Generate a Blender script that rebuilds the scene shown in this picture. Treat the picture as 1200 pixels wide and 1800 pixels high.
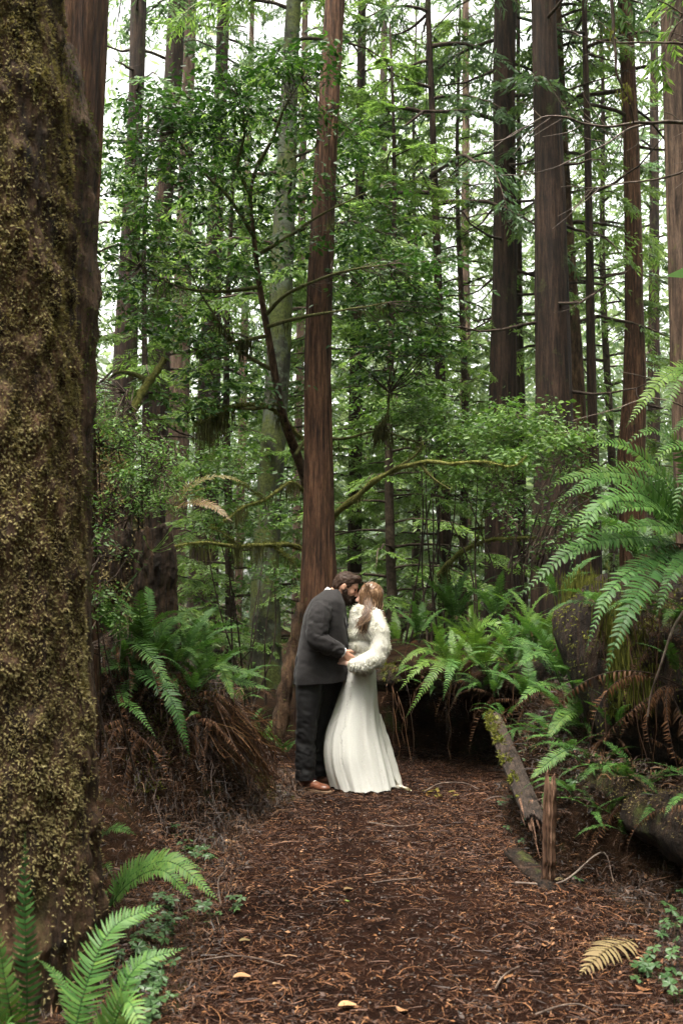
import bpy, math, random
import numpy as np
from mathutils import Vector, Matrix, Euler

for o in list(bpy.data.objects):
    bpy.data.objects.remove(o)
scene = bpy.context.scene
COL = scene.collection
rng = np.random.default_rng(11)
random.seed(11)

# ------------------------------------------------------------------ camera
PITCH = math.radians(5.2)
CAM_Z = 1.5
FPX = 1750.0            # focal length in pixels of the 1200 x 1800 photograph (35 mm lens on a 24 x 36 frame)
cam = bpy.data.cameras.new("camera")
cam.sensor_fit = 'VERTICAL'
cam.sensor_height = 36.0
cam.sensor_width = 24.0
cam.lens = 35.0
cam.clip_start = 0.05
cam.clip_end = 1000.0
cam.dof.use_dof = True
cam.dof.focus_distance = 8.1
cam.dof.aperture_fstop = 4.0
camo = bpy.data.objects.new("camera", cam)
camo.location = (0, 0, CAM_Z)
camo.rotation_euler = (math.radians(90) + PITCH, 0, 0)
COL.objects.link(camo)
scene.camera = camo

# ------------------------------------------------------------------ sky, sun, exposure
SUN_EL, SUN_AZ = math.radians(76), math.radians(215)      # azimuth clockwise from +Y
world = bpy.data.worlds.new("World")
scene.world = world
world.use_nodes = True
wn = world.node_tree.nodes
wl = world.node_tree.links
wn.clear()
w_out = wn.new('ShaderNodeOutputWorld')
w_bg = wn.new('ShaderNodeBackground')
w_sky = wn.new('ShaderNodeTexSky')
w_sky.sky_type = 'NISHITA'
w_sky.sun_disc = False
w_sky.sun_elevation = SUN_EL
w_sky.sun_rotation = SUN_AZ
w_sky.air_density = 1.0
w_sky.dust_density = 6.0
w_sky.ozone_density = 1.0
w_hs = wn.new('ShaderNodeHueSaturation')
w_hs.inputs['Saturation'].default_value = 0.18          # overcast: the cloud takes the blue out
wl.new(w_sky.outputs[0], w_hs.inputs['Color'])
w_tint = wn.new('ShaderNodeMix')                        # cloud light is a little warmer than the clear sky behind it
w_tint.data_type = 'RGBA'
w_tint.blend_type = 'MULTIPLY'
w_tint.inputs[0].default_value = 1.0
w_tint.inputs[7].default_value = (1.0, 0.975, 0.90, 1)
wl.new(w_hs.outputs[0], w_tint.inputs[6])
wl.new(w_tint.outputs[2], w_bg.inputs['Color'])
w_bg.inputs['Strength'].default_value = 0.15
wl.new(w_bg.outputs[0], w_out.inputs[0])

sun = bpy.data.lights.new("sun", 'SUN')
sun.energy = 1.4
sun.angle = math.radians(40)
sun.color = (1.0, 0.95, 0.86)
suno = bpy.data.objects.new("sun", sun)
sd = Vector((math.sin(SUN_AZ) * math.cos(SUN_EL), math.cos(SUN_AZ) * math.cos(SUN_EL), math.sin(SUN_EL)))
suno.rotation_euler = (-sd).to_track_quat('-Z', 'Y').to_euler()
suno.location = (0, 0, 60)
COL.objects.link(suno)

vs = scene.view_settings
scene.display_settings.display_device = 'sRGB'
vs.view_transform = 'Standard'
vs.look = 'None'
vs.exposure = 2.55
vs.gamma = 1.0
vs.use_curve_mapping = False

scene.render.engine = 'CYCLES'
cy = scene.cycles
cy.use_denoising = True
cy.denoiser = 'OPENIMAGEDENOISE'
cy.max_bounces = 6
cy.diffuse_bounces = 3
cy.glossy_bounces = 2
cy.transmission_bounces = 4
cy.transparent_max_bounces = 4
cy.volume_bounces = 0
cy.caustics_reflective = False
cy.caustics_refractive = False
cy.sample_clamp_indirect = 6.0

# ------------------------------------------------------------------ geometry helpers
CP, SP = math.cos(PITCH), math.sin(PITCH)

def P(px, py, Y):
    """world point seen at photo pixel (px, py) at world depth Y"""
    a = (px - 600.0) / FPX
    b = (900.0 - py) / FPX
    dy = CP - b * SP
    dz = SP + b * CP
    t = Y / dy
    return np.array([a * t, Y, CAM_Z + dz * t])

def mpp(Y):
    """metres per photo pixel at depth Y"""
    return Y / FPX

def PP(pts, Y=None):
    return np.array([P(*(p if Y is None else (p[0], p[1], Y))) for p in pts])

def _hash(ix, iy, iz, seed):
    h = (ix.astype(np.int64) * 374761393 + iy.astype(np.int64) * 668265263 + iz.astype(np.int64) * 2147483647 + seed * 974634777) & 0xFFFFFFFF
    h = ((h ^ (h >> 13)) * 1274126177) & 0xFFFFFFFF
    h = (h ^ (h >> 16)) & 0xFFFFFFFF
    h = ((h * 2246822519) & 0xFFFFFFFF)
    h = h ^ (h >> 15)
    return (h & 0xFFFFFF) / float(0xFFFFFF) * 2 - 1

def vnoise(p, seed=0):
    p = np.asarray(p, float)
    i = np.floor(p).astype(np.int64)
    f = p - i
    u = f * f * f * (f * (f * 6 - 15) + 10)
    r = 0
    for dx in (0, 1):
        wx = u[..., 0] if dx else 1 - u[..., 0]
        for dy in (0, 1):
            wy = u[..., 1] if dy else 1 - u[..., 1]
            for dz in (0, 1):
                wz = u[..., 2] if dz else 1 - u[..., 2]
                r = r + wx * wy * wz * _hash(i[..., 0] + dx, i[..., 1] + dy, i[..., 2] + dz, seed)
    return r

def fbm(p, octaves=4, seed=0, gain=0.5, lac=2.03):
    p = np.asarray(p, float)
    a, r, n = 1.0, 0, 0
    for k in range(octaves):
        r = r + a * vnoise(p, seed + 17 * k)
        n += a
        a *= gain
        p = p * lac + 3.7
    return r / n

def sstep(a, b, x):
    t = np.clip((x - a) / (b - a), 0, 1)
    return t * t * (3 - 2 * t)

def nrm(v):
    return v / (np.linalg.norm(v, axis=-1, keepdims=True) + 1e-12)

class MB:
    """mesh builder: numpy blocks of verts, tris and quads, a tint per vertex, a material slot per face"""
    def __init__(s):
        s.v, s.t, s.n = [], [], 0
        s.f3, s.f4, s.m3, s.m4 = [], [], [], []

    def add(s, v, f, tint=0.5, slot=0):
        v = np.asarray(v, float).reshape(-1, 3)
        f = np.asarray(f, np.int64)
        if len(v) == 0 or len(f) == 0:
            return s
        s.v.append(v)
        s.t.append(np.broadcast_to(np.asarray(tint, float), (len(v),)).copy())
        if f.shape[1] == 3:
            s.f3.append(f + s.n)
            s.m3.append(np.full(len(f), slot))
        else:
            s.f4.append(f + s.n)
            s.m4.append(np.full(len(f), slot))
        s.n += len(v)
        return s

    def mesh(s, name, mats, smooth=True, offset=None):
        me = bpy.data.meshes.new(name)
        v = np.concatenate(s.v)
        if offset is not None:
            v = v - np.asarray(offset)
        t = np.concatenate(s.t)
        f3 = np.concatenate(s.f3) if s.f3 else np.zeros((0, 3), np.int64)
        f4 = np.concatenate(s.f4) if s.f4 else np.zeros((0, 4), np.int64)
        m = np.concatenate([np.concatenate(s.m3) if s.m3 else np.zeros(0), np.concatenate(s.m4) if s.m4 else np.zeros(0)]).astype(np.int32)
        loops = np.concatenate([f3.ravel(), f4.ravel()]).astype(np.int32)
        tot = np.concatenate([np.full(len(f3), 3), np.full(len(f4), 4)]).astype(np.int32)
        start = np.concatenate([[0], np.cumsum(tot)[:-1]]).astype(np.int32)
        me.vertices.add(len(v))
        me.vertices.foreach_set('co', v.astype(np.float32).ravel())
        me.loops.add(len(loops))
        me.loops.foreach_set('vertex_index', loops)
        me.polygons.add(len(tot))
        me.polygons.foreach_set('loop_start', start)
        me.polygons.foreach_set('loop_total', tot)
        me.polygons.foreach_set('use_smooth', np.full(len(tot), smooth))
        for k in (mats if isinstance(mats, (list, tuple)) else [mats]):
            me.materials.append(k)
        me.polygons.foreach_set('material_index', m)
        a = me.attributes.new('tint', 'FLOAT', 'POINT')
        a.data.foreach_set('value', t.astype(np.float32))
        me.update(calc_edges=True)
        me.validate()
        return me

def thing(name, label, cat, loc=(0, 0, 0), group=None, rotz=0.0):
    o = bpy.data.objects.new(name, None)
    o.empty_display_size = 0.1
    o.location = loc
    o.rotation_euler = (0, 0, rotz)
    COL.objects.link(o)
    tag(o, label, cat, group)
    return o

def tag(o, label=None, cat=None, group=None, kind=None):
    if label: o['label'] = label
    if cat: o['category'] = cat
    if group: o['group'] = group
    if kind: o['kind'] = kind
    return o

def link(name, me, parent=None, loc=(0, 0, 0), rot=(0, 0, 0), scale=(1, 1, 1)):
    o = bpy.data.objects.new(name, me)
    o.location = loc
    o.rotation_euler = rot
    o.scale = scale
    COL.objects.link(o)
    if parent is not None:
        o.parent = parent
    return o

def wloc(o):
    p = np.zeros(3)
    while o is not None:
        p = p + np.array(o.location)
        o = o.parent
    return p

def part(name, mb, mats, parent=None, smooth=True, origin=None):
    """mesh given in world coordinates, stored relative to the (unrotated) parent"""
    if parent is not None:
        o = link(name, mb.mesh(name, mats, smooth, wloc(parent)), parent)
        if name in ('moss', 'hanging_moss', 'leaves', 'twigs', 'stems', 'crown', 'fur', 'strands'):
            o['kind'] = 'stuff'
        return o
    if origin is not None:
        return link(name, mb.mesh(name, mats, smooth, origin), None, origin)
    return link(name, mb.mesh(name, mats, smooth))

def resample(pts, n, extra=None):
    """Catmull-Rom through pts (k,3), n samples, uniform in parameter of arc length; extra columns follow"""
    pts = np.asarray(pts, float)
    if len(pts) == 2:
        t = np.linspace(0, 1, n)[:, None]
        return pts[0] * (1 - t) + pts[1] * t
    d = np.concatenate([[0], np.cumsum(np.linalg.norm(np.diff(pts[:, :3], axis=0), axis=1) + 1e-9)])
    u = np.linspace(0, d[-1], n)
    k = np.clip(np.searchsorted(d, u, side='right') - 1, 0, len(pts) - 2)
    f = ((u - d[k]) / (d[k + 1] - d[k]))[:, None]
    m = np.zeros_like(pts)
    m[1:-1] = (pts[2:] - pts[:-2]) / (d[2:] - d[:-2])[:, None]
    m[0] = (pts[1] - pts[0]) / (d[1] - d[0])
    m[-1] = (pts[-1] - pts[-2]) / (d[-1] - d[-2])
    h = (d[k + 1] - d[k])[:, None]
    return (2 * f**3 - 3 * f**2 + 1) * pts[k] + (f**3 - 2 * f**2 + f) * h * m[k] + (-2 * f**3 + 3 * f**2) * pts[k + 1] + (f**3 - f**2) * h * m[k + 1]

def frames(path):
    t = np.gradient(path, axis=0)
    t = nrm(t)
    ref = np.array([0, 1.0, 0]) if abs(t[0][1]) < 0.9 else np.array([1.0, 0, 0])
    a = np.zeros_like(t)
    cur = nrm(ref - t[0] * np.dot(ref, t[0]))
    for i in range(len(t)):
        cur = cur - t[i] * np.dot(cur, t[i])
        cur = cur / (np.linalg.norm(cur) + 1e-9)
        a[i] = cur
    b = np.cross(t, a)
    return t, a, b

def tube(path, rad, seg=8, cap=True, rfun=None):
    """verts, quads(+cap as degenerate-free fan handled by extra ring point)"""
    path = np.asarray(path, float)
    rad = np.broadcast_to(np.asarray(rad, float), (len(path),))
    t, a, b = frames(path)
    ang = np.linspace(0, 2 * np.pi, seg, endpoint=False)
    ca, sa = np.cos(ang), np.sin(ang)
    R = rad[:, None] * np.ones(seg)[None, :]
    if rfun is not None:
        R = R * rfun(ang[None, :] + 0 * R, np.arange(len(path))[:, None] + 0 * R)
    v = path[:, None, :] + R[..., None] * (ca[None, :, None] * a[:, None, :] + sa[None, :, None] * b[:, None, :])
    n = len(path)
    i = np.arange(n - 1)[:, None] * seg
    j = np.arange(seg)[None, :]
    jn = (j + 1) % seg
    f = np.stack([i + j, i + jn, i + seg + jn, i + seg + j], -1).reshape(-1, 4)
    return v.reshape(-1, 3), f

def add_tube(mb, path, rad, seg=8, tint=0.5, slot=0, cap=True, rfun=None):
    path = np.asarray(path, float)
    v, f = tube(path, rad, seg, rfun=rfun)
    mb.add(v, f, tint, slot)
    if cap:
        n = len(path)
        for ring, c in ((np.arange(seg)[::-1], path[0]), (np.arange(seg) + (n - 1) * seg, path[-1])):
            vv = np.concatenate([v[ring], [c]])
            k = np.arange(seg)
            mb.add(vv, np.stack([k, (k + 1) % seg, np.full(seg, seg)], -1), tint, slot)

def grid_faces(nu, nv, wrap=False):
    i = np.arange(nu - 1)[:, None]
    j = np.arange(nv if wrap else nv - 1)[None, :]
    jn = (j + 1) % nv
    return np.stack([i * nv + j, i * nv + jn, (i + 1) * nv + jn, (i + 1) * nv + j], -1).reshape(-1, 4)

def blades(org, dirv, nor, length, width, tint, shape='diamond', fold=0.25, droop=0.0):
    """many leaf blades. org, dirv, nor: (N,3); returns V, F, tint (per vertex)"""
    dirv = nrm(dirv)
    side = nrm(np.cross(dirv, nor))
    nn = np.cross(side, dirv)
    L = np.asarray(length)[:, None]
    W = np.asarray(width)[:, None]
    N = len(org)
    if shape == 'diamond':
        q = [(0, 0, 0), (0.45, -0.5, fold), (1, 0, 0), (0.45, 0.5, fold)]
        idx = np.array([[0, 1, 2, 3]])
    elif shape == 'tri':
        q = [(0, -0.5, 0), (1, 0, 0), (0, 0.5, 0)]
        idx = np.array([[0, 1, 2]])
    elif shape == 'leaf':
        q = [(0, 0, 0), (0.3, -0.42, fold), (0.68, -0.4, fold), (1, 0, 0), (0.68, 0.4, fold), (0.3, 0.42, fold)]
        idx = np.array([[0, 1, 2, 3], [0, 3, 4, 5]])
    V = np.zeros((N, len(q), 3))
    for k, (a, s, z) in enumerate(q):
        V[:, k] = org + dirv * L * a + side * W * s + nn * (W * abs(s) * z - L * droop * a * a)
    F = (np.arange(N)[:, None, None] * len(q) + idx[None]).reshape(-1, idx.shape[1])
    return V.reshape(-1, 3), F, np.repeat(np.asarray(tint), len(q))

def rand_unit(n):
    v = rng.normal(size=(n, 3))
    return nrm(v)

# ------------------------------------------------------------------ signed-distance sculpting (surface nets)
class SDF:
    def __init__(s, lo, hi, h):
        s.h = h
        s.lo = np.asarray(lo, float)
        s.n = np.ceil((np.asarray(hi) - s.lo) / h).astype(int) + 1
        s.f = np.full(s.n, 0.2)

    def _block(s, lo, hi):
        a = np.clip(np.floor((lo - s.lo) / s.h).astype(int), 0, s.n)
        b = np.clip(np.ceil((hi - s.lo) / s.h).astype(int) + 1, 0, s.n)
        ax = [s.lo[k] + s.h * np.arange(a[k], b[k]) for k in range(3)]
        g = np.stack(np.meshgrid(*ax, indexing='ij'), -1)
        return tuple(slice(a[k], b[k]) for k in range(3)), g

    def _mix(s, sl, d, k, op):
        cur = s.f[sl]
        if op == 'sub':
            d = -d
            h = np.clip(0.5 - 0.5 * (d - cur) / k, 0, 1)
            s.f[sl] = d * (1 - h) + cur * h + k * h * (1 - h)
            s.f[sl] = np.maximum(s.f[sl], np.maximum(cur, d))
        else:
            h = np.clip(0.5 + 0.5 * (cur - d) / k, 0, 1)
            s.f[sl] = cur * (1 - h) + d * h - k * h * (1 - h)

    def cone(s, a, b, ra, rb, k=0.02, op='add'):
        a, b = np.asarray(a, float), np.asarray(b, float)
        m = max(ra, rb) + 2.5 * k + 0.02
        sl, g = s._block(np.minimum(a, b) - m, np.maximum(a, b) + m)
        ab = b - a
        t = np.clip(((g - a) @ ab) / (ab @ ab + 1e-12), 0, 1)
        d = np.linalg.norm(g - a - t[..., None] * ab, axis=-1) - (ra + (rb - ra) * t)
        s._mix(sl, d, k, op)

    def ell(s, c, r, R=None, k=0.02, op='add'):
        c, r = np.asarray(c, float), np.asarray(r, float)
        m = r.max() + 2.5 * k + 0.02
        sl, g = s._block(c - m, c + m)
        q = g - c
        if R is not None:
            q = q @ np.asarray(R)          # world -> local, columns of R are the local axes
        k0 = np.linalg.norm(q / r, axis=-1)
        k1 = np.linalg.norm(q / r**2, axis=-1) + 1e-9
        s._mix(sl, k0 * (k0 - 1) / k1, k, op)

    def mesh(s):
        f = s.f
        neg = f < 0
        n = np.array(f.shape) - 1
        corners = [(i, j, k) for i in (0, 1) for j in (0, 1) for k in (0, 1)]
        def cs(c): return tuple(slice(c[a], c[a] + n[a]) for a in range(3))
        cnt = sum(neg[cs(c)].astype(np.int8) for c in corners)
        mask = (cnt > 0) & (cnt < 8)
        cells = np.argwhere(mask)
        acc = np.zeros((len(cells), 3))
        num = np.zeros(len(cells))
        for a in range(3):
            for c in corners:
                if c[a] == 1: continue
                d = list(c); d[a] = 1
                f0 = f[tuple((cells + c).T)]
                f1 = f[tuple((cells + d).T)]
                x = (f0 < 0) != (f1 < 0)
                t = np.where(x, f0 / np.where(x, f0 - f1, 1), 0)
                p = np.zeros((len(cells), 3)) + c
                p[:, a] = t
                acc += np.where(x[:, None], p, 0)
                num += x
        v = s.lo + s.h * (cells + acc / num[:, None])
        idx = np.full(n, -1)
        idx[mask] = np.arange(len(cells))
        faces = []
        for a in range(3):
            b, c = (a + 1) % 3, (a + 2) % 3
            sl0 = [slice(1, n[k]) for k in range(3)]
            sl0[a] = slice(0, n[a])
            sl1 = list(sl0)
            sl1[a] = slice(1, n[a] + 1)
            x = neg[tuple(sl0)] != neg[tuple(sl1)]
            pos = np.argwhere(x)
            off = np.ones(3, int); off[a] = 0
            pos = pos + off
            eb = np.zeros(3, int); eb[b] = 1
            ec = np.zeros(3, int); ec[c] = 1
            q = np.stack([idx[tuple((pos).T)], idx[tuple((pos - eb).T)], idx[tuple((pos - eb - ec).T)], idx[tuple((pos - ec).T)]], -1)
            flip = neg[tuple(pos.T)]
            q = np.where(flip[:, None], q, q[:, ::-1])
            faces.append(q)
        return v, np.concatenate(faces)
# ------------------------------------------------------------------ materials (all procedural)
def _new(name):
    m = bpy.data.materials.new(name)
    m.use_nodes = True
    nt = m.node_tree
    b = nt.nodes['Principled BSDF']
    return m, nt, b

def ramp(nt, cols, pos=None, interp='LINEAR'):
    r = nt.nodes.new('ShaderNodeValToRGB')
    r.color_ramp.interpolation = interp
    el = r.color_ramp.elements
    n = len(cols)
    pos = pos or [i / (n - 1) for i in range(n)]
    while len(el) < n:
        el.new(0.5)
    for e, c, p in zip(el, cols, pos):
        e.position = p
        e.color = (*c, 1)
    return r

def noise(nt, scale, detail=4, rough=0.6, vec=None, mscale=None, coord='Object', dist=0.0):
    tc = nt.nodes.new('ShaderNodeTexCoord')
    n = nt.nodes.new('ShaderNodeTexNoise')
    n.inputs['Scale'].default_value = scale
    n.inputs['Detail'].default_value = detail
    n.inputs['Roughness'].default_value = rough
    n.inputs['Distortion'].default_value = dist
    if mscale:
        mp = nt.nodes.new('ShaderNodeMapping')
        mp.inputs['Scale'].default_value = mscale
        nt.links.new(tc.outputs[coord], mp.inputs['Vector'])
        nt.links.new(mp.outputs[0], n.inputs['Vector'])
    else:
        nt.links.new(tc.outputs[coord], n.inputs['Vector'])
    return n

def mixc(nt, fac, a, b, mode='MIX'):
    m = nt.nodes.new('ShaderNodeMix')
    m.data_type = 'RGBA'
    m.blend_type = mode
    for sock, val in ((m.inputs[0], fac), (m.inputs[6], a), (m.inputs[7], b)):
        if hasattr(val, 'is_output'):
            nt.links.new(val, sock)
        elif isinstance(val, tuple):
            sock.default_value = (*val, 1)
        else:
            sock.default_value = val
    return m.outputs[2]

def bump(nt, b, height, strength=0.5, dist=0.01):
    bp = nt.nodes.new('ShaderNodeBump')
    bp.inputs['Strength'].default_value = strength
    bp.inputs['Distance'].default_value = dist
    nt.links.new(height, bp.inputs['Height'])
    nt.links.new(bp.outputs[0], b.inputs['Normal'])

def tint_mat(name, cols, rough=0.55, spec=0.4, trans=0.0, objvar=0.0, pos=None, nscale=None, namp=0.25, tcol=1.3):
    """colour from the per-piece tint attribute; optional light through thin leaves"""
    m, nt, b = _new(name)
    at = nt.nodes.new('ShaderNodeAttribute')
    at.attribute_name = 'tint'
    r = ramp(nt, cols, pos)
    nt.links.new(at.outputs['Fac'], r.inputs[0])
    col = r.outputs[0]
    if nscale:
        n = noise(nt, nscale, 3)
        rr = ramp(nt, [(1 - namp,) * 3, (1 + namp,) * 3], [0.3, 0.7])
        nt.links.new(n.outputs[0], rr.inputs[0])
        col = mixc(nt, 1.0, col, rr.outputs[0], 'MULTIPLY')
    if objvar:
        oi = nt.nodes.new('ShaderNodeObjectInfo')
        hs = nt.nodes.new('ShaderNodeHueSaturation')
        mr = nt.nodes.new('ShaderNodeMapRange')
        mr.inputs['To Min'].default_value = 1 - objvar
        mr.inputs['To Max'].default_value = 1 + objvar
        nt.links.new(oi.outputs['Random'], mr.inputs['Value'])
        nt.links.new(mr.outputs[0], hs.inputs['Value'])
        nt.links.new(col, hs.inputs['Color'])
        col = hs.outputs[0]
    nt.links.new(col, b.inputs['Base Color'])
    b.inputs['Roughness'].default_value = rough
    b.inputs['Specular IOR Level'].default_value = spec
    if trans:
        tr = nt.nodes.new('ShaderNodeBsdfTranslucent')
        tc = mixc(nt, 1.0, col, (tcol, tcol * 1.05, tcol * 0.6), 'MULTIPLY')
        nt.links.new(tc, tr.inputs['Color'])
        mx = nt.nodes.new('ShaderNodeMixShader')
        mx.inputs[0].default_value = trans
        nt.links.new(b.outputs[0], mx.inputs[1])
        nt.links.new(tr.outputs[0], mx.inputs[2])
        nt.links.new(mx.outputs[0], nt.nodes['Material Output'].inputs['Surface'])
    return m

def bark_mat(name, dark, mid, light, moss=0.0, grain=0.0, mosscol=(0.10, 0.115, 0.02), vs=(16, 16, 1.1), bdist=0.02, rough=0.85, lichen=None, lichen_amt=0.5):
    m, nt, b = _new(name)
    n1 = noise(nt, 1.0, 5, 0.65, mscale=vs, dist=0.3)
    r = ramp(nt, [dark, mid, light], [0.34, 0.5, 0.72])
    nt.links.new(n1.outputs[0], r.inputs[0])
    col = r.outputs[0]
    n0 = noise(nt, 1.3, 3, 0.5)
    rv = ramp(nt, [(0.65, 0.65, 0.65), (1.25, 1.2, 1.15)], [0.3, 0.7])
    nt.links.new(n0.outputs[0], rv.inputs[0])
    col = mixc(nt, 1.0, col, rv.outputs[0], 'MULTIPLY')
    nf = noise(nt, 1.0, 5, 0.7, mscale=(75, 75, 14))
    rf = ramp(nt, [(0.55, 0.55, 0.55), (1.35, 1.3, 1.25)], [0.32, 0.68])
    nt.links.new(nf.outputs[0], rf.inputs[0])
    col = mixc(nt, 1.0, col, rf.outputs[0], 'MULTIPLY')
    if lichen:
        nl = noise(nt, 3.0, 6, 0.7)
        rl = ramp(nt, [(0, 0, 0), (1, 1, 1)], [0.62 - 0.3 * lichen_amt, 0.7 - 0.3 * lichen_amt])
        nt.links.new(nl.outputs[0], rl.inputs[0])
        col = mixc(nt, rl.outputs[0], col, lichen)
    if moss:
        nm = noise(nt, 2.2, 8, 0.72, mscale=(1, 1, 0.7))
        rm = ramp(nt, [(0, 0, 0), (1, 1, 1)], [0.66 - 0.32 * moss, 0.74 - 0.3 * moss])
        nt.links.new(nm.outputs[0], rm.inputs[0])
        nc = noise(nt, 30, 4)
        rc = ramp(nt, [tuple(0.45 * c for c in mosscol), mosscol, tuple(1.6 * c for c in mosscol)], [0.3, 0.5, 0.75])
        nt.links.new(nc.outputs[0], rc.inputs[0])
        col = mixc(nt, rm.outputs[0], col, rc.outputs[0])
    nt.links.new(col, b.inputs['Base Color'])
    b.inputs['Roughness'].default_value = rough
    b.inputs['Specular IOR Level'].default_value = 0.25
    n2 = noise(nt, 1.0, 6, 0.7, mscale=(vs[0] * 2.2, vs[1] * 2.2, vs[2] * 3))
    ad = nt.nodes.new('ShaderNodeMath')
    ad.operation = 'MULTIPLY_ADD'
    ad.inputs[1].default_value = 0.5
    nt.links.new(n2.outputs[0], ad.inputs[0])
    nt.links.new(n1.outputs[0], ad.inputs[2])
    hgt = ad.outputs[0]
    if grain:
        ng = noise(nt, grain, 8, 0.75)
        a2 = nt.nodes.new('ShaderNodeMath')
        a2.operation = 'MULTIPLY_ADD'
        a2.inputs[1].default_value = 1.6
        nt.links.new(ng.outputs[0], a2.inputs[0])
        nt.links.new(hgt, a2.inputs[2])
        hgt = a2.outputs[0]
    bump(nt, b, hgt, 0.9, bdist)
    return m

M = {}
M['redwood'] = bark_mat('redwood_bark', (0.014, 0.007, 0.0045), (0.074, 0.037, 0.021), (0.185, 0.100, 0.060), vs=(30, 30, 2.2), moss=0.14)
M['redwood_dark'] = bark_mat('dark_redwood_bark', (0.006, 0.0036, 0.0026), (0.026, 0.0145, 0.0095), (0.072, 0.044, 0.030), vs=(20, 20, 1.8), moss=0.28, mosscol=(0.045, 0.05, 0.016))
M['redwood_pale'] = bark_mat('pale_redwood_bark', (0.022, 0.014, 0.010), (0.080, 0.052, 0.037), (0.185, 0.128, 0.096), vs=(16, 16, 1.5), moss=0.2)
M['mossy_bark'] = bark_mat('mossy_bark', (0.018, 0.011, 0.007), (0.090, 0.052, 0.029), (0.21, 0.132, 0.080), moss=0.30, grain=42, mosscol=(0.070, 0.058, 0.020), vs=(16, 16, 3.5), bdist=0.03)
M['grey_bark'] = bark_mat('grey_lichen_bark', (0.016, 0.016, 0.012), (0.05, 0.052, 0.038), (0.10, 0.10, 0.08), moss=0.6, mosscol=(0.085, 0.10, 0.028), vs=(9, 9, 3), lichen=(0.095, 0.11, 0.08), lichen_amt=0.45)
M['rotten'] = bark_mat('rotten_wood', (0.006, 0.004, 0.003), (0.022, 0.013, 0.008), (0.065, 0.038, 0.023), moss=0.3, grain=30, mosscol=(0.06, 0.07, 0.015), vs=(20, 20, 1.5), bdist=0.03)
M['stump_wood'] = bark_mat('stump_wood', (0.008, 0.005, 0.0035), (0.042, 0.025, 0.014), (0.12, 0.073, 0.040), moss=0.3, mosscol=(0.06, 0.07, 0.015), vs=(26, 26, 2.0), bdist=0.03, grain=30)
M['split_wood'] = bark_mat('split_wood', (0.035, 0.018, 0.012), (0.14, 0.078, 0.05), (0.32, 0.2, 0.14), moss=0.1, vs=(40, 40, 2.0), bdist=0.01)
M['weathered'] = bark_mat('weathered_plank', (0.010, 0.007, 0.006), (0.030, 0.021, 0.016), (0.075, 0.052, 0.04), moss=0.25, vs=(30, 30, 3), bdist=0.012)
M['mossy_branch'] = bark_mat('mossy_branch_bark', (0.02, 0.014, 0.008), (0.06, 0.045, 0.025), (0.12, 0.09, 0.05), moss=0.95, mosscol=(0.085, 0.085, 0.024), vs=(9, 9, 9), grain=60, bdist=0.015)
M['mossy_limb'] = bark_mat('mossy_limb_bark', (0.02, 0.014, 0.008), (0.06, 0.045, 0.025), (0.12, 0.09, 0.05), moss=1.0, mosscol=(0.15, 0.15, 0.035), vs=(9, 9, 9), grain=60, bdist=0.015)
M['twig_bark'] = bark_mat('twig_bark', (0.018, 0.012, 0.009), (0.05, 0.035, 0.026), (0.11, 0.085, 0.065), vs=(10, 10, 10), bdist=0.005)
M['bare_twig'] = bark_mat('bare_twig_bark', (0.05, 0.035, 0.028), (0.12, 0.09, 0.075), (0.26, 0.22, 0.19), vs=(10, 10, 10), bdist=0.004, rough=0.6)

M['moss'] = tint_mat('trunk_moss', [(0.036, 0.026, 0.013), (0.135, 0.104, 0.048), (0.26, 0.215, 0.100), (0.40, 0.35, 0.185)], rough=0.9, spec=0.1, trans=0.2)
M['snag_moss'] = tint_mat('snag_moss', [(0.024, 0.026, 0.008), (0.072, 0.078, 0.022), (0.15, 0.16, 0.05)], rough=0.9, spec=0.1, trans=0.2)
M['moss_green'] = tint_mat('green_moss', [(0.030, 0.034, 0.006), (0.080, 0.086, 0.015), (0.165, 0.160, 0.034)], rough=0.9, spec=0.1, trans=0.25)
M['fern'] = tint_mat('fern_leaf', [(0.017, 0.050, 0.013), (0.034, 0.088, 0.020), (0.064, 0.135, 0.030), (0.12, 0.18, 0.035)], rough=0.5, spec=0.2, trans=0.3, objvar=0.22)
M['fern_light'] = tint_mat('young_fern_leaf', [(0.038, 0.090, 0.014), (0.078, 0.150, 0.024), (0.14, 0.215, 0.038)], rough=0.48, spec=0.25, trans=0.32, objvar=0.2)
M['moss_drape'] = tint_mat('hanging_moss', [(0.022, 0.022, 0.008), (0.060, 0.062, 0.020), (0.12, 0.12, 0.038)], rough=0.9, spec=0.1, trans=0.25)
M['fern_yellow'] = tint_mat('yellow_fern_leaf', [(0.085, 0.080, 0.012), (0.14, 0.105, 0.018), (0.12, 0.058, 0.016)], rough=0.5, spec=0.4, trans=0.3, objvar=0.2)
M['fern_dead'] = tint_mat('dead_fern_leaf', [(0.020, 0.009, 0.005), (0.070, 0.030, 0.011), (0.16, 0.08, 0.030)], rough=0.7, spec=0.25, trans=0.15, objvar=0.35)
M['pale_dead'] = tint_mat('bleached_fern_leaf', [(0.12, 0.085, 0.035), (0.19, 0.145, 0.07), (0.14, 0.085, 0.04)], rough=0.7, spec=0.25, trans=0.2)
M['conifer'] = tint_mat('conifer_needles', [(0.028, 0.060, 0.030), (0.060, 0.112, 0.056), (0.110, 0.178, 0.092), (0.18, 0.25, 0.135)], rough=0.5, spec=0.4, trans=0.42, objvar=0.3)
M['misted_conifer'] = tint_mat('misted_conifer_needles', [(0.06, 0.095, 0.062), (0.11, 0.155, 0.105), (0.17, 0.22, 0.155), (0.24, 0.29, 0.21)], rough=0.7, spec=0.2, trans=0.45)  # mist over the distance is put into this paler, greyer needle colour
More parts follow.
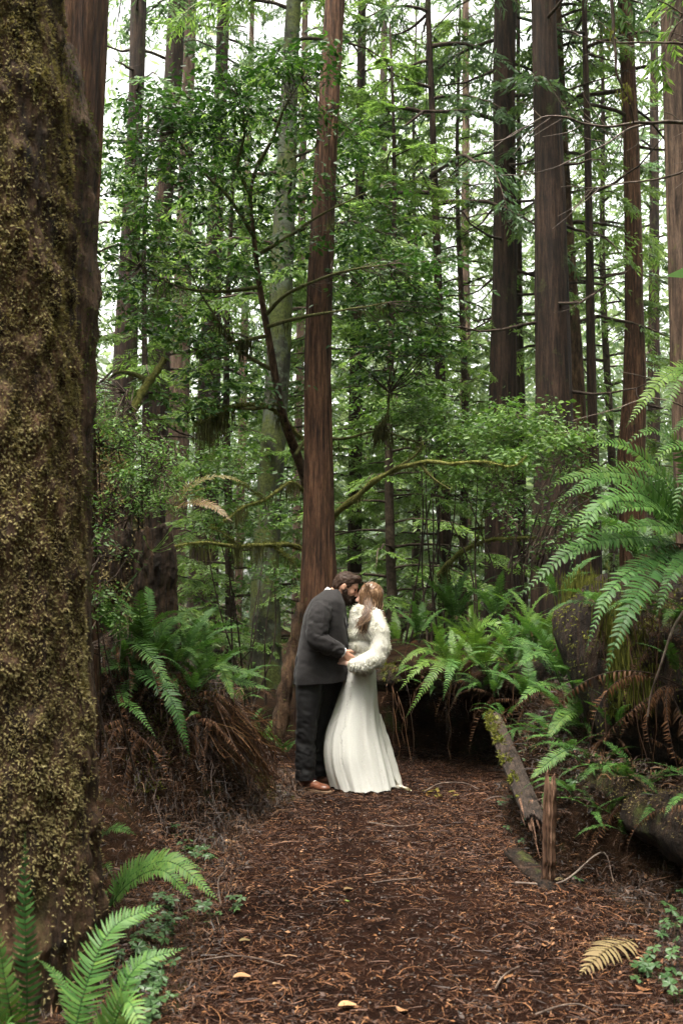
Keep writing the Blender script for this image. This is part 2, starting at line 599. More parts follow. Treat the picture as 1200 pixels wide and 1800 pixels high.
M['hemlock'] = tint_mat('hemlock_needles', [(0.038, 0.078, 0.020), (0.085, 0.150, 0.040), (0.150, 0.230, 0.068), (0.23, 0.31, 0.11)], rough=0.5, spec=0.4, trans=0.5, objvar=0.25)
M['broadleaf'] = tint_mat('broad_leaves', [(0.013, 0.038, 0.008), (0.027, 0.074, 0.013), (0.055, 0.125, 0.021), (0.10, 0.19, 0.035)], rough=0.45, spec=0.3, trans=0.35, objvar=0.1)
M['shrubleaf'] = tint_mat('shrub_leaves', [(0.025, 0.062, 0.014), (0.050, 0.110, 0.024), (0.095, 0.175, 0.038), (0.17, 0.26, 0.07)], rough=0.45, spec=0.35, trans=0.35, objvar=0.15)
M['sorrel'] = tint_mat('sorrel_leaves', [(0.018, 0.050, 0.013), (0.036, 0.082, 0.023), (0.062, 0.120, 0.036)], rough=0.45, spec=0.45, trans=0.25)
M['litter'] = tint_mat('needle_litter', [(0.009, 0.0038, 0.0024), (0.034, 0.0125, 0.0055), (0.078, 0.029, 0.011), (0.165, 0.070, 0.027), (0.32, 0.185, 0.09)], rough=0.6, spec=0.35)
M['straw'] = tint_mat('dead_stalks', [(0.008, 0.004, 0.0025), (0.048, 0.021, 0.009), (0.15, 0.073, 0.030), (0.30, 0.175, 0.078)], rough=0.55, spec=0.35)
M['pebble'] = tint_mat('pebbles', [(0.04, 0.036, 0.034), (0.12, 0.105, 0.10), (0.26, 0.23, 0.21)], rough=0.6, spec=0.4)

def soil_mat(name, a, b_, c, green=None, gscale=0.6, gthr=0.5):
    m, nt, b = _new(name)
    n1 = noise(nt, 9, 8, 0.7)
    r = ramp(nt, [a, b_, c], [0.3, 0.52, 0.75])
    nt.links.new(n1.outputs[0], r.inputs[0])
    col = r.outputs[0]
    n3 = noise(nt, 1.1, 4, 0.6)
    r3 = ramp(nt, [(0.7, 0.7, 0.7), (1.3, 1.25, 1.2)], [0.35, 0.65])
    nt.links.new(n3.outputs[0], r3.inputs[0])
    col = mixc(nt, 1.0, col, r3.outputs[0], 'MULTIPLY')
    if green:
        ng = noise(nt, gscale, 6, 0.7)
        rg = ramp(nt, [(0, 0, 0), (1, 1, 1)], [gthr - 0.05, gthr + 0.07])
        nt.links.new(ng.outputs[0], rg.inputs[0])
        col = mixc(nt, rg.outputs[0], col, green)
    nt.links.new(col, b.inputs['Base Color'])
    b.inputs['Roughness'].default_value = 1.0
    b.inputs['Specular IOR Level'].default_value = 0.05
    n2 = noise(nt, 60, 6, 0.7)
    bump(nt, b, n2.outputs[0], 0.8, 0.02)
    return m

M['soil'] = soil_mat('forest_soil', (0.008, 0.005, 0.004), (0.022, 0.012, 0.007), (0.05, 0.027, 0.014), green=(0.022, 0.026, 0.008), gscale=2.5, gthr=0.60)
M['path'] = soil_mat('path_soil', (0.004, 0.002, 0.0014), (0.012, 0.005, 0.003), (0.033, 0.016, 0.0095))

def plain(name, col, rough=0.6, spec=0.4, nscale=None, namp=0.2, bscale=None, bdist=0.002, sheen=0.0):
    m, nt, b = _new(name)
    c = None
    if nscale:
        n = noise(nt, nscale, 5, 0.6)
        r = ramp(nt, [tuple(x * (1 - namp) for x in col), tuple(x * (1 + namp) for x in col)], [0.35, 0.65])
        nt.links.new(n.outputs[0], r.inputs[0])
        nt.links.new(r.outputs[0], b.inputs['Base Color'])
    else:
        b.inputs['Base Color'].default_value = (*col, 1)
    b.inputs['Roughness'].default_value = rough
    b.inputs['Specular IOR Level'].default_value = spec
    if sheen:
        b.inputs['Sheen Weight'].default_value = sheen
    if bscale:
        n2 = noise(nt, bscale, 4, 0.6)
        bump(nt, b, n2.outputs[0], 0.5, bdist)
    return m
# ------------------------------------------------------------------ ground and path
_yl = [-60, 2, 3.5, 5.0, 6.0, 6.6, 7.3, 8.1, 8.6, 8.95, 9.4, 10.2, 12, 16, 60]
_xl = [-0.9, -0.75, -0.62, -0.70, -0.80, -0.78, -0.58, -0.40, -0.42, -0.75, -1.25, -2.0, -3.4, -6, -20]
_yr = [-60, 2, 3.5, 4.9, 5.3, 5.6, 7.0, 8.0, 8.6, 9.2, 9.9, 10.4, 10.8, 11.4, 12.6, 16, 60]
_xr = [1.3, 1.3, 1.28, 1.48, 1.40, 1.10, 1.16, 1.25, 1.4, 1.5, 1.35, 0.95, 0.3, -0.7, -2.1, -4.6, -18]
_hly = [-60, 5.2, 6.2, 7.0, 8.0, 8.6, 9.2, 10, 14, 30, 60]
_hlv = [0.12, 0.12, 0.75, 1.05, 0.95, 0.80, 0.28, 0.22, 0.35, 0.6, 1.0]
_hry = [-60, 3, 4.5, 5.3, 5.7, 6.5, 8.6, 9.3, 11, 16, 30, 60]
_hrv = [0.5, 0.55, 0.45, 0.40, 0.42, 0.62, 0.80, 0.95, 1.0, 0.95, 1.1, 1.4]
_wry = [-60, 5, 5.4, 5.7, 8, 9, 9.5, 12, 20]
_wrv = [1.2, 1.0, 0.7, 0.28, 0.28, 0.30, 0.28, 0.6, 2.0]

def H(x, y):
    x = np.asarray(x, float)
    y = np.asarray(y, float)
    xl = np.interp(y, _yl, _xl)
    xr = np.interp(y, _yr, _xr)
    wob = 0.12 * fbm(np.stack([x * 1.3, y * 1.3, 0 * x], -1), 3, 5)
    hl = np.interp(y, _hly, _hlv) * sstep(0, 0.75, xl - x + wob)
    hr = np.interp(y, _hry, _hrv) * sstep(0, 1, (x - xr + wob) / np.interp(y, _wry, _wrv))
    hr = hr * np.where(y > 8.8, 0.22 + 0.78 * sstep(-0.2, 0.7, x), 1)
    out = np.maximum(hl, hr)
    off = sstep(0.0, 0.5, np.maximum(xl - x, x - xr))
    p3 = np.stack([x, y, 0 * x], -1)
    out = out + off * (0.10 * fbm(p3 * 1.7, 4, 3) + 0.05 * fbm(p3 * 6, 3, 9))
    far = sstep(12, 40, np.hypot(x, y))
    out = out + far * 0.5 * fbm(p3 * 0.12, 3, 21)
    out = out + (1 - off) * 0.012 * fbm(p3 * 4, 3, 33)
    return out

def axis(lo, hi, a, b, fine, grow=1.18):
    mid = list(np.arange(a, b + 1e-6, fine))
    s, p, left = fine, a, []
    while p > lo:
        s *= grow
        p -= s
        left.append(p)
    s, p, right = fine, b, []
    while p < hi:
        s *= grow
        p += s
        right.append(p)
    return np.array(left[::-1] + mid + right)

gx = axis(-220, 220, -2.8, 3.0, 0.05, 1.22)
gy = axis(-60, 320, 2.6, 11.5, 0.05, 1.22)
GX, GY = np.meshgrid(gx, gy, indexing='ij')
GZ = H(GX, GY)
mb = MB()
gv = np.stack([GX, GY, GZ], -1).reshape(-1, 3)
mb.add(gv, grid_faces(len(gx), len(gy))[:, ::-1], 0.5)
ground = part('ground', mb, M['soil'])
tag(ground, 'dark brown forest floor under the ferns', kind='structure')

# the path: a strip of its own, worn and strewn, 4 mm above the ground and dying into its edges
ny, nx = 280, 80
py_ = np.linspace(1.2, 13.0, ny)
u = np.linspace(0, 1, nx)
XL = np.interp(py_, _yl, _xl) + 0.02
XR = np.interp(py_, _yr, _xr) - 0.02
PX = XL[:, None] + (XR - XL)[:, None] * u[None, :]
PY = np.repeat(py_[:, None], nx, 1)
pp = np.stack([PX, PY, 0 * PX], -1)
edge = np.minimum(u, 1 - u)[None, :]
PZ = H(PX, PY) + 0.004 + 0.010 * np.clip(fbm(pp * 14, 4, 71) + 0.25, 0, 1) * sstep(0, 0.06, edge) + 0.006 * fbm(pp * 40, 2, 77) * sstep(0, 0.06, edge)
PZ = np.where(edge <= 0.0, H(PX, PY) - 0.03, PZ)
mb = MB()
mb.add(np.stack([PX, PY, PZ], -1).reshape(-1, 3), grid_faces(ny, nx), 0.5)
path = part('path', mb, M['path'])
tag(path, 'reddish brown trail strewn with redwood needles', kind='structure')

# needle litter on the path and its margins
def litter_points(n, ymin=2.9, ymax=11.5, spread=0.35):
    # more pieces near the camera, where each one shows
    y = ymin + (ymax - ymin) * rng.random(n) ** 1.25
    xl = np.interp(y, _yl, _xl) - spread
    xr = np.interp(y, _yr, _xr) + spread * 0.6
    x = xl + (xr - xl) * rng.random(n)
    # keep drifts: more litter at the sides, gravel showing down the middle
    c = (x - (xl + xr) / 2) / ((xr - xl) / 2)
    keep = rng.random(n) < 0.35 + 0.65 * np.abs(c) ** 1.2 + 0.35 * fbm(np.stack([x * 2, y * 2, 0 * x], -1), 3, 8)
    x, y = x[keep], y[keep]
    return np.stack([x, y, H(x, y) + 0.010], -1)

def add_curved(mb, org, n_seg, length, width, curl, tint, lift=0.012):
    """flat curved slivers lying on the ground"""
    N = len(org)
    az = rng.random(N) * 2 * np.pi
    k = rng.normal(size=N) * curl
    s = np.linspace(0, 1, n_seg + 1)
    a = az[:, None] + k[:, None] * s[None]
    step = (length / n_seg)[:, None]
    dx = np.cumsum(np.cos(a) * step, 1)
    dy = np.cumsum(np.sin(a) * step, 1)
    cx, cyy = org[:, 0:1] + dx, org[:, 1:2] + dy
    cz = org[:, 2:3] + lift * (0.2 + rng.random((N, 1))) * np.sin(np.pi * s)[None] * rng.random((N, 1)) + rng.random((N, 1)) * 0.010 + rng.normal(size=(N, 1)) * 0.10 * length[:, None] * (s[None] - 0.5) * (rng.random((N, 1)) < 0.4)
    w = width[:, None] * (1 - 0.6 * s[None]) * 0.5
    nx_, ny_ = -np.sin(a) * w, np.cos(a) * w
    tw = rng.normal(size=(N, 1)) * 0.5 * w
    Vl = np.stack([cx + nx_, cyy + ny_, cz + tw], -1)
    Vr = np.stack([cx - nx_, cyy - ny_, cz - tw], -1)
    V = np.stack([Vl, Vr], 2).reshape(N, -1, 3)
    m = 2 * (n_seg + 1)
    idx = np.array([[2 * i, 2 * i + 1, 2 * i + 3, 2 * i + 2] for i in range(n_seg)])
    F = (np.arange(N)[:, None, None] * m + idx[None]).reshape(-1, 4)
    mb.add(V.reshape(-1, 3), F, np.repeat(tint, m))

mb = MB()
o = litter_points(78000)
n = len(o)
add_curved(mb, o, 2, 0.018 + 0.065 * rng.random(n) ** 2, 0.0016 + 0.0026 * rng.random(n), 0.55, np.clip(0.05 + 0.8 * rng.random(n) ** 1.7, 0, 1))
o = litter_points(1100)
n = len(o)
add_curved(mb, o, 6, 0.10 + 0.22 * rng.random(n) ** 2, 0.0025 + 0.0025 * rng.random(n), 1.1, np.clip(0.15 + 0.65 * rng.random(n), 0, 1), lift=0.02)
# flat chips
o = litter_points(22000)
n = len(o)
az = rng.random(n) * 6.283
d = np.stack([np.cos(az), np.sin(az), 0.25 * rng.normal(size=n)], -1)
nn = np.array([0, 0, 1.0]) + 0.35 * rng.normal(size=(n, 3))
L = 0.008 + 0.022 * rng.random(n) ** 2
v, f, t = blades(o + [0, 0, 0.004], d, nn, L, L * (0.3 + 0.5 * rng.random(n)), np.clip(0.1 + 0.8 * rng.random(n) ** 1.8, 0, 1), fold=0.2)
mb.add(v, f, t)
# redwood sprays: a stem with two rows of needles
o = litter_points(1900)
n = len(o)
az = rng.random(n) * 6.283
sl = 0.05 + 0.09 * rng.random(n)
tt = np.clip(0.2 + 0.6 * rng.random(n), 0, 1)
for k in range(9):
    s = (k + 0.5) / 9
    c = np.stack([np.cos(az), np.sin(az), 0 * az], -1)
    for sg in (-1, 1):
        a2 = az + sg * 1.0
        d = np.stack([np.cos(a2), np.sin(a2), 0.15 * rng.normal(size=n)], -1)
        ln = 0.014 * (1 - 0.5 * s) * np.ones(n)
        v, f, t = blades(o + c * (sl * s)[:, None] + [0, 0, 0.008], d, np.tile([0, 0, 1.0], (n, 1)) + 0.2 * rng.normal(size=(n, 3)), ln, 0.0035 * np.ones(n), tt, 'tri')
        mb.add(v, f, t)
litter = part('needle_litter', mb, M['litter'], smooth=False)
tag(litter, 'brown redwood needles, twigs and bark chips strewn over the trail', 'leaf litter', kind='stuff')

# pale grit trodden into the middle
n = 1800
y = 2.9 + 7 * rng.random(n) ** 1.3
x = 0.35 + 0.42 * rng.normal(size=n)
r = 0.0025 + 0.004 * rng.random(n) ** 3
c = np.stack([x, y, H(x, y) + 0.010], -1)
octv = np.array([[1, 0, 0], [0, 1, 0], [-1, 0, 0], [0, -1, 0], [0, 0, 0.8], [0, 0, -0.8]])
octf = np.array([[0, 1, 4], [1, 2, 4], [2, 3, 4], [3, 0, 4], [1, 0, 5], [2, 1, 5], [3, 2, 5], [0, 3, 5]])
V = c[:, None, :] + r[:, None, None] * (octv[None] * (1 + 0.35 * rng.normal(size=(n, 6, 1))))
mb = MB()
mb.add(V.reshape(-1, 3), (np.arange(n)[:, None, None] * 6 + octf[None]).reshape(-1, 3), np.repeat(rng.random(n) ** 1.5, 6))
grit = part('path_grit', mb, M['pebble'], smooth=False)
tag(grit, 'fine pale grit trodden into the middle of the trail', 'gravel', kind='stuff')

# earth ledge roofing the dark hollow right of the bride
r2 = np.random.default_rng(22)
nu, nv = 120, 60
uu, vv = np.meshgrid(np.linspace(0, 1, nu), np.linspace(0, 2 * np.pi, nv, endpoint=False), indexing='ij')
lx = 0.30 + 2.6 * uu
yc = 10.15 - 0.95 * uu + 0.10 * fbm(np.stack([uu * 6, 0 * uu, 0 * uu], -1), 3, 4)
hy = np.interp(uu, [0, 0.03, 0.12, 1], [0.05, 0.45, 0.80, 0.95])
hz = np.interp(uu, [0, 0.03, 0.12, 1], [0.03, 0.12, 0.17, 0.22])
V = np.stack([lx + 0 * vv, yc + hy * np.sign(np.cos(vv)) * np.abs(np.cos(vv)) ** 0.7, 0.80 + 0.06 * uu + hz * np.sign(np.sin(vv)) * np.abs(np.sin(vv)) ** 0.7], -1)
o = np.stack([0 * vv, np.cos(vv), np.sin(vv)], -1)
V = V + o * (0.09 * fbm(V * 3.2, 4, 12) + 0.035 * fbm(V * 11, 3, 14))[..., None]
mb = MB(); mb.add(V.reshape(-1, 3), grid_faces(nu, nv, True), 0.5)
ledge = part('earth_ledge', mb, M['soil'])
tag(ledge, 'overhanging ledge of roots and soil above the dark hollow', kind='structure')
LEDGE_TOP = 0.98
# ------------------------------------------------------------------ trees
def ridged(ang, zz, seed, freq, amp, zs):
    """fibrous vertical bark ridges"""
    p = np.stack([np.cos(ang) * freq, np.sin(ang) * freq, zz * zs], -1)
    a = 1 - np.abs(fbm(p, 3, seed)) * 2.2
    b = fbm(p * 0.35, 2, seed + 5)
    return 1 + amp * a + amp * 1.6 * b

def trunk_mesh(mb, spec, Y, seed, seg=40, nz=120, amp=0.05, freq=5, zs=0.6, top=26.0, flare=0.35, tint=0.5, Ytop=None):
    """spec: (px_left, px_right, py) rows from high to low in the photograph; the axis is carried on above and below the frame"""
    rows = []
    for l, r, py in spec:
        c = P((l + r) / 2, py, Y)
        t = np.linalg.norm(c - np.array([0, 0, CAM_Z]))
        rows.append((c[0], c[1], c[2], (r - l) / 2 * Y / FPX))
    rows = np.array(rows)[::-1]                      # low to high
    d = (rows[-1] - rows[0]) / (rows[-1][2] - rows[0][2])
    base_xy = rows[0] + d * (0 - rows[0][2])
    zb = float(H(base_xy[0], base_xy[1])) - 0.25
    first = rows[0] + d * (zb - rows[0][2])
    first[3] = rows[0][3]
    pts = [first] if rows[0][2] > zb + 0.05 else []
    pts += list(rows)
    if rows[-1][2] < top:
        e = rows[-1] + d * (top - rows[-1][2])
        e[3] = max(rows[-1][3] * 0.55, rows[-1][3] + d[3] * (top - rows[-1][2]))
        pts.append(e)
    pts = np.array(pts)
    # denser rings low down, where the camera looks
    z = zb + (pts[-1][2] - zb) * np.linspace(0, 1, nz) ** 1.6
    path = np.stack([np.interp(z, pts[:, 2], pts[:, k]) for k in range(3)], -1)
    # mild natural wander
    path[:, 0] += 0.02 * fbm(np.stack([z * 0.4, 0 * z, 0 * z + seed], -1), 2, seed) * np.minimum(1, z)
    rad = np.interp(z, pts[:, 2], pts[:, 3])
    rad = rad * (1 + flare * np.exp(-(z - zb) / (rad.mean() * 2.2 + 0.1)))
    ang = np.linspace(0, 2 * np.pi, seg, endpoint=False)
    A, Z = np.meshgrid(ang, z)
    R = rad[:, None] * ridged(A, Z, seed, freq, amp, zs)
    buttress = 1 + flare * 0.35 * np.cos(A * 5 + seed) * np.exp(-(Z - zb) / 0.7)
    R = R * buttress
    v = np.stack([path[:, 0:1] + R * np.cos(A), path[:, 1:2] + R * np.sin(A), Z], -1)
    mb.add(v.reshape(-1, 3), grid_faces(nz, seg, True), tint)
    base = np.array([path[0, 0], path[0, 1], zb + 0.25])
    return base, path, rad

def conifer_crown(seed, z0, z1, nb, blen, droop, rise, lat=22, per=11, ll=0.11, lw=0.026, taper=0.6, skip=0.0, hang=0.4):
    r = np.random.default_rng(seed)
    mb = MB()
    for i in range(nb):
        fz = (i + r.random()) / nb
        z = z0 + (z1 - z0) * fz
        az = i * 2.39996 + r.normal() * 0.5
        L = blen * (1 - taper * fz) * (0.55 + 0.6 * r.random())
        s = np.linspace(0, 1, 9)
        hz = L * (rise * s - droop * s**2) + 0.03 * L * r.normal(size=9) * s
        bend = az + r.normal() * 0.25 * s
        px = np.cumsum(np.cos(bend) * L / 8) - np.cos(bend[0]) * L / 8
        py = np.cumsum(np.sin(bend) * L / 8) - np.sin(bend[0]) * L / 8
        pth = np.stack([px, py, z + hz], -1)
        add_tube(mb, pth, np.linspace(0.012 * L + 0.008, 0.004, 9), 4, 0.4, 1, cap=False)
        n = int(lat * (0.7 + 0.5 * r.random()))
        if r.random() < skip:
            n = int(n * 0.25)
        sl = np.sort(0.12 + 0.88 * r.random(n) ** 0.8)
        o = np.stack([np.interp(sl, s, pth[:, k]) for k in range(3)], -1)
        fwd = nrm(np.stack([np.interp(sl, s, np.gradient(pth[:, k], s)) for k in range(3)], -1))
        side = nrm(np.cross(fwd, [0, 0, 1.0])) * np.where(np.arange(n) % 2 == 0, 1, -1)[:, None]
        ldir = nrm(side * 0.85 + fwd * 0.55 + np.array([0, 0, -1.0]) * hang * (0.3 + 0.7 * r.random((n, 1))))
        ll_ = L * 0.42 * (1.08 - sl) * (0.5 + 0.8 * r.random(n)) + 0.10
        q = (np.arange(per) + 0.5) / per
        pos = o[:, None, :] + ldir[:, None, :] * (ll_[:, None, None] * q[None, :, None]) + np.array([0, 0, -1.0]) * (hang * 0.35 * ll_[:, None, None] * q[None, :, None] ** 2)
        pos = pos + 0.012 * r.normal(size=pos.shape)
        lfw = np.cross(ldir, np.array([0, 0, 1.0]))
        for sg in (-1, 1):
            dv = ldir[:, None, :] * 0.75 + sg * nrm(lfw)[:, None, :] * 0.75 + np.array([0, 0, -0.28]) + 0.22 * r.normal(size=pos.shape)
            nn = np.array([0, 0, 1.0]) + 0.5 * r.normal(size=pos.shape)
            N = pos.shape[0] * per
            sc = (0.65 + 0.7 * r.random(N)) * np.repeat(0.6 + 0.5 * np.minimum(1, ll_ / 0.5), per)
            tn = np.clip(0.32 + 0.24 * np.repeat(q[None] * np.ones((n, 1)), 1).ravel() + 0.18 * r.normal() * 0.6 + 0.13 * r.normal(size=N), 0, 1)
            v, f, t = blades(pos.reshape(-1, 3), dv.reshape(-1, 3), nn.reshape(-1, 3), ll * sc, lw * sc, tn, fold=0.15)
            mb.add(v, f, t)
    return mb

CROWN = {}
CROWN['conifer'] = [conifer_crown(100 + k, 3.5, 26, 56, 3.1, 0.55, 0.12, lat=21, per=9, ll=0.15, lw=0.036, skip=0.4).mesh('crown', [M['conifer'], M['twig_bark']]) for k in range(3)]
CROWN['hemlock'] = [conifer_crown(200 + k, 1.6, 17, 64, 3.0, 0.45, 0.22, lat=26, per=10, ll=0.13, lw=0.034, skip=0.12, taper=0.65).mesh('crown', [M['hemlock'], M['twig_bark']]) for k in range(3)]
CROWN['sparse'] = [conifer_crown(300 + k, 5.5, 26, 30, 2.6, 0.4, 0.05, lat=15, per=8, ll=0.14, lw=0.032, skip=0.55).mesh('crown', [M['conifer'], M['twig_bark']]) for k in range(2)]

def tree(label, spec, Y, mat, seed, crown=None, cscale=1.0, cz=0.0, name='redwood_tree', cat='tree', group=None, seg=28, nz=90, amp=0.05, freq=5, stubs=0, top=26.0, flare=0.3, zs=0.6):
    mb = MB()
    base, path, rad = trunk_mesh(mb, spec, Y, seed, seg, nz, amp, freq, zs, top, flare)
    t = thing(name, label, cat, base, group)
    part('trunk', mb, M[mat], t)
    if crown:
        kind, k = crown
        ax = path[np.searchsorted(path[:, 2], min(base[2] + 9, path[-1, 2] - 0.1))]
        link('crown', CROWN[kind][k], t, (ax[0] - base[0], ax[1] - base[1], cz), (0, 0, seed * 1.7), (cscale, cscale, 1.0 if cz >= 0 else 1.0))
    r = np.random.default_rng(seed + 900)
    for k in range(stubs):
        z = base[2] + 2.5 + r.random() * 9
        i = np.searchsorted(path[:, 2], z)
        az = r.random() * 6.28
        L = 0.5 + 1.6 * r.random() ** 1.5
        s = np.linspace(0, 1, 7)[:, None]
        d = np.array([math.cos(az), math.sin(az), -0.15 - 0.35 * r.random()])
        p0 = path[i] + d * rad[i] * 0.7
        pts = p0 + d * L * s + np.array([0, 0, 0.25 * L]) * s**2 + 0.03 * r.normal(size=(7, 3)) * s
        b = MB()
        add_tube(b, pts, np.linspace(0.028, 0.007, 7), 6, 0.4)
        for q in range(5):
            j = 2 + q % 5
            e = pts[j] + np.array([d[1], -d[0], -0.5]) * (0.25 + 0.3 * r.random()) * (1 if q % 2 else -1) + 0.05 * r.normal(size=3)
            add_tube(b, resample(np.array([pts[j], (pts[j] + e) / 2 + 0.03 * r.normal(size=3), e]), 5), np.linspace(0.008, 0.003, 5), 3, 0.4, cap=False)
        part('branch', b, M['twig_bark'], t)
    return t, base, path, rad

# the slim redwood in the middle, behind the couple
tree('slim reddish redwood trunk leaning right, standing directly behind the couple',
     [(574, 606, 0), (564, 598, 150), (554, 591, 300), (545, 586, 450), (537, 581, 600), (534, 581, 800), (532, 585, 950), (528, 590, 1060)],
     10.6, 'redwood', 3, None, seg=96, nz=260, amp=0.075, freq=9, top=18, zs=1.4)

BG = 'tall trees standing behind the couple'
tree('dark trunk, leftmost of the far trees beside the mossy foreground trunk', [(230, 259, 0), (224, 252, 200), (208, 246, 500), (196, 240, 700)], 17, 'redwood_dark', 11, ('sparse', 0), 1.0, 1.0, group=BG, stubs=5)
tree('brown trunk with two bare crooked snags, second far tree from the left', [(296, 326, 0), (288, 320, 150), (270, 302, 400), (258, 300, 690)], 19, 'redwood_dark', 12, ('sparse', 1), 1.0, 2.0, group=BG, stubs=6)
tree('pale pinkish brown trunk half hidden by the dark one, left background', [(318, 340, 200), (300, 334, 620), (285, 332, 800)], 23, 'redwood_pale', 13, ('conifer', 0), 1.0, 3.0, group=BG)
tree('slender brown trunk rising behind the dark green maple leaves', [(383, 405, 0), (370, 394, 300), (352, 388, 600), (338, 384, 900), (330, 384, 1080)], 20, 'redwood_dark', 14, ('conifer', 1), 0.9, 2.0, group=BG, stubs=3)
tree('grey green lichen covered trunk standing left of the groom', [(504, 530, 0), (490, 524, 250), (476, 518, 450), (456, 500, 800), (442, 490, 1000), (436, 494, 1180)], 15, 'grey_bark', 15, ('hemlock', 0), 0.8, 4.0, group=BG, amp=0.02, freq=3, flare=0.25)
tree('thin far trunk just left of the slim reddish redwood at the top', [(532, 543, 0), (528, 540, 200), (522, 536, 500)], 26, 'redwood_pale', 16, ('conifer', 2), 0.8, 3.0, group=BG)
tree('thin pale far trunk in the bright gap among the maple leaves', [(434, 444, 200), (428, 440, 380), (420, 434, 700)], 33, 'redwood_pale', 17, ('conifer', 0), 0.9, 2.0, group=BG)
tree('dark straight trunk seen just right of the slim reddish redwood', [(624, 640, 300), (614, 636, 600), (611, 636, 1000)], 19, 'redwood_dark', 18, ('hemlock', 1), 0.9, 1.5, group=BG)
tree('thin dark trunk standing between the bride and the dark pair of redwoods', [(748, 758, 60), (758, 770, 350), (764, 780, 600), (768, 790, 820), (768, 793, 985)], 15.5, 'redwood_dark', 19, ('conifer', 1), 0.75, 3.0, group=BG, stubs=8)
tree('dark fluted redwood, left one of the thick pair on the right', [(868, 906, 0), (868, 905, 300), (864, 906, 550), (859, 906, 740), (854, 908, 950)], 16, 'redwood_dark', 20, ('conifer', 2), 1.0, 5.0, group=BG, stubs=12, seg=56, nz=160, amp=0.06, freq=6)
tree('very thin dark trunk pressed against the right of the dark fluted redwood', [(908, 916, 400), (906, 920, 600), (905, 924, 720)], 18, 'redwood_dark', 21, ('sparse', 0), 0.7, 2.0, group=BG)
tree('thickest redwood of the right background, mossy on its left side', [(934, 976, 0), (938, 988, 300), (940, 998, 550), (942, 1006, 780), (936, 1015, 950)], 14.5, 'redwood_dark', 22, ('conifer', 0), 1.05, 6.0, group=BG, stubs=10, seg=64, nz=180, amp=0.06, freq=7)
tree('mossy leaning trunk tucked behind the thickest redwood', [(985, 1004, 380), (992, 1022, 600), (998, 1034, 800)], 16.5, 'mossy_bark', 23, ('hemlock', 2), 0.7, 3.0, group=BG)
tree('straight thin black trunk right of the thickest redwood', [(1022, 1031, 0), (1028, 1042, 400), (1034, 1052, 800)], 15.5, 'redwood_dark', 24, ('sparse', 1), 0.8, 3.0, group=BG, stubs=5)
tree('brown trunk with a kinked base near the right edge', [(1084, 1110, 0), (1096, 1124, 250), (1100, 1132, 550), (1096, 1136, 700), (1086, 1134, 800)], 16.5, 'redwood', 25, ('conifer', 1), 0.9, 5.0, group=BG, stubs=5, seg=48, nz=140)
tree('broad pale brown redwood cut by the right edge of the picture', [(1160, 1222, 0), (1168, 1230, 250), (1176, 1240, 500), (1182, 1252, 760)], 13, 'redwood_pale', 26, None, group=BG, seg=72, nz=200, amp=0.05, freq=9)
# far rank
FAR = 'distant trees between the near trunks'
for k, (l, r_, Y, dn) in enumerate([(668, 680, 34, 'above the head of the bride'), (812, 824, 32, 'left of the dark fluted redwood'), (1142, 1156, 27, 'left of the broad pale redwood at the edge')]):
    tree('distant slender trunk ' + dn, [(l, r_, 100), (l - 4, r_ + 2, 600), (l - 6, r_ + 4, 1000)], Y, 'redwood_pale' if k % 2 else 'redwood_dark', 40 + k, (('conifer', k % 3) if k % 3 else ('hemlock', k % 3)), 1.1, 0.0, name='conifer_tree', group=FAR, seg=14, nz=40)
# young hemlocks filling the middle distance with lit green
YH = 'young hemlocks in the middle distance'
for k, (px, Y, sc, hz, dn) in enumerate([(250, 13.5, 0.62, 0.50, 'behind the rotten stump on the left'), (400, 16, 0.75, 0.60, 'behind the lichen covered trunk on its left'), (555, 18, 0.8, 0.70, 'behind the slim reddish redwood'),
                                    (690, 14.5, 0.7, 0.55, 'above the bride with drooping tips'), (735, 21, 0.95, 0.8, 'behind the thin dark trunk'), (815, 18.5, 0.8, 0.75, 'left of the dark fluted redwood'),
                                    (1075, 20, 0.9, 0.9, 'between the right hand trunks')]):
    x = (px - 600) / FPX * Y
    z = float(H(x, Y))
    t = thing('hemlock_tree', 'young green hemlock ' + dn, 'tree', (x, Y, z), YH)
    b = MB()
    zz = np.linspace(-0.2, 17 * hz, 24)
    pth = np.stack([x + 0.05 * np.sin(zz * 0.7 + k), Y + 0 * zz, z + zz], -1)
    add_tube(b, pth, np.interp(zz, [0, 17 * hz], [0.09 * sc + 0.02, 0.015]), 10, 0.5)
    part('trunk', b, M['twig_bark'], t)
    link('crown', CROWN['hemlock'][k % 3], t, (0, 0, -0.6), (0, 0, k * 2.1), (sc, sc, hz))

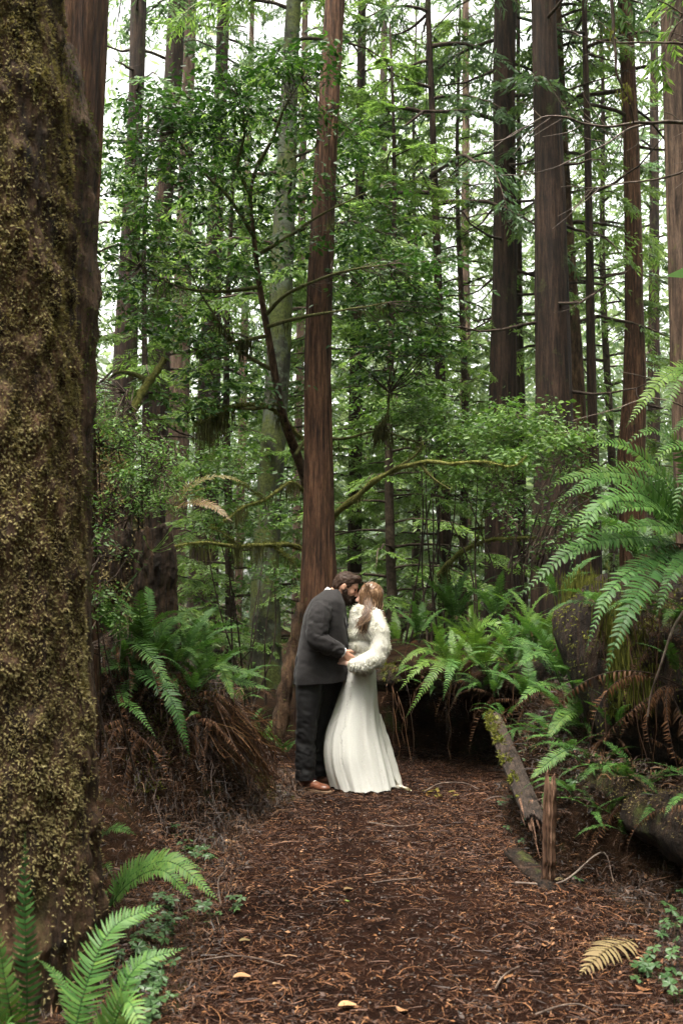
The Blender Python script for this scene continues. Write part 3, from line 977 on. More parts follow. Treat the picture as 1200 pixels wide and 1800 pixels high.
# the far wood that reads as one mass
def far_wood():
    r = np.random.default_rng(5)
    mb = MB()
    n = 300
    for i in range(n):
        Y = 27 + 38 * r.random() ** 0.8
        x = (r.random() * 2 - 1) * (0.40 * Y + 4)
        zt = (6 + 10 * r.random()) * (0.55 + 0.45 * r.random())
        w = 1.2 + 1.2 * r.random()
        m = 270
        q = r.random(m) ** 0.7
        rr = w * (1.05 - q) * np.sqrt(r.random(m)) + 0.15
        a = r.random(m) * 6.283
        lay = np.round(q * 14) / 14 + 0.02 * r.normal(size=m)
        o = np.stack([x + rr * np.cos(a), Y + rr * np.sin(a), float(H(x, Y)) + zt * lay - 0.25 * rr], -1)
        d = np.stack([np.cos(a), np.sin(a), -0.35 + 0.3 * r.normal(size=m)], -1) + 0.3 * r.normal(size=(m, 3))
        nn = np.array([0, 0, 1.0]) + 0.45 * r.normal(size=(m, 3))
        L = 0.35 + 0.45 * r.random(m)
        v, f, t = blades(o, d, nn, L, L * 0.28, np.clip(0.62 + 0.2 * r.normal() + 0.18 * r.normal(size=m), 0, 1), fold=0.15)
        mb.add(v, f, t)
    for i in range(160):                                   # tall crowns farther off, mist put into their pale tint, closing the sky between the trunks
        Y = 34 + 34 * r.random()
        x = (r.random() * 2 - 1) * (0.40 * Y + 3)
        zt = 19 + 14 * r.random()
        w = 1.8 + 1.4 * r.random()
        m = 300
        q = 0.2 + 0.8 * r.random(m)
        lay = np.round(q * 22) / 22 + 0.012 * r.normal(size=m)
        rr = w * (1.12 - lay) ** 0.7 * np.sqrt(r.random(m)) + 0.1
        a = r.random(m) * 6.283
        o = np.stack([x + rr * np.cos(a), Y + rr * np.sin(a), zt * lay - 0.3 * rr], -1)
        d = np.stack([np.cos(a), np.sin(a), -0.4 + 0.3 * r.normal(size=m)], -1) + 0.3 * r.normal(size=(m, 3))
        L = 0.40 + 0.5 * r.random(m)
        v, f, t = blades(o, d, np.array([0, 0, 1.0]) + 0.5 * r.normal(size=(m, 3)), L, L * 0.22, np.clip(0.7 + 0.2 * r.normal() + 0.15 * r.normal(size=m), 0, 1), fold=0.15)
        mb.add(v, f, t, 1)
    return mb
fw = part('distant_wood', far_wood(), [M['misted_conifer'], M['misted_conifer']])
tag(fw, 'distant pale green mass of conifers behind all the trunks', 'woodland', kind='stuff')

# unseen wood added round the photographer to block low light from the other sides
def ring_wood():
    r = np.random.default_rng(6)
    mb = MB()
    for i in range(190):
        az = math.radians(34 + 292 * r.random())
        d = 11 + 15 * r.random()
        x, y = d * math.sin(az), d * math.cos(az)
        zt = 13 + 10 * r.random()
        w = 1.6 + 1.2 * r.random()
        m = 110
        q = r.random(m)
        rr = w * (1.05 - 0.8 * q) * np.sqrt(r.random(m))
        a = r.random(m) * 6.283
        o = np.stack([x + rr * np.cos(a), y + rr * np.sin(a), float(H(x, y)) + zt * q], -1)
        dv = np.stack([np.cos(a), np.sin(a), -0.5 + 0.3 * r.normal(size=m)], -1)
        L = 0.9 + 0.9 * r.random(m)
        v, f, t = blades(o, dv, np.array([0, 0, 1.0]) + 0.5 * r.normal(size=(m, 3)), L, L * 0.42, np.clip(0.3 + 0.15 * r.normal(size=m), 0, 1), fold=0.15)
        mb.add(v, f, t)
    return mb
rw = part('surrounding_wood', ring_wood(), [M['conifer']])
tag(rw, 'dense unseen conifer wood added at the sides and the back to block low light', 'woodland', kind='stuff')
# ------------------------------------------------------------------ near trunks, stumps and fallen logs
def surf_points(v, nu, nv, wrap, n, r, keep=None):
    """random points and normals on a (nu, nv) grid surface"""
    g = v.reshape(nu, nv, 3)
    i = r.integers(0, nu - 1, n)
    j = r.integers(0, nv if wrap else nv - 1, n)
    a, b = r.random((n, 1)), r.random((n, 1))
    jn = (j + 1) % nv
    p = (g[i, j] * (1 - a) + g[i + 1, j] * a) * (1 - b) + (g[i, jn] * (1 - a) + g[i + 1, jn] * a) * b
    nn = nrm(np.cross(g[i, jn] - g[i, j], g[i + 1, j] - g[i, j]))
    return p, nn

def moss_tufts(p, nn, r, size=0.03, width=0.35, down=0.6, per=3, tint0=0.45, shape='diamond'):
    """leafy moss: short blades standing off and hanging from the surface"""
    mb = MB()
    N = len(p)
    patch = fbm(p * 3.0, 3, 61)
    for k in range(per):
        d = nn * (0.45 + 0.5 * r.random((N, 1))) + np.array([0, 0, -down]) * r.random((N, 1)) + 0.55 * r.normal(size=(N, 3))
        up = np.array([0, 0, 1.0]) + 0.7 * r.normal(size=(N, 3)) + nn
        L = size * (0.45 + 0.9 * r.random(N)) * (1 + 0.4 * patch)
        t = np.clip(tint0 + 0.30 * patch + 0.16 * fbm(p * 11, 2, 62) + 0.09 * r.normal(size=N), 0, 1)
        v, f, tt = blades(p + 0.004 * r.normal(size=(N, 3)), d, up, L, L * width * (0.7 + 0.6 * r.random(N)), t, shape, fold=0.3)
        mb.add(v, f, tt)
    return mb

def column(path, rad, seg, lump, seed, freq=4.0, ridge=0.03, rfreq=6, zs=0.7, fine=0.0, ffreq=22.0):
    """upright trunk-like surface with lumps and fibre ridges; returns grid verts"""
    nz = len(path)
    ang = np.linspace(0, 2 * np.pi, seg, endpoint=False)
    A, Z = np.meshgrid(ang, path[:, 2])
    R = np.asarray(rad)[:, None] * ridged(A, Z, seed, rfreq, ridge, zs)
    v = np.stack([path[:, 0:1] + R * np.cos(A), path[:, 1:2] + R * np.sin(A), Z], -1)
    out = np.stack([np.cos(A), np.sin(A), 0 * A], -1)
    v = v + out * (lump * fbm(v * freq, 3, seed + 31))[..., None]
    if fine:
        v = v + out * (fine * np.maximum(fbm(v * [ffreq, ffreq, ffreq * 0.55], 3, seed + 57), -0.2))[..., None]
    return v.reshape(-1, 3)

r4 = np.random.default_rng(44)
# --- the big mossy trunk that fills the left edge
nz, sg = 420, 180
z = np.concatenate([np.linspace(-0.25, 5.0, 380), np.linspace(5.1, 9.0, 40)])
edge = -0.035 + np.interp(z, [-0.2, 0.0, 0.535, 1.19, 1.86, 2.55, 3.27, 4.0, 9.0], [-0.86, -0.885, -0.927, -0.982, -1.031, -1.071, -1.111, -1.16, -1.50])
rad = np.interp(z, [-0.2, 0.4, 2, 4, 9], [0.56, 0.50, 0.47, 0.45, 0.38])
pth = np.stack([edge - rad, 3.95 + 0 * z, z], -1)
v = column(pth, rad, sg, 0.020, 7, ridge=0.020, rfreq=14, zs=1.6, fine=0.042, ffreq=17)
t = thing('mossy_tree', 'huge moss covered trunk filling the left edge of the picture', 'tree', (pth[0, 0], 3.95, 0))
mb = MB(); mb.add(v, grid_faces(nz, sg, True), 0.5)
part('trunk', mb, M['mossy_bark'], t)
p, nn = surf_points(v, nz, sg, True, 265000, r4)
vis = (nn[:, 1] < 0.35) & (nn[:, 0] > -0.75) & (p[:, 2] < 5.0)
dens = fbm(p * [4.0, 4.0, 2.4], 4, 91) + 0.12 + 0.52 * np.clip(p[:, 2] - 0.95, -1.2, 0.4)
keep = vis & (r4.random(len(p)) < np.clip(0.62 + 1.5 * dens, 0.10, 1))
p, nn = p[keep], nn[keep]
mo = part('moss', moss_tufts(p, nn, r4, 0.0130, 0.36, 0.8, 2, 0.50), M['moss'], t, smooth=False)

# --- the mossy snag just behind it, with its sloping top
Y = 4.75
rows = [(70, 118, 72), (60, 134, 120), (55, 152, 180), (50, 167, 240), (50, 166, 330), (50, 167, 480), (48, 164, 600), (44, 158, 760), (40, 158, 900), (36, 160, 1150), (30, 165, 1400)]
zz, cx, rr = [], [], []
for l, r_, py in rows[::-1]:
    a = P(r_, py, Y)
    zz.append(a[2]); w = 0.30; rr.append(w * min(1, (r_ - 60) / 100.0)); cx.append(a[0] - rr[-1])
nz, sg = 200, 90
z = np.linspace(-0.1, zz[-1], nz)
pth = np.stack([np.interp(z, zz, cx), Y + 0 * z, z], -1)
rad = np.interp(z, zz, rr)
rad[-1] = 0.01
v = column(pth, rad, sg, 0.02, 17, ridge=0.02, rfreq=5, fine=0.02, ffreq=20)
t = thing('mossy_snag', 'broken mossy snag with a sloping top behind the huge left trunk', 'tree', (pth[0, 0], Y, 0))
mb = MB(); mb.add(v, grid_faces(nz, sg, True), 0.5)
part('trunk', mb, M['mossy_bark'], t)
p, nn = surf_points(v, nz, sg, True, 30000, r4)
k = (nn[:, 0] > -0.2) & (nn[:, 1] < 0.5) & (p[:, 2] > 1.5) & (r4.random(len(p)) < np.clip(0.25 + 1.1 * fbm(p * 4, 3, 19) + 0.5 * (p[:, 2] > 3.6), 0.05, 1))
part('moss', moss_tufts(p[k], nn[k], r4, 0.016, 0.4, 0.6, 2, 0.46), M['snag_moss'], t, smooth=False)

# --- fluted dark redwood behind the snag
tree('dark fluted redwood half hidden behind the mossy snag on the left', [(40, 186, 0), (38, 178, 200), (34, 168, 450), (28, 164, 650), (22, 168, 900)], 6.3, 'redwood', 61, None, seg=120, nz=240, amp=0.05, freq=12, top=12, zs=0.5, flare=0.2)

# --- rotten old stump on the left bank
def slice_col(rows, Y, nz, depth=0.9, zmin=None):
    zz, cx, rx = [], [], []
    for l, r_, py in rows[::-1]:
        a, b = P(l, py, Y), P(r_, py, Y)
        zz.append(a[2]); cx.append((a[0] + b[0]) / 2); rx.append((b[0] - a[0]) / 2)
    z = np.linspace(zz[0] if zmin is None else zmin, zz[-1], nz)
    return z, np.interp(z, zz, cx), np.interp(z, zz, rx)

Y = 7.55
z, cx, rx = slice_col([(120, 158, 672), (100, 172, 720), (80, 190, 790), (70, 214, 860), (60, 238, 930), (55, 246, 1000), (45, 262, 1100), (20, 300, 1250)], Y, 170)
pth = np.stack([cx, Y + 0.15 + 0 * z, z], -1)
v = column(pth, rx, 120, 0.10, 23, freq=2.6, ridge=0.10, rfreq=4, zs=0.8, fine=0.03, ffreq=14)
t = thing('rotten_stump', 'tall rotten mossy stump with a broken side on the left bank', 'stump', (cx[0], Y, z[0]))
mb = MB(); mb.add(v, grid_faces(170, 120, True), 0.5)
part('trunk', mb, M['stump_wood'], t)
p, nn = surf_points(v, 170, 120, True, 26000, r4)
k = (nn[:, 1] < 0.4) & (nn[:, 0] > -0.5) & (r4.random(len(p)) < np.clip(0.05 + 1.3 * fbm(p * 3, 3, 29) + 0.25 * nn[:, 2], 0.02, 1))
part('moss', moss_tufts(p[k], nn[k], r4, 0.03, 0.35, 1.2, 2, 0.4), M['moss'], t, smooth=False)
z, cx, rx = slice_col([(243, 302, 934), (240, 305, 975), (238, 306, 1050), (234, 310, 1120), (230, 316, 1200)], Y - 0.15, 90)
pth = np.stack([cx, Y - 0.15 + 0 * z, z], -1)
v = column(pth, rx, 80, 0.03, 27, ridge=0.12, rfreq=7, zs=0.6, fine=0.025, ffreq=26).reshape(90, 80, 3)
# jagged, partly hollow top
a = np.linspace(0, 6.283, 80, endpoint=False)
jag = 0.05 * fbm(np.stack([np.cos(a) * 5, np.sin(a) * 5, 0 * a], -1), 3, 3) + 0.04 * np.cos(a + 0.6)
v[-12:, :, 2] += jag[None] * np.linspace(0, 1, 12)[:, None]
c = v[-1].mean(0)
inner = c + (v[-1] - c) * 0.6
well = inner.copy(); well[:, 2] -= 0.25
vv = np.concatenate([v.reshape(-1, 3), inner, well])
mb = MB(); mb.add(vv, grid_faces(92, 80, True), 0.5)
part('broken_side', mb, M['stump_wood'], t)
# leafy sprig on the broken side
mb = MB()
b0 = P(268, 968, Y - 0.4)
for (px, py, L) in [(297, 935, 0.055), (290, 950, 0.05), (285, 958, 0.045), (276, 966, 0.04), (256, 950, 0.05), (310, 950, 0.03), (296, 966, 0.03)]:
    e = P(px, py, Y - 0.48)
    q = resample(np.array([b0, (b0 + e) / 2 + [0, -0.02, -0.015], e]), 6)
    add_tube(mb, q, 0.0025, 4, 0.9, 0, cap=False)
    d = np.array([e - b0]); d[:, 2] += 0.02
    vv, f, tt = blades(e[None], d, np.array([[0.2, -0.8, 0.6]]), np.array([L]), np.array([L * 0.5]), np.array([0.95]), 'leaf')
    mb.add(vv, f, tt)
s = part('leaf_sprig', mb, M['shrubleaf'], origin=b0)
tag(s, 'small pale leaved sprig growing out of the broken stump', 'sprig')

# --- logs
def log_thing(name, label, pts, rad, seed, mat='rotten', seg=48, n=110, lump=0.05, ridge=0.05, moss=None, mossmat='moss_green', group=None, mossthr=0.35, nm=9000, msize=0.04, cat='log', ragged=0.0):
    pts = np.asarray(pts, float)
    q = resample(np.concatenate([pts, np.asarray(rad, float)[:, None]], 1), n)
    pth, rr = q[:, :3], q[:, 3]
    tt, a, b = frames(pth)
    ang = np.linspace(0, 2 * np.pi, seg, endpoint=False)
    ln = np.linspace(0, np.linalg.norm(np.diff(pth, axis=0), axis=1).sum(), n)
    A, Z = np.meshgrid(ang, ln)
    R = rr[:, None] * ridged(A, Z, seed, 6, ridge, 0.7)
    v = pth[:, None] + R[..., None] * (np.cos(A)[..., None] * a[:, None] + np.sin(A)[..., None] * b[:, None])
    out = nrm(v - pth[:, None])
    v = v + out * (lump * fbm(v * 3.0, 4, seed + 3))[..., None]
    if ragged:
        jag = ragged * fbm(np.stack([np.cos(ang) * 6, np.sin(ang) * 6, 0 * ang], -1), 3, seed)
        k = 8
        v[-k:] += tt[-1][None, None] * (jag[None, :, None] * np.linspace(0, 1, k)[:, None, None])
        v[:k] -= tt[0][None, None] * (jag[None, :, None] * np.linspace(1, 0, k)[:, None, None])
    mb = MB()
    mb.add(v.reshape(-1, 3), grid_faces(n, seg, True), 0.5)
    for ring in (v[0][::-1], v[-1]):
        c = ring.mean(0)
        vv = np.concatenate([ring, c + (ring - c) * 0.5, [c]])
        kk = np.arange(seg)
        mb.add(vv, np.stack([kk, (kk + 1) % seg, seg + (kk + 1) % seg, seg + kk], -1), 0.5)
        mb.add(vv, np.stack([seg + kk, seg + (kk + 1) % seg, np.full(seg, 2 * seg)], -1), 0.5)
    t = thing(name, label, cat, pts[0], group)
    part('log_body', mb, M[mat], t)
    if moss is not None:
        p, nn = surf_points(v.reshape(-1, 3), n, seg, True, nm, r4)
        k = r4.random(len(p)) < np.clip(moss + mossthr * 2 * fbm(p * 4, 3, seed) + 0.6 * nn[:, 2], 0.0, 1)
        part('moss', moss_tufts(p[k], nn[k], r4, msize, 0.35, 1.3, 2, 0.45), M[mossmat], t, smooth=False)
    return t

# great log on the right, lying away from the path with a mossy cut end
log_thing('fallen_log', 'great fallen log with a mossy end under the big fern on the right',
          [(1.52, 6.64, 0.98), (1.58, 6.63, 1.0), (1.72, 6.60, 1.02), (2.3, 6.5, 1.06), (3.4, 6.2, 1.1), (5.2, 5.8, 1.15)], [0.30, 0.48, 0.64, 0.70, 0.76, 0.8], 71, lump=0.11, ridge=0.06, moss=0.25, nm=50000, msize=0.022, seg=96, n=190, ragged=0.0)
# ledge log behind the bride, over the dark hollow
log_thing('ledge_log', 'dark rotten log lying along the lip of the ledge right of the bride',
          [(0.36, 9.62, 0.80), (0.9, 9.28, 0.82), (1.5, 8.95, 0.82), (2.4, 8.6, 0.85), (3.4, 8.3, 0.9)], [0.10, 0.13, 0.15, 0.2, 0.25], 73, lump=0.08, ridge=0.08, moss=-0.1, nm=8000, seg=48, n=110, ragged=0.1)
# low dark log along the right edge of the path
log_thing('mossy_log', 'low dark mossy log lying along the right side of the trail',
          [(1.42, 6.1, 0.40), (1.68, 5.3, 0.40), (1.92, 4.4, 0.37), (2.15, 3.2, 0.32), (2.3, 2.0, 0.3)], [0.10, 0.12, 0.13, 0.14, 0.15], 75, lump=0.10, ridge=0.12, moss=0.05, nm=26000, msize=0.016, mossmat='moss')
# sloping broken plank with the splintered end
def splinter_plank(name, label, a, b, w, th, seed, mat='split_wood', teeth=7, moss=True, cat='wood'):
    a, b = np.asarray(a, float), np.asarray(b, float)
    r = np.random.default_rng(seed)
    n = 40
    ax = nrm((b - a)[None])[0]
    side = nrm(np.cross(ax, [0, 0, 1.0])[None])[0] if abs(ax[2]) < 0.9 else np.array([1.0, 0.25, 0])
    up = np.cross(side, ax)
    m = 28
    u = np.linspace(-1, 1, m)
    jag_b = r.random(teeth + 1) * 0.22
    jb = np.interp(u, np.linspace(-1, 1, teeth + 1), jag_b) + 0.02 * r.normal(size=m)
    jt = 0.06 * r.random(m)
    L = np.linalg.norm(b - a)
    s = np.linspace(0, 1, n)
    grid = []
    for sgn in (1, -1):
        S, U = np.meshgrid(s, u, indexing='ij')
        pos = a + ax * (S[..., None] * (L + jb[None, :, None] + jt[None, :, None]) - jt[None, :, None])
        hgt = sgn * th * (1 - 0.75 * np.abs(U) ** 2.5) * (1 - 0.8 * sstep(0.9, 1, S)) + 0.012 * fbm(pos * [30, 30, 30], 3, seed) + 0.01 * fbm(np.stack([U * 9, 0 * U, S * 1.5], -1), 3, seed + 1)
        pos = pos + side * (U * w * (1 + 0.08 * fbm(np.stack([S * 6, 0 * S, 0 * S], -1), 2, seed + 2)))[..., None] + up * hgt[..., None]
        grid.append(pos)
    mb = MB()
    f = grid_faces(n, m)
    mb.add(grid[0].reshape(-1, 3), f, 0.5)
    mb.add(grid[1].reshape(-1, 3), f[:, ::-1], 0.5)
    # sew the sides
    for e in (0, m - 1):
        vv = np.stack([grid[0][:, e], grid[1][:, e]], 1).reshape(-1, 3)
        k = np.arange(n - 1) * 2
        mb.add(vv, np.stack([k, k + 1, k + 3, k + 2], -1), 0.5)
    for e in (0, n - 1):
        vv = np.stack([grid[0][e], grid[1][e]], 1).reshape(-1, 3)
        k = np.arange(m - 1) * 2
        mb.add(vv, np.stack([k, k + 1, k + 3, k + 2], -1), 0.5)
    t = thing(name, label, cat, a)
    part('wood', mb, M[mat], t)
    if moss:
        p, nn = surf_points(grid[0].reshape(-1, 3), n, m, False, 3500, r)
        e = (p - a) @ side / w
        k = (e > 0.2) & (r.random(len(p)) < 0.8) & (((p - a) @ ax) < L * 0.97) & (fbm(p * 7, 3, seed) > -0.1)
        part('moss', moss_tufts(p[k], nn[k], r, 0.028, 0.4, 0.6, 2, 0.6), M['moss_green'], t, smooth=False)
    return t
bp = splinter_plank('broken_plank', 'sloping dark plank with moss and a splintered orange end', P(866, 1262, 7.5), P(934, 1428, 5.85), 0.062, 0.04, 5, 'weathered')
r_ = np.random.default_rng(3)
a0, b0 = P(866, 1262, 7.5), P(934, 1428, 5.85)
axd = nrm((b0 - a0)[None])[0]
mb = MB()
for k in range(16):
    o = b0 - axd * 0.08 + np.array([(k - 8) / 8 * 0.055, 0, 0.02 * r_.normal()])
    L = 0.10 + 0.13 * r_.random() * (1.6 if k in (7, 8, 9) else 1)
    e = o + (axd + np.array([0, 0, -0.35]) + 0.06 * r_.normal(size=3)) * L
    add_tube(mb, np.array([o, (o + e) / 2 + 0.004 * r_.normal(size=3), e]), [0.010, 0.007, 0.001], 5, 0.5)
sp_ = part('splinters', mb, M['split_wood'], bp)
sp_['kind'] = 'stuff'
splinter_plank('broken_stake', 'short upright splintered grey brown stake beside the trail', P(962, 1565, 5.45), P(966, 1425, 5.40), 0.034, 0.032, 8, 'split_wood', teeth=5, moss=False)
splinter_plank('wood_slab', 'rotten slab leaning against the foot of the broken stake', P(905, 1500, 6.0) , P(955, 1548, 5.5), 0.06, 0.03, 9, 'rotten', teeth=5, moss=False)

# thick green moss hanging over the end and the top of the great log
gl = bpy.data.objects['fallen_log']
n = 16000
ua = r4.random(n)
x = 1.58 + 1.5 * ua ** 1.5
aa = r4.uniform(0.35, 3.4, n)               # angle round the log, from the back over the top to the front
rr_ = 0.66 + 0.05 * ua
o = np.stack([x, 6.62 - 0.12 * ua + rr_ * np.cos(aa), 1.02 + rr_ * np.sin(aa)], -1)
keep = fbm(o * 2.6, 3, 88) + 0.25 - 0.35 * ua > 0
o = o[keep]; n = len(o)
d = np.stack([-0.25 + 0.35 * r4.normal(size=n), -0.3 + 0.25 * r4.normal(size=n), -1 + 0.2 * r4.normal(size=n)], -1)
L = 0.012 + 0.05 * r4.random(n) ** 2.2
v, f, tt = blades(o, d, np.stack([0.4 * r4.normal(size=n), -np.ones(n), 0.3 * r4.normal(size=n)], -1), L, 0.004 + 0.005 * r4.random(n), np.clip(0.35 + 0.5 * fbm(o * 5, 2, 3) + 0.15 * r4.normal(size=n), 0, 1), fold=0.3)
mb = MB(); mb.add(v, f, tt)
n2 = 500
yy, zz_ = 6.62 + 0.6 * r4.normal(size=n2) * 0.6, 1.15 + 0.45 * r4.random(n2)
o = np.stack([1.58 + 0.03 * r4.normal(size=n2), yy, zz_ + 0.15], -1)
L = 0.04 + 0.22 * r4.random(n2) ** 2
v, f, tt = blades(o, np.tile([0, 0, -1.0], (n2, 1)) + 0.1 * r4.normal(size=(n2, 3)), np.tile([-1.0, -0.6, 0], (n2, 1)), L, 0.007 + 0.006 * r4.random(n2), np.clip(0.4 + 0.2 * r4.normal(size=n2), 0, 1), fold=0.3)
mb.add(v, f, tt)
n3 = 5200                                   # longer drapes in clumps over the near face
ub = r4.random(n3)
ab = r4.uniform(1.7, 3.2, n3)
rb = 0.70 + 0.05 * ub
o = np.stack([1.58 + 1.6 * ub, 6.60 - 0.14 * ub + rb * np.cos(ab), 1.03 + rb * np.sin(ab)], -1)
cl_ = fbm(o * [4, 4, 2], 3, 93)
o = o[cl_ > 0.05]; cl_ = cl_[cl_ > 0.05]; n3 = len(o)
L = (0.03 + 0.5 * cl_) * (0.3 + 0.7 * r4.random(n3))
v, f, tt = blades(o, np.tile([0, -0.15, -1.0], (n3, 1)) + 0.12 * r4.normal(size=(n3, 3)), np.tile([-0.3, -1.0, 0.2], (n3, 1)) + 0.3 * r4.normal(size=(n3, 3)), L, 0.006 + 0.006 * r4.random(n3), np.clip(0.3 + 0.22 * r4.normal(size=n3), 0, 1), fold=0.3)
mb.add(v, f, tt)
part('hanging_moss', mb, M['moss_green'], gl, smooth=False)
# ------------------------------------------------------------------ broadleaved understory, mossy limbs, shrubs
r5 = np.random.default_rng(55)

def leaf_clusters(centres, r, per=9, size=0.07, spread=0.16, tint=0.4, tvar=0.16, flat=0.8, shape='leaf', wid=0.5):
    mb = MB()
    n = len(centres)
    ct = r.normal(size=n) * tvar
    az0 = r.random(n) * 6.283
    for k in range(per):
        az = az0 + k * 2.4 + 0.4 * r.normal(size=n)
        rad = spread * np.sqrt((k + 0.5) / per)
        d = np.stack([np.cos(az), np.sin(az), -0.25 + 0.3 * r.normal(size=n)], -1)
        o = centres + d * rad * np.array([1, 1, 0.5]) + 0.03 * r.normal(size=(n, 3))
        nn = np.array([0, 0, flat]) + 0.55 * r.normal(size=(n, 3)) + np.array([0, -0.25, 0])
        L = size * (0.45 + 0.95 * r.random(n) ** 1.3)
        v, f, t = blades(o, d, nn, L, L * wid * (0.8 + 0.4 * r.random(n)), np.clip(tint + ct + 0.1 * r.normal(size=n), 0, 1), shape, fold=0.3, droop=0.15)
        mb.add(v, f, t)
    return mb

def blob_points(blobs, r, dens=1.0):
    out = []
    for px, py, rx, ry, Y, cnt in blobs:
        n = int(cnt * dens)
        # loose flat sprays spread through the blob, with air between them
        c = P(px, py, Y)
        m = mpp(Y)
        ns = max(3, n // 9)
        q = rand_unit(ns) * r.random((ns, 1)) ** (1 / 2.2) * 1.35
        sc = np.stack([c[0] + q[:, 0] * rx * m, Y + q[:, 1] * max(0.5, rx * m * 0.9), c[2] + q[:, 2] * ry * m], -1)
        k = r.integers(0, ns, n)
        az = (r.random(ns) * 6.283)[k]
        a = r.normal(size=n) * 0.20
        b = r.normal(size=n) * 0.09
        rad_ = min(1.0, rx * m / 0.35)
        out.append(sc[k] + rad_ * np.stack([a * np.cos(az) - b * np.sin(az), a * np.sin(az) + b * np.cos(az), 0.035 * r.normal(size=n) - 0.25 * np.abs(a) * 0.4], -1))
    return np.concatenate(out)

def twigs_to(mb, centres, skel, r, frac=0.5, rad=0.006, seg=3, maxd=1.2):
    """thin twigs from the limb skeleton out to the leaf clusters"""
    for c in centres[r.random(len(centres)) < frac]:
        d = np.linalg.norm(skel - c, axis=1)
        j = int(np.argmin(d))
        if d[j] > maxd:
            # reach only part of the way
            p0 = c + (skel[j] - c) / d[j] * maxd * 0.5
        else:
            p0 = skel[j]
        mid = (p0 + c) / 2 + 0.06 * r.normal(size=3)
        add_tube(mb, resample(np.array([p0, mid, c]), 5), np.linspace(rad, rad * 0.35, 5), seg, 0.5, cap=False)

def hanging_moss(mb, pts, r, n, length=0.14, width=0.012, tint=0.4):
    clump = fbm(pts * 5.0, 3, int(n)) + 0.10
    w = np.clip(clump, 0.02, 1) ** 1.5
    i = r.choice(len(pts), n, p=w / w.sum())
    o = pts[i] + 0.022 * r.normal(size=(n, 3))
    d = np.array([0, 0, -1.0]) + 0.12 * r.normal(size=(n, 3))
    L = length * (0.35 + 1.6 * np.clip(clump[i], 0, 0.6)) * r.random(n) ** 1.6 + 0.012
    nn = np.stack([0.5 * r.normal(size=n), -np.ones(n), 0.1 * r.normal(size=n)], -1)
    v, f, t = blades(o, d, nn, L, width * (0.5 + r.random(n)), np.clip(tint + 0.2 * r.normal(size=n), 0, 1), fold=0.3)
    mb.add(v, f, t)

# --- vine maple with its forked mossy stem
t = thing('vine_maple', 'many branched dark green maple spreading left of the slim redwood', 'tree', P(560, 1250, 11.4))
stem = np.array([P(560, 1262, 11.4), P(558, 1150, 11.4), P(556, 1050, 11.4), P(550, 940, 11.3), P(540, 860, 11.2), P(521, 800, 11.0), P(492, 710, 10.6), P(472, 590, 10.4), P(456, 505, 10.3), P(446, 410, 10.2), P(440, 340, 10.1), P(452, 290, 10.0)])
b = MB()
sp = resample(stem, 80)
add_tube(b, sp, np.interp(np.linspace(0, 1, 80), [0, 0.25, 0.5, 1], [0.085, 0.065, 0.052, 0.016]), 12, 0.5, rfun=lambda a, i: 1 + 0.12 * np.sin(a * 3 + i * 0.5))
part('trunk', b, M['mossy_bark'], t)
limbs = [
    [(519, 800, 10.8), (545, 770, 10.9), (600, 772, 10.9), (660, 758, 10.8), (710, 770, 10.7), (740, 780, 10.7)],
    [(660, 758, 10.8), (680, 730, 10.7), (684, 690, 10.6)],
    [(466, 555, 10.35), (500, 520, 10.2), (540, 500, 10.1), (600, 478, 9.9), (680, 465, 9.7)],
    [(469, 575, 10.35), (520, 560, 10.2), (590, 548, 9.9), (680, 532, 9.7)],
    [(470, 590, 10.4), (410, 602, 10.2), (345, 618, 10.0)],
    [(447, 420, 10.2), (400, 345, 10.0), (345, 290, 9.9), (310, 235, 9.8), (308, 190, 9.8)],
    [(452, 290, 10.0), (480, 240, 9.9), (500, 190, 9.8), (530, 140, 9.8)],
    [(441, 345, 10.1), (420, 290, 10.0), (430, 230, 9.9), (420, 170, 9.9)],
    [(456, 505, 10.3), (390, 512, 10.1), (320, 505, 9.9), (250, 470, 9.7)],
    [(450, 450, 10.2), (500, 420, 10.1), (560, 380, 10.0), (640, 340, 9.9)],
    [(480, 650, 10.5), (430, 620, 10.3), (380, 560, 10.1), (330, 470, 10.0)],
    [(492, 710, 10.6), (440, 720, 10.4), (380, 712, 10.3), (330, 725, 10.2)],
]
skel = [sp]
for L in limbs:
    q = resample(PP(L), 26)
    q += 0.015 * fbm(q * 4, 2, 5)[:, None]
    skel.append(q)
    b = MB()
    add_tube(b, q, np.linspace(0.024, 0.006, 26), 7, 0.5)
    part('branch', b, M['mossy_branch'], t)
skel = np.concatenate(skel)
blobs = [(330, 190, 95, 60, 9.8, 300), (470, 165, 80, 55, 9.8, 260), (545, 125, 40, 35, 9.9, 90), (410, 250, 110, 55, 9.9, 300), (265, 255, 75, 75, 9.6, 240),
         (225, 400, 55, 80, 9.5, 170), (350, 330, 90, 45, 9.8, 170), (215, 520, 45, 60, 9.6, 90), (330, 430, 80, 50, 10.0, 120), (600, 270, 45, 80, 10.9, 200), (655, 390, 55, 70, 10.8, 210),
         (500, 300, 60, 60, 10.0, 90), (440, 470, 90, 45, 10.3, 110), (560, 440, 60, 50, 10.1, 70), (390, 590, 90, 40, 10.2, 110), (300, 560, 60, 30, 10.0, 80),
         (650, 520, 70, 60, 10.5, 220), (720, 480, 60, 55, 10.4, 150), (760, 530, 40, 60, 10.4, 110), (640, 620, 60, 60, 10.7, 140), (730, 600, 60, 45, 10.5, 120), (420, 690, 80, 35, 10.3, 90), (330, 700, 60, 40, 10.1, 80)]
cen = blob_points(blobs, r5, 0.50)
part('leaves', leaf_clusters(cen, r5, 9, 0.068, 0.15, 0.36, 0.2), M['broadleaf'], t)
b = MB()
twigs_to(b, cen, skel, r5, 0.36, 0.005, 3, 0.9)
part('twigs', b, M['twig_bark'], t)
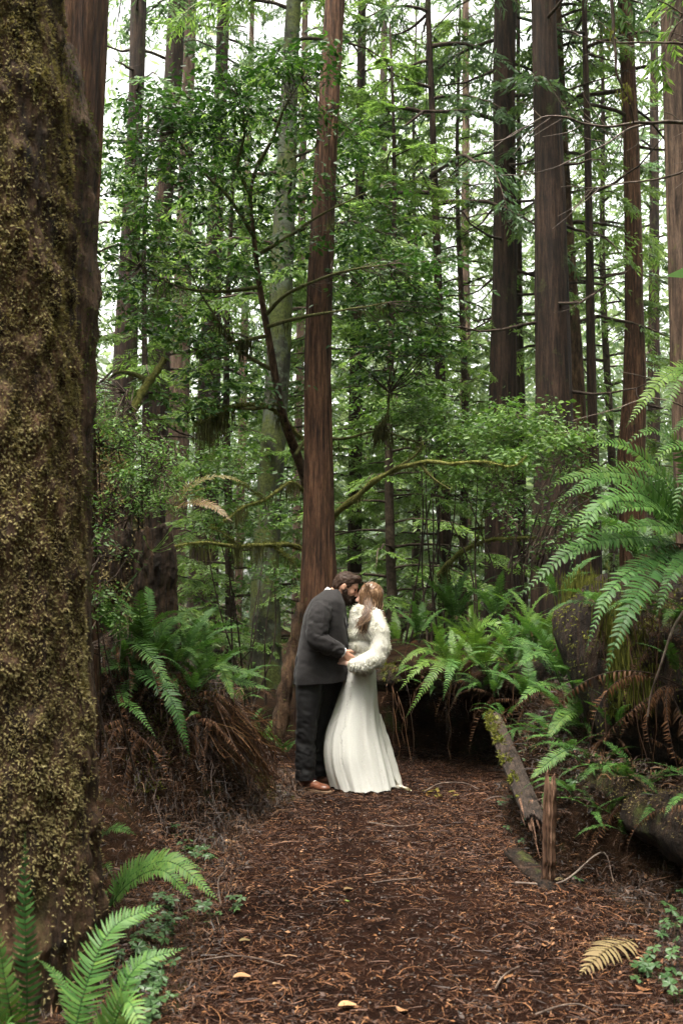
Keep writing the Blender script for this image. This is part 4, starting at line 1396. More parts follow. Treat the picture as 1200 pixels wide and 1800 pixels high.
b = MB()
hanging_moss(b, skel[(skel[:, 2] < 4.5) & (skel[:, 2] > 1.5)], r5, 1300, 0.20, 0.010, 0.22)
part('hanging_moss', b, M['moss_drape'], t, smooth=False)

# --- mossy bare limbs of the understory
def mossy_limb(label, pts, r0, r1, seed, sub=(), moss=300, mlen=0.16, name='mossy_branch', mat='mossy_limb'):
    q = resample(PP(pts), 40)
    q += 0.03 * np.stack([fbm(q * 3, 2, seed), fbm(q * 3, 2, seed + 1), fbm(q * 3, 2, seed + 2)], -1)
    t = thing(name, label, 'branch', q[0])
    b = MB()
    add_tube(b, q, np.linspace(r0, r1, 40), 9, 0.5, rfun=lambda a, i: 1 + 0.18 * np.sin(a * 2 + i * 0.9))
    part('limb', b, M[mat], t)
    allp = [q]
    for s in sub:
        s_ = resample(PP(s), 16)
        b = MB()
        add_tube(b, s_, np.linspace(r1 * 1.1, r1 * 0.4, 16), 6, 0.5)
        part('twig', b, M['mossy_branch'], t)
        allp.append(s_)
    allp = np.concatenate(allp)
    b = MB()
    hanging_moss(b, allp, r5, int(moss * 0.75), mlen, 0.007, 0.45)
    k = r5.integers(0, len(allp), moss * 3)
    pn = rand_unit(moss * 3)
    mm = moss_tufts(allp[k] + pn * r0 * 0.7, pn, r5, 0.022, 0.5, 0.4, 1, 0.55)
    part('moss', mm, M['moss_green'], t, smooth=False)
    part('hanging_moss', b, M['moss_drape'], t, smooth=False)
    return t
mossy_limb('thick mossy limb arching right from behind the slim redwood', [(560, 960, 10.9), (588, 905, 10.8), (640, 862, 10.5), (690, 826, 10.2), (735, 812, 10.0), (800, 818, 9.8)], 0.044, 0.016, 1, [[(690, 826, 10.2), (730, 800, 10), (745, 775, 9.9)], [(735, 812, 10), (760, 840, 9.9), (790, 860, 9.8)]], 260, 0.12)
mossy_limb('long level mossy limb reaching left towards the rotten stump', [(545, 972, 10.9), (520, 962, 10.7), (480, 955, 10.4), (420, 958, 10.1), (360, 955, 9.8), (305, 962, 9.5)], 0.030, 0.012, 2, [[(420, 958, 10.1), (395, 940, 10), (370, 925, 9.9)], [(480, 955, 10.4), (500, 975, 10.4), (515, 985, 10.4)]], 700, 0.34)
mossy_limb('yellow green mossy limb sloping up right above the ledge ferns', [(770, 1010, 11.5), (800, 980, 11.3), (835, 955, 11.0), (880, 945, 10.8), (940, 944, 10.6)], 0.035, 0.012, 3, [[(835, 955, 11), (845, 925, 10.9), (850, 890, 10.8)]], 320, 0.2)
mossy_limb('crooked mossy limb left of the slim redwood at knee bend', [(545, 870, 10.9), (510, 850, 10.6), (465, 878, 10.3), (425, 892, 10.1), (395, 915, 10.0)], 0.024, 0.008, 4, [[(465, 878, 10.3), (440, 860, 10.2), (420, 850, 10.1)]], 420, 0.25)
mossy_limb('dark mossy limb slanting up behind the rotten stump', [(215, 748, 9.5), (240, 705, 9.6), (262, 670, 9.7), (290, 632, 9.8)], 0.05, 0.03, 5, [[(262, 670, 9.7), (235, 658, 9.7), (205, 655, 9.6), (190, 670, 9.6)]], 120, 0.10)
mossy_limb('mossy limb draped with threads below the maple on the left', [(530, 770, 10.9), (480, 722, 10.6), (430, 712, 10.4), (390, 725, 10.2), (340, 745, 10.0)], 0.022, 0.008, 6, [], 700, 0.34)
mossy_limb('thin mossy limb crossing behind the shrub on the right', [(790, 815, 9.8), (850, 812, 9.7), (900, 816, 9.6), (925, 800, 9.6)], 0.018, 0.008, 7, [], 120, 0.1)

mossy_limb('mossy root slanting up to the foot of the slim redwood, left of the groom', [(488, 1290, 10.4), (500, 1220, 10.4), (515, 1140, 10.45), (530, 1060, 10.5)], 0.085, 0.055, 8, [], 60, 0.06, name='mossy_root', mat='mossy_bark')

# --- shrubs
def shrub(label, blobs, root, r, per=8, size=0.06, tint=0.5, mat='shrubleaf', spread=0.13, name='shrub', group=None, stems=7, frac=0.3, wid=0.5):
    base = P(*root)
    base[2] = max(float(H(base[0], base[1])) - 0.05, 0) if len(root) == 3 and root[1] > 1000 else base[2]
    t = thing(name, label, 'shrub', base, group)
    cen = blob_points(blobs, r)
    part('leaves', leaf_clusters(cen, r, per, size, spread, tint, 0.16, wid=wid), M[mat], t)
    b = MB()
    sk = []
    for k in range(stems):
        e = cen[r.integers(len(cen))]
        q = resample(np.array([base + np.array([0.16, 0.12, 0.0]) * r.normal(size=3), base * 0.55 + e * 0.45 + np.array([0, 0, 0.15]) + 0.1 * r.normal(size=3), e]), 16)
        add_tube(b, q, np.linspace(0.014, 0.005, 16) * min(1.0, size / 0.05), 5, 0.5)
        sk.append(q)
    sk = np.concatenate(sk)
    twigs_to(b, cen, sk, r, frac, 0.004, 3, 0.6)
    part('stems', b, M['twig_bark'], t)
    return t
shrub('bright green leafy shrub in front of the thick redwoods on the right', [(870, 745, 70, 40, 11, 170), (950, 745, 55, 40, 11, 130), (820, 790, 70, 40, 10.6, 150), (900, 800, 80, 35, 10.8, 170), (985, 790, 45, 35, 10.8, 90), (860, 850, 80, 35, 10.7, 100)], (880, 1010, 10.8), r5, 9, 0.06, 0.62)
shrub('pale glossy leaved shrub above the bride and right of the slim redwood', [(700, 690, 80, 40, 11.6, 150), (775, 725, 70, 40, 11.4, 170), (650, 740, 50, 35, 11.8, 80), (800, 790, 50, 30, 11.2, 80)], (740, 1060, 11.8), r5, 8, 0.062, 0.55)
shrub('dim leafy shrub left of the slim redwood, low behind the groom', [(470, 860, 70, 40, 11.8, 90), (400, 830, 60, 50, 11.5, 90), (440, 930, 60, 40, 11.8, 80), (500, 1010, 40, 40, 12.2, 60), (380, 900, 50, 50, 11.4, 80)], (440, 1130, 12.2), r5, 8, 0.06, 0.45)
shrub('lacy huckleberry hanging over the rotten stump at the left', [(180, 715, 36, 22, 6.3, 70), (205, 745, 40, 18, 6.3, 70), (225, 775, 40, 16, 6.35, 60), (262, 790, 44, 14, 6.4, 70), (285, 820, 36, 14, 6.45, 50), (300, 850, 26, 18, 6.5, 40), (235, 840, 34, 24, 6.3, 60), (240, 890, 40, 18, 6.3, 60), (165, 680, 24, 16, 6.3, 30)], (200, 930, 6.6), r5, 10, 0.024, 0.5, spread=0.075, frac=0.5, stems=12)
shrub('small huckleberry beside the huge mossy trunk at the left', [(170, 960, 20, 25, 5.6, 40), (165, 1040, 22, 28, 5.6, 45), (190, 1090, 18, 20, 5.8, 30)], (150, 1090, 5.9), r5, 8, 0.025, 0.5, spread=0.06, stems=6)
shrub('dull low thicket in the gap behind the groom', [(400, 1060, 40, 40, 16, 60), (420, 1120, 40, 40, 15, 70), (360, 1090, 40, 50, 14, 60)], (400, 1150, 15), r5, 8, 0.08, 0.6, mat='shrubleaf', spread=0.2)
shrub('brownish twiggy thicket under the thickest redwood', [(900, 900, 60, 40, 13, 70), (960, 930, 50, 40, 13, 60), (1010, 880, 40, 60, 13, 60)], (930, 1000, 13), r5, 7, 0.06, 0.25, mat='shrubleaf', spread=0.2, stems=16, frac=0.9)

# --- leafless sapling whose twigs reach in from the right
t = thing('bare_sapling', 'leafless sapling with pale twigs reaching in at the upper right', 'tree', (2.75, 6.0, float(H(2.75, 6.0))))
def tw(pts, r0, r1, n=26, jit=0.012):
    q = resample(PP(pts), n)
    q += jit * np.stack([fbm(q * 7, 2, 3), fbm(q * 7, 2, 4), fbm(q * 7, 2, 5)], -1)
    b = MB()
    add_tube(b, q, np.linspace(r0, r1, n), 6, 0.5)
    return b, q
b = MB()
q = resample(np.array([[2.75, 6.0, 0.5], [2.72, 6.0, 2.5], [2.62, 6.0, 4.2], [2.5, 5.9, 6.0], [2.5, 5.8, 7.5]]), 40)
add_tube(b, q, np.linspace(0.05, 0.015, 40), 10, 0.5)
part('trunk', b, M['bare_twig'], t)
mains = [
    [(1345, 175, 6.0), (1270, 205, 5.9), (1200, 214, 5.8), (1115, 222, 5.7), (1060, 255, 5.6), (1000, 283, 5.5), (930, 305, 5.4), (880, 308, 5.4)],
    [(1345, 250, 6.0), (1270, 270, 5.9), (1200, 302, 5.8), (1130, 318, 5.7), (1050, 328, 5.6), (985, 330, 5.5)],
    [(1330, 60, 6.0), (1240, 40, 5.9), (1180, 14, 5.8), (1120, -20, 5.7)],
    [(1200, 214, 5.8), (1120, 216, 5.6), (1050, 222, 5.5), (960, 205, 5.4), (900, 240, 5.4), (850, 250, 5.3)],
    [(1330, 90, 6.0), (1230, 80, 5.9), (1160, 75, 5.8), (1080, 76, 5.7), (1000, 60, 5.6)],
]
for k, mpts in enumerate(mains):
    b, q = tw(mpts, 0.011, 0.0022, 40)
    for j in range(9):
        i = r5.integers(8, 38)
        e = q[i] + np.array([-0.10 - 0.14 * r5.random(), 0.08 * r5.normal(), 0.12 * r5.normal()])
        add_tube(b, resample(np.array([q[i], (q[i] + e) / 2 + 0.02 * r5.normal(size=3), e]), 7), np.linspace(0.0035, 0.0012, 7), 4, 0.5)
    part('branch', b, M['bare_twig'], t)
b, q = tw([(1078, -40, 5.3), (1078, 60, 5.3), (1085, 130, 5.3), (1105, 185, 5.35), (1112, 215, 5.4)], 0.012, 0.004, 30)
hm = MB(); hanging_moss(hm, q, r5, 120, 0.06, 0.01, 0.6)
part('branch', b, M['twig_bark'], t)
part('hanging_moss', hm, M['moss_green'], t, smooth=False)
b, q = tw([(1345, 640, 6.0), (1260, 690, 5.8), (1200, 690, 5.7), (1140, 665, 5.6), (1090, 655, 5.5)], 0.008, 0.002, 24)
part('branch', b, M['bare_twig'], t)
b, q = tw([(1345, 720, 6.0), (1250, 730, 5.8), (1150, 700, 5.6), (1060, 725, 5.5), (1005, 740, 5.5)], 0.008, 0.002, 24)
part('branch', b, M['bare_twig'], t)
# ------------------------------------------------------------------ sword ferns
r6 = np.random.default_rng(66)

def frond_mb(curve, up, npairs=36, pl=0.10, stalk=0.16, fold=0.25, tint=0.45, r=None, curl=0.25, wid=0.21, rach=0.0035, miss=0.0, tipw=0.0):
    """one frond: a rachis with two rows of tapering pinnae. curve (n,3) base to tip; up: which way its face looks"""
    r = r or r6
    n = 40
    q = resample(np.asarray(curve, float), n)
    t = nrm(np.gradient(q, axis=0))
    up = np.asarray(up, float)
    side = nrm(np.cross(t, np.broadcast_to(up, t.shape)))
    nor = np.cross(side, t)
    mb = MB()
    add_tube(mb, q, np.linspace(rach, rach * 0.3, n), 4, 0.05, 0, cap=False)
    s = stalk + (1 - stalk) * (np.arange(npairs) + 0.5) / npairs
    u = (s - stalk) / (1 - stalk)
    prof = np.minimum(1, 0.55 + 2.2 * u) * (1 - u ** 2.6) ** 0.9 * (1 - 0.25 * u)
    idx = s * (n - 1)
    i0 = np.clip(idx.astype(int), 0, n - 2)
    fr = (idx - i0)[:, None]
    def at(a): return a[i0] * (1 - fr) + a[i0 + 1] * fr
    O, T, S, N = at(q), nrm(at(t)), nrm(at(side)), nrm(at(nor))
    total = np.linalg.norm(np.diff(q, axis=0), axis=1).sum()
    for sg in (-1, 1):
        L = pl * prof * (0.9 + 0.2 * r.random(npairs))
        L = np.where(r.random(npairs) < miss, L * 0.25, L)
        ang = 0.22 + 0.45 * u + 0.06 * r.normal(size=npairs)
        d = sg * S * np.cos(ang)[:, None] + T * np.sin(ang)[:, None]
        tilt = fold + 0.10 * r.normal(size=npairs)
        d = nrm(d + N * tilt[:, None])
        nn = nrm(N - d * np.sum(N * d, 1, keepdims=True) + 0.12 * r.normal(size=(npairs, 3)))
        w = np.minimum(np.minimum(pl * wid, 0.80 * total * (1 - stalk) / npairs) * np.ones(npairs), L * 0.34)
        ax = np.cross(nn, d)
        if sg < 0:
            ax = -ax                                   # towards the tip on both sides
        c = curl * (0.7 + 0.6 * r.random(npairs))
        rows = []
        for a, ww in ((0.0, 0.62), (0.14, 1.0), (0.5, 0.86), (0.8, 0.5), (1.0, 0.0)):
            p = O + d * (L * a)[:, None] - nn * (L * c * a * a)[:, None] + ax * (0.12 * L * a * a)[:, None]
            if ww:
                rows += [p - ax * (w * ww * 0.5)[:, None], p + ax * (w * ww * 0.5)[:, None]]
            else:
                rows += [p]
        V = np.stack(rows, 1)
        k = V.shape[1]
        idq = np.array([[0, 1, 3, 2], [2, 3, 5, 4], [4, 5, 7, 6]])
        base = np.arange(npairs)[:, None, None] * k
        tn = np.clip(tint + 0.10 * r.normal(size=npairs) + 0.12 * u, 0, 1)
        Fq = (base + idq[None]).reshape(-1, 4)
        Ft = (base + np.array([[6, 7, 8]])[None]).reshape(-1, 3)
        VV = V.reshape(-1, 3)
        mb.add(VV, Fq, np.repeat(tn, k))
        n0 = mb.n - len(VV)
        mb.f3.append(Ft + n0); mb.m3.append(np.zeros(len(Ft)))
    return mb

def arch(L, e0, e1, n=14, twist=0.0, sway=0.0):
    """frond axis in the x-z plane, starting at elevation e0 (deg) and bending to e1"""
    s = np.linspace(0, 1, n)
    e = np.radians(e0 + (e1 - e0) * s ** 1.1)
    x = np.concatenate([[0], np.cumsum(np.cos(e[:-1]))]) * L / (n - 1)
    z = np.concatenate([[0], np.cumsum(np.sin(e[:-1]))]) * L / (n - 1)
    y = sway * L * s ** 2
    return np.stack([x, y, z], -1)

FROND, FROND_L, FROND_Y, DEADF = [], [], [], []
for k, (e0, e1, sw) in enumerate([(68, -10, 0.10), (60, -25, -0.12), (52, -40, 0.05), (75, 5, -0.06), (45, -55, 0.15), (64, -5, 0.2), (80, 40, 0.05)]):
    cv = arch(1.0, e0, e1, sway=sw)
    m = frond_mb(cv, (-0.5, 0, 0.9), 34, 0.105, tint=0.42 + 0.05 * (k % 3))
    FROND.append(m.mesh('frond', M['fern']))
    FROND_L.append(m.mesh('frond', M['fern_light']))
    FROND_Y.append(m.mesh('frond', M['fern_yellow']))
for k, (e0, e1, sw) in enumerate([(10, -88, 0.08), (-10, -85, -0.06), (25, -95, 0.1), (-30, -90, 0.03)]):
    cv = arch(1.0, e0, e1, sway=sw)
    DEADF.append(frond_mb(cv, (-0.6, 0, 0.8), 30, 0.055, tint=0.4, curl=0.9, fold=-0.5, wid=0.24, rach=0.004, miss=0.25).mesh('dead_frond', M['fern_dead']))

_YS = np.linspace(2.6, 14, 230)
def front(p, gap=0.10):
    """pull a photo point forward so that it lies in front of the ground it is seen against"""
    px, py, Y = p
    pts = np.stack([P(px, py, y) for y in _YS])
    hit = np.nonzero(pts[:, 2] < H(pts[:, 0], pts[:, 1]) + 0.03)[0]
    if len(hit):
        Y = min(Y, _YS[hit[0]] - gap)
    return (px, py, Y)
FERN_ID = [0]
def fern(label, base, n, L, az=(0, 360), kinds=None, lib=None, dead=0, tilt=0.0, group=None, heroes=(), heromat='fern', deadaz=None, deadL=0.7, name='sword_fern', xyz=False):
    b = np.asarray(base, float) if xyz else P(*(front(base, 0.0) if base[2] > 4 else base))
    t = thing(name, label, 'fern', b, group)
    lib = lib or FROND
    FERN_ID[0] += 1
    r = np.random.default_rng(700 + FERN_ID[0])
    for k in range(n):
        f = (k + 0.5) / n
        a = math.radians(az[0] + (az[1] - az[0]) * f + r.normal() * 9)
        kk = r.choice(kinds) if kinds else r.integers(len(lib))
        s = L * (0.72 + 0.45 * r.random())
        link('frond', lib[kk], t, (0.02 * r.normal(), 0.02 * r.normal(), 0), (r.normal() * 0.18, tilt + r.normal() * 0.10, a), (s, s * (0.9 + 0.2 * r.random()), s))
    for k in range(dead):
        da = deadaz or az
        a = math.radians(da[0] + (da[1] - da[0]) * r.random())
        s = deadL * (0.6 + 0.6 * r.random())
        link('dead_frond', DEADF[r.integers(len(DEADF))], t, (0.05 * r.normal(), 0.05 * r.normal(), -0.02), (r.normal() * 0.2, r.normal() * 0.15, a), (s, s, s))
    for h in heroes:
        pts = PP([(front(q, 0.12 if i else 0.0) if q[2] > 4 else q) for i, q in enumerate(h[0])])
        up = h[1] if len(h) > 1 else (0, -0.35, 1)
        pl = h[2] if len(h) > 2 else 0.10
        m = h[3] if len(h) > 3 else heromat
        tn = h[4] if len(h) > 4 else 0.45
        part('frond', frond_mb(pts, up, int(h[5]) if len(h) > 5 else 38, pl, tint=tn, r=r, miss=0.03), M[m], t)
    return t

def gz(px, py, Y, dz=0.0):
    p = P(px, py, Y)
    return (p[0], p[1], float(H(p[0], p[1])) + dz)

# the big glossy fern at the right edge, on the great log
c = (1225, 965, 5.55)
fern('big glossy fern arching over the great log at the right edge', c, 7, 0.85, (-60, 60), kinds=[0, 1, 3, 5],
     heroes=[
        ([c, (1140, 850, 5.4), (1050, 830, 5.2), (948, 860, 5.0)], (-0.15, -0.85, 0.6), 0.10, 'fern', 0.62, 46),
        ([c, (1170, 850, 5.5), (1100, 785, 5.4), (1020, 782, 5.3)], (-0.15, -0.85, 0.6), 0.09, 'fern', 0.6, 40),
        ([c, (1150, 870, 5.6), (1070, 840, 5.5), (972, 882, 5.3)], (-0.15, -0.85, 0.6), 0.09, 'fern', 0.5, 42),
        ([c, (1140, 890, 5.3), (1050, 890, 5.1), (968, 952, 5.0)], (-0.2, -0.9, 0.5), 0.085, 'fern', 0.55, 42),
        ([c, (1130, 870, 5.2), (1050, 890, 5.0), (1000, 1000, 4.9)], (-0.5, -0.9, 0.4), 0.105, 'fern', 0.5, 44),
        ([c, (1120, 945, 5.2), (1010, 965, 5.0), (900, 1060, 4.9)], (-0.2, -0.8, 0.7), 0.105, 'fern', 0.42, 46),
        ([c, (1130, 960, 5.2), (1060, 955, 5.05), (940, 965, 4.9)], (-0.15, -0.85, 0.6), 0.075, 'fern', 0.4, 40),
        ([c, (1140, 985, 5.1), (1070, 1040, 4.85), (1028, 1145, 4.75)], (-0.6, -0.9, 0.3), 0.10, 'fern', 0.36, 46),
        ([c, (1150, 1000, 5.0), (1100, 1080, 4.7), (1058, 1198, 4.6)], (-0.35, -1, 0.2), 0.12, 'fern', 0.12, 50),
        ([c, (1215, 850, 5.5), (1180, 770, 5.4), (1130, 760, 5.3), (1090, 790, 5.3)], (-0.15, -0.85, 0.6), 0.09, 'fern', 0.6, 40),
        ([c, (1200, 880, 5.4), (1150, 830, 5.2), (1070, 808, 5.1)], (-0.15, -0.85, 0.6), 0.095, 'fern', 0.62, 40),
        ([c, (1180, 910, 5.3), (1130, 890, 5.1), (1050, 905, 5.0)], (-0.15, -0.85, 0.6), 0.09, 'fern', 0.55, 40),
        ([c, (1230, 860, 5.3), (1215, 790, 5.1), (1170, 790, 5.0), (1130, 840, 5.0)], (-0.15, -0.85, 0.6), 0.09, 'fern', 0.6, 40),
        ([c, (1190, 930, 5.2), (1120, 925, 5.0), (1020, 940, 4.9)], (-0.15, -0.85, 0.6), 0.085, 'fern', 0.5, 40),
        ([c, (1210, 980, 5.1), (1180, 1010, 4.9), (1150, 1090, 4.8)], (-0.3, -1, 0.3), 0.09, 'fern', 0.3, 40),
        ([c, (1240, 880, 5.2), (1230, 830, 5.0), (1200, 850, 4.9), (1180, 930, 4.85)], (-0.3, -0.9, 0.5), 0.09, 'fern', 0.45, 40),
     ], dead=6, deadaz=(130, 260), deadL=0.8)
c = (1290, 700, 5.6)
fern('fern high at the right edge with a backlit yellow green frond', c, 4, 0.6, (-60, 60),
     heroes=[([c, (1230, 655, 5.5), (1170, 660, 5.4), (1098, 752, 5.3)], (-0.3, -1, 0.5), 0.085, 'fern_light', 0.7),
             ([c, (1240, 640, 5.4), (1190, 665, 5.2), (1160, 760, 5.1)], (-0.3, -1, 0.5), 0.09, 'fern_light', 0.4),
             ([c, (1250, 700, 5.3), (1210, 735, 5.2), (1170, 770, 5.1)], (0, -0.6, 1), 0.08, 'fern', 0.55)])

LED = 'ferns along the right ledge'
fern('yellow green fern spilling over the ledge just right of the bride', (800, 1195, 8.9), 8, 0.62, (60, 400), lib=FROND_L, group=LED, dead=4, deadaz=(200, 330), deadL=0.6,
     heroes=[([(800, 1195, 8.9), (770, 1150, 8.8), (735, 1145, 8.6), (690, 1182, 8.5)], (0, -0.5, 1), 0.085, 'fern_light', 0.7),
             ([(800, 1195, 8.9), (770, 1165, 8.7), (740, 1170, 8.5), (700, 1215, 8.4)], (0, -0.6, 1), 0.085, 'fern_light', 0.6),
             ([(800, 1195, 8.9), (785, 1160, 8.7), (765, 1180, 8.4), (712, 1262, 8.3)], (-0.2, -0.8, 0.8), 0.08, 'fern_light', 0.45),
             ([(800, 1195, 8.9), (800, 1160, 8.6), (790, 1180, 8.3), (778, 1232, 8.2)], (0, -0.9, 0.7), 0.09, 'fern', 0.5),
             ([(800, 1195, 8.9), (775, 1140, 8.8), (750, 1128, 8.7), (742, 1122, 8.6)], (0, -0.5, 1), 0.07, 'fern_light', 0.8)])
fern('tall upright dark fern behind the bride on the ledge', (795, 1100, 11.2), 13, 0.85, kinds=[0, 3, 6, 6, 3], group=LED)
fern('drooping blue green fern at the shoulder of the bride', (735, 1125, 10.2), 8, 0.60, kinds=[0, 3, 5], group=LED, dead=3)
fern('fern with pale arching fronds above the middle of the ledge', (870, 1095, 10.3), 10, 0.75, kinds=[0, 1, 3], group=LED)
fern('upright yellow green fern in the middle of the ledge', (850, 1185, 8.9), 9, 0.62, kinds=[3, 6, 0, 1], lib=FROND_L, group=LED, dead=3,
     heroes=[([(850, 1185, 8.9), (842, 1120, 8.8), (832, 1075, 8.8)], (0, -1, 0.4), 0.10, 'fern_light', 0.6),
             ([(850, 1185, 8.9), (835, 1110, 8.7), (870, 1095, 8.5), (905, 1145, 8.4)], (0, -0.8, 0.7), 0.085, 'fern_light', 0.5)])
fern('bushy green fern right of the middle of the ledge', (905, 1180, 8.4), 11, 0.62, kinds=[0, 1, 2, 3], group=LED, dead=3,
     heroes=[([(905, 1180, 8.4), (895, 1135, 8.3), (920, 1130, 8.1), (945, 1165, 8.0)], (0, -0.7, 0.9), 0.085, 'fern', 0.5)])
fern('rusty tipped fern at the foot of the mossy log end', (930, 1110, 8.4), 7, 0.5, kinds=[0, 1, 3], lib=FROND_L, group=LED, dead=4, deadL=0.45)
fern('dark green fern in front of the great log end', (985, 1205, 7.2), 9, 0.68, (90, 330), kinds=[0, 1, 2, 3], group=LED, dead=3,
     heroes=[([(985, 1205, 7.2), (960, 1150, 7.0), (930, 1155, 6.9), (905, 1175, 6.8)], (0, -0.5, 1), 0.085, 'fern', 0.5),
             ([(985, 1215, 7.1), (965, 1205, 6.9), (935, 1212, 6.8), (908, 1240, 6.7)], (0, -0.7, 1), 0.075, 'fern', 0.6)])
fern('small fern above the broken plank with one lit frond', (1018, 1268, 6.6), 4, 0.35, (100, 260), group=LED,
     heroes=[([(1018, 1265, 6.5), (1005, 1252, 6.4), (985, 1265, 6.3), (958, 1302, 6.2)], (0, -0.7, 1), 0.07, 'fern', 0.7)])
fern('little fern lying over the sorrel above the broken stake', (1000, 1345, 6.2), 3, 0.25, (120, 240), group=LED,
     heroes=[([(1005, 1312, 6.0), (975, 1330, 5.95), (930, 1370, 5.9)], (0, -0.7, 1), 0.065, 'fern', 0.65)])
fern('fern in shadow on top of the low mossy log', (1090, 1290, 6.0), 6, 0.45, (90, 300), group=LED, dead=5, deadL=0.5)
fern('drab fern hanging at the right edge under the great log', (1200, 1200, 5.6), 2, 0.5, (150, 250), group=LED, dead=9, deadaz=(150, 290), deadL=0.9)

for k, (px, py, Y, n, L, lib, dn) in enumerate([
    (765, 1160, 9.6, 9, 0.5, FROND, 'dark fern close behind the yellow green one beside the bride'), (830, 1150, 9.6, 9, 0.55, FROND_L, 'lit fern in the second row at the middle of the ledge'),
    (890, 1140, 9.2, 9, 0.55, FROND, 'green fern in the second row below the sloping limb'), (945, 1150, 8.6, 10, 0.55, FROND, 'dense fern tucked left of the great log end'),
    (870, 1225, 8.3, 8, 0.5, FROND, 'low fern drooping above the head of the broken plank'), (930, 1235, 7.7, 9, 0.5, FROND, 'shaded fern on the slope below the great log end'),
    (985, 1060, 8.6, 9, 0.6, FROND, 'fern leaning against the back of the great log end'), (1000, 1280, 7.0, 8, 0.45, FROND, 'dim fern low in front of the great log'),
    (725, 1185, 9.3, 7, 0.42, FROND, 'low fern hanging over the hollow beside the gown'), (1060, 1240, 6.3, 7, 0.5, FROND, 'dim fern under the drooping frond of the big glossy fern'),
    (1120, 1000, 6.4, 9, 0.7, FROND, 'fern growing on the crown of the great log')]):
    fern(dn, (px, py, Y), n, L, kinds=[0, 1, 2, 3, 5], lib=lib, group=LED, dead=2, deadL=0.45)

for k, (px, py, Y, n, L, dn) in enumerate([
    (885, 1265, 8, 7, 0.36, 'small dark fern at the head of the broken plank'), (920, 1290, 8, 6, 0.34, 'small dark fern halfway along the broken plank'), (965, 1300, 8, 7, 0.38, 'small dark fern above the splintered end of the plank'),
    (1000, 1330, 8, 6, 0.36, 'shaded fern right of the broken stake'), (1040, 1360, 8, 7, 0.4, 'shaded fern at the upper end of the low mossy log'), (1085, 1380, 8, 6, 0.4, 'black green fern above the middle of the low mossy log'),
    (1130, 1400, 8, 7, 0.42, 'black green fern on the low mossy log near the edge'), (1175, 1440, 8, 6, 0.42, 'dark fern at the right edge above the low log'), (1030, 1290, 8, 7, 0.42, 'dim fern in the hollow under the great log'),
    (1010, 1400, 8, 6, 0.34, 'black green fern low behind the broken stake'), (1060, 1440, 8, 6, 0.36, 'black green fern below the low mossy log'), (1110, 1480, 8, 6, 0.36, 'black green fern in the dark under the low log'), (1160, 1330, 8, 7, 0.42, 'dark fern at the right edge under the great log'),
    (845, 1215, 8.8, 8, 0.45, 'fern tipping over the hollow above the plank'), (760, 1215, 9.2, 6, 0.4, 'fern trailing low over the hollow')]):
    fern(dn, (px, py, Y), n, L, (100, 340), kinds=[0, 1, 2, 4], group=LED, dead=3, deadL=0.35)

for k, (x, y, z, n, L, dn) in enumerate([
    (1.62, 6.02, 1.42, 7, 0.5, 'fern drooping from the mossy end of the great log'), (1.95, 5.88, 1.35, 8, 0.55, 'fern drooping down the near face of the great log'), (2.25, 5.85, 1.5, 7, 0.5, 'fern on the great log close to the right edge'),
    (1.60, 5.55, 0.50, 7, 0.42, 'dark fern rooted on the upper end of the low log'), (1.80, 4.90, 0.50, 7, 0.42, 'dark fern rooted midway on the low log'), (1.98, 4.35, 0.48, 6, 0.4, 'dark fern on the low log by the right edge')]):
    fern(dn, (x, y, z), n, L, (150, 350), kinds=[1, 2, 4], group=LED, dead=4, deadL=0.5, xyz=True)

LB = 'ferns on the left bank'
for k, (px, py, n, L, dn) in enumerate([(232, 1215, 7, 0.55, 'arching fern low on the face of the left bank by the huge trunk'), (292, 1222, 7, 0.55, 'arching fern on the middle face of the left bank'), (352, 1205, 7, 0.5, 'arching fern above the straw tangle'), (425, 1240, 6, 0.38, 'small arching fern at the right end of the left bank')]):
    fern(dn, (px, py, 9.0), n, L, (175, 365), kinds=[0, 1, 2, 5], group=LB)
for k, (px, py, Y, n, L, dn) in enumerate([(215, 1190, 6.5, 8, 0.5, 'fern at the foot of the stump close to the huge trunk'), (310, 1180, 6.9, 9, 0.55, 'fern in the middle top of the left bank'), (340, 1225, 6.8, 7, 0.42, 'low fern on the brow of the left bank'),
                                    (405, 1215, 7.6, 8, 0.42, 'little fern at the right shoulder of the left bank'), (250, 1130, 7.0, 8, 0.55, 'upright fern in front of the rotten stump')]):
    fern(dn, (px, py, Y), n, L, kinds=[0, 1, 2, 3, 5], group=LB, dead=3, deadaz=(200, 330), deadL=0.6)
c = (268, 1165, 6.75)
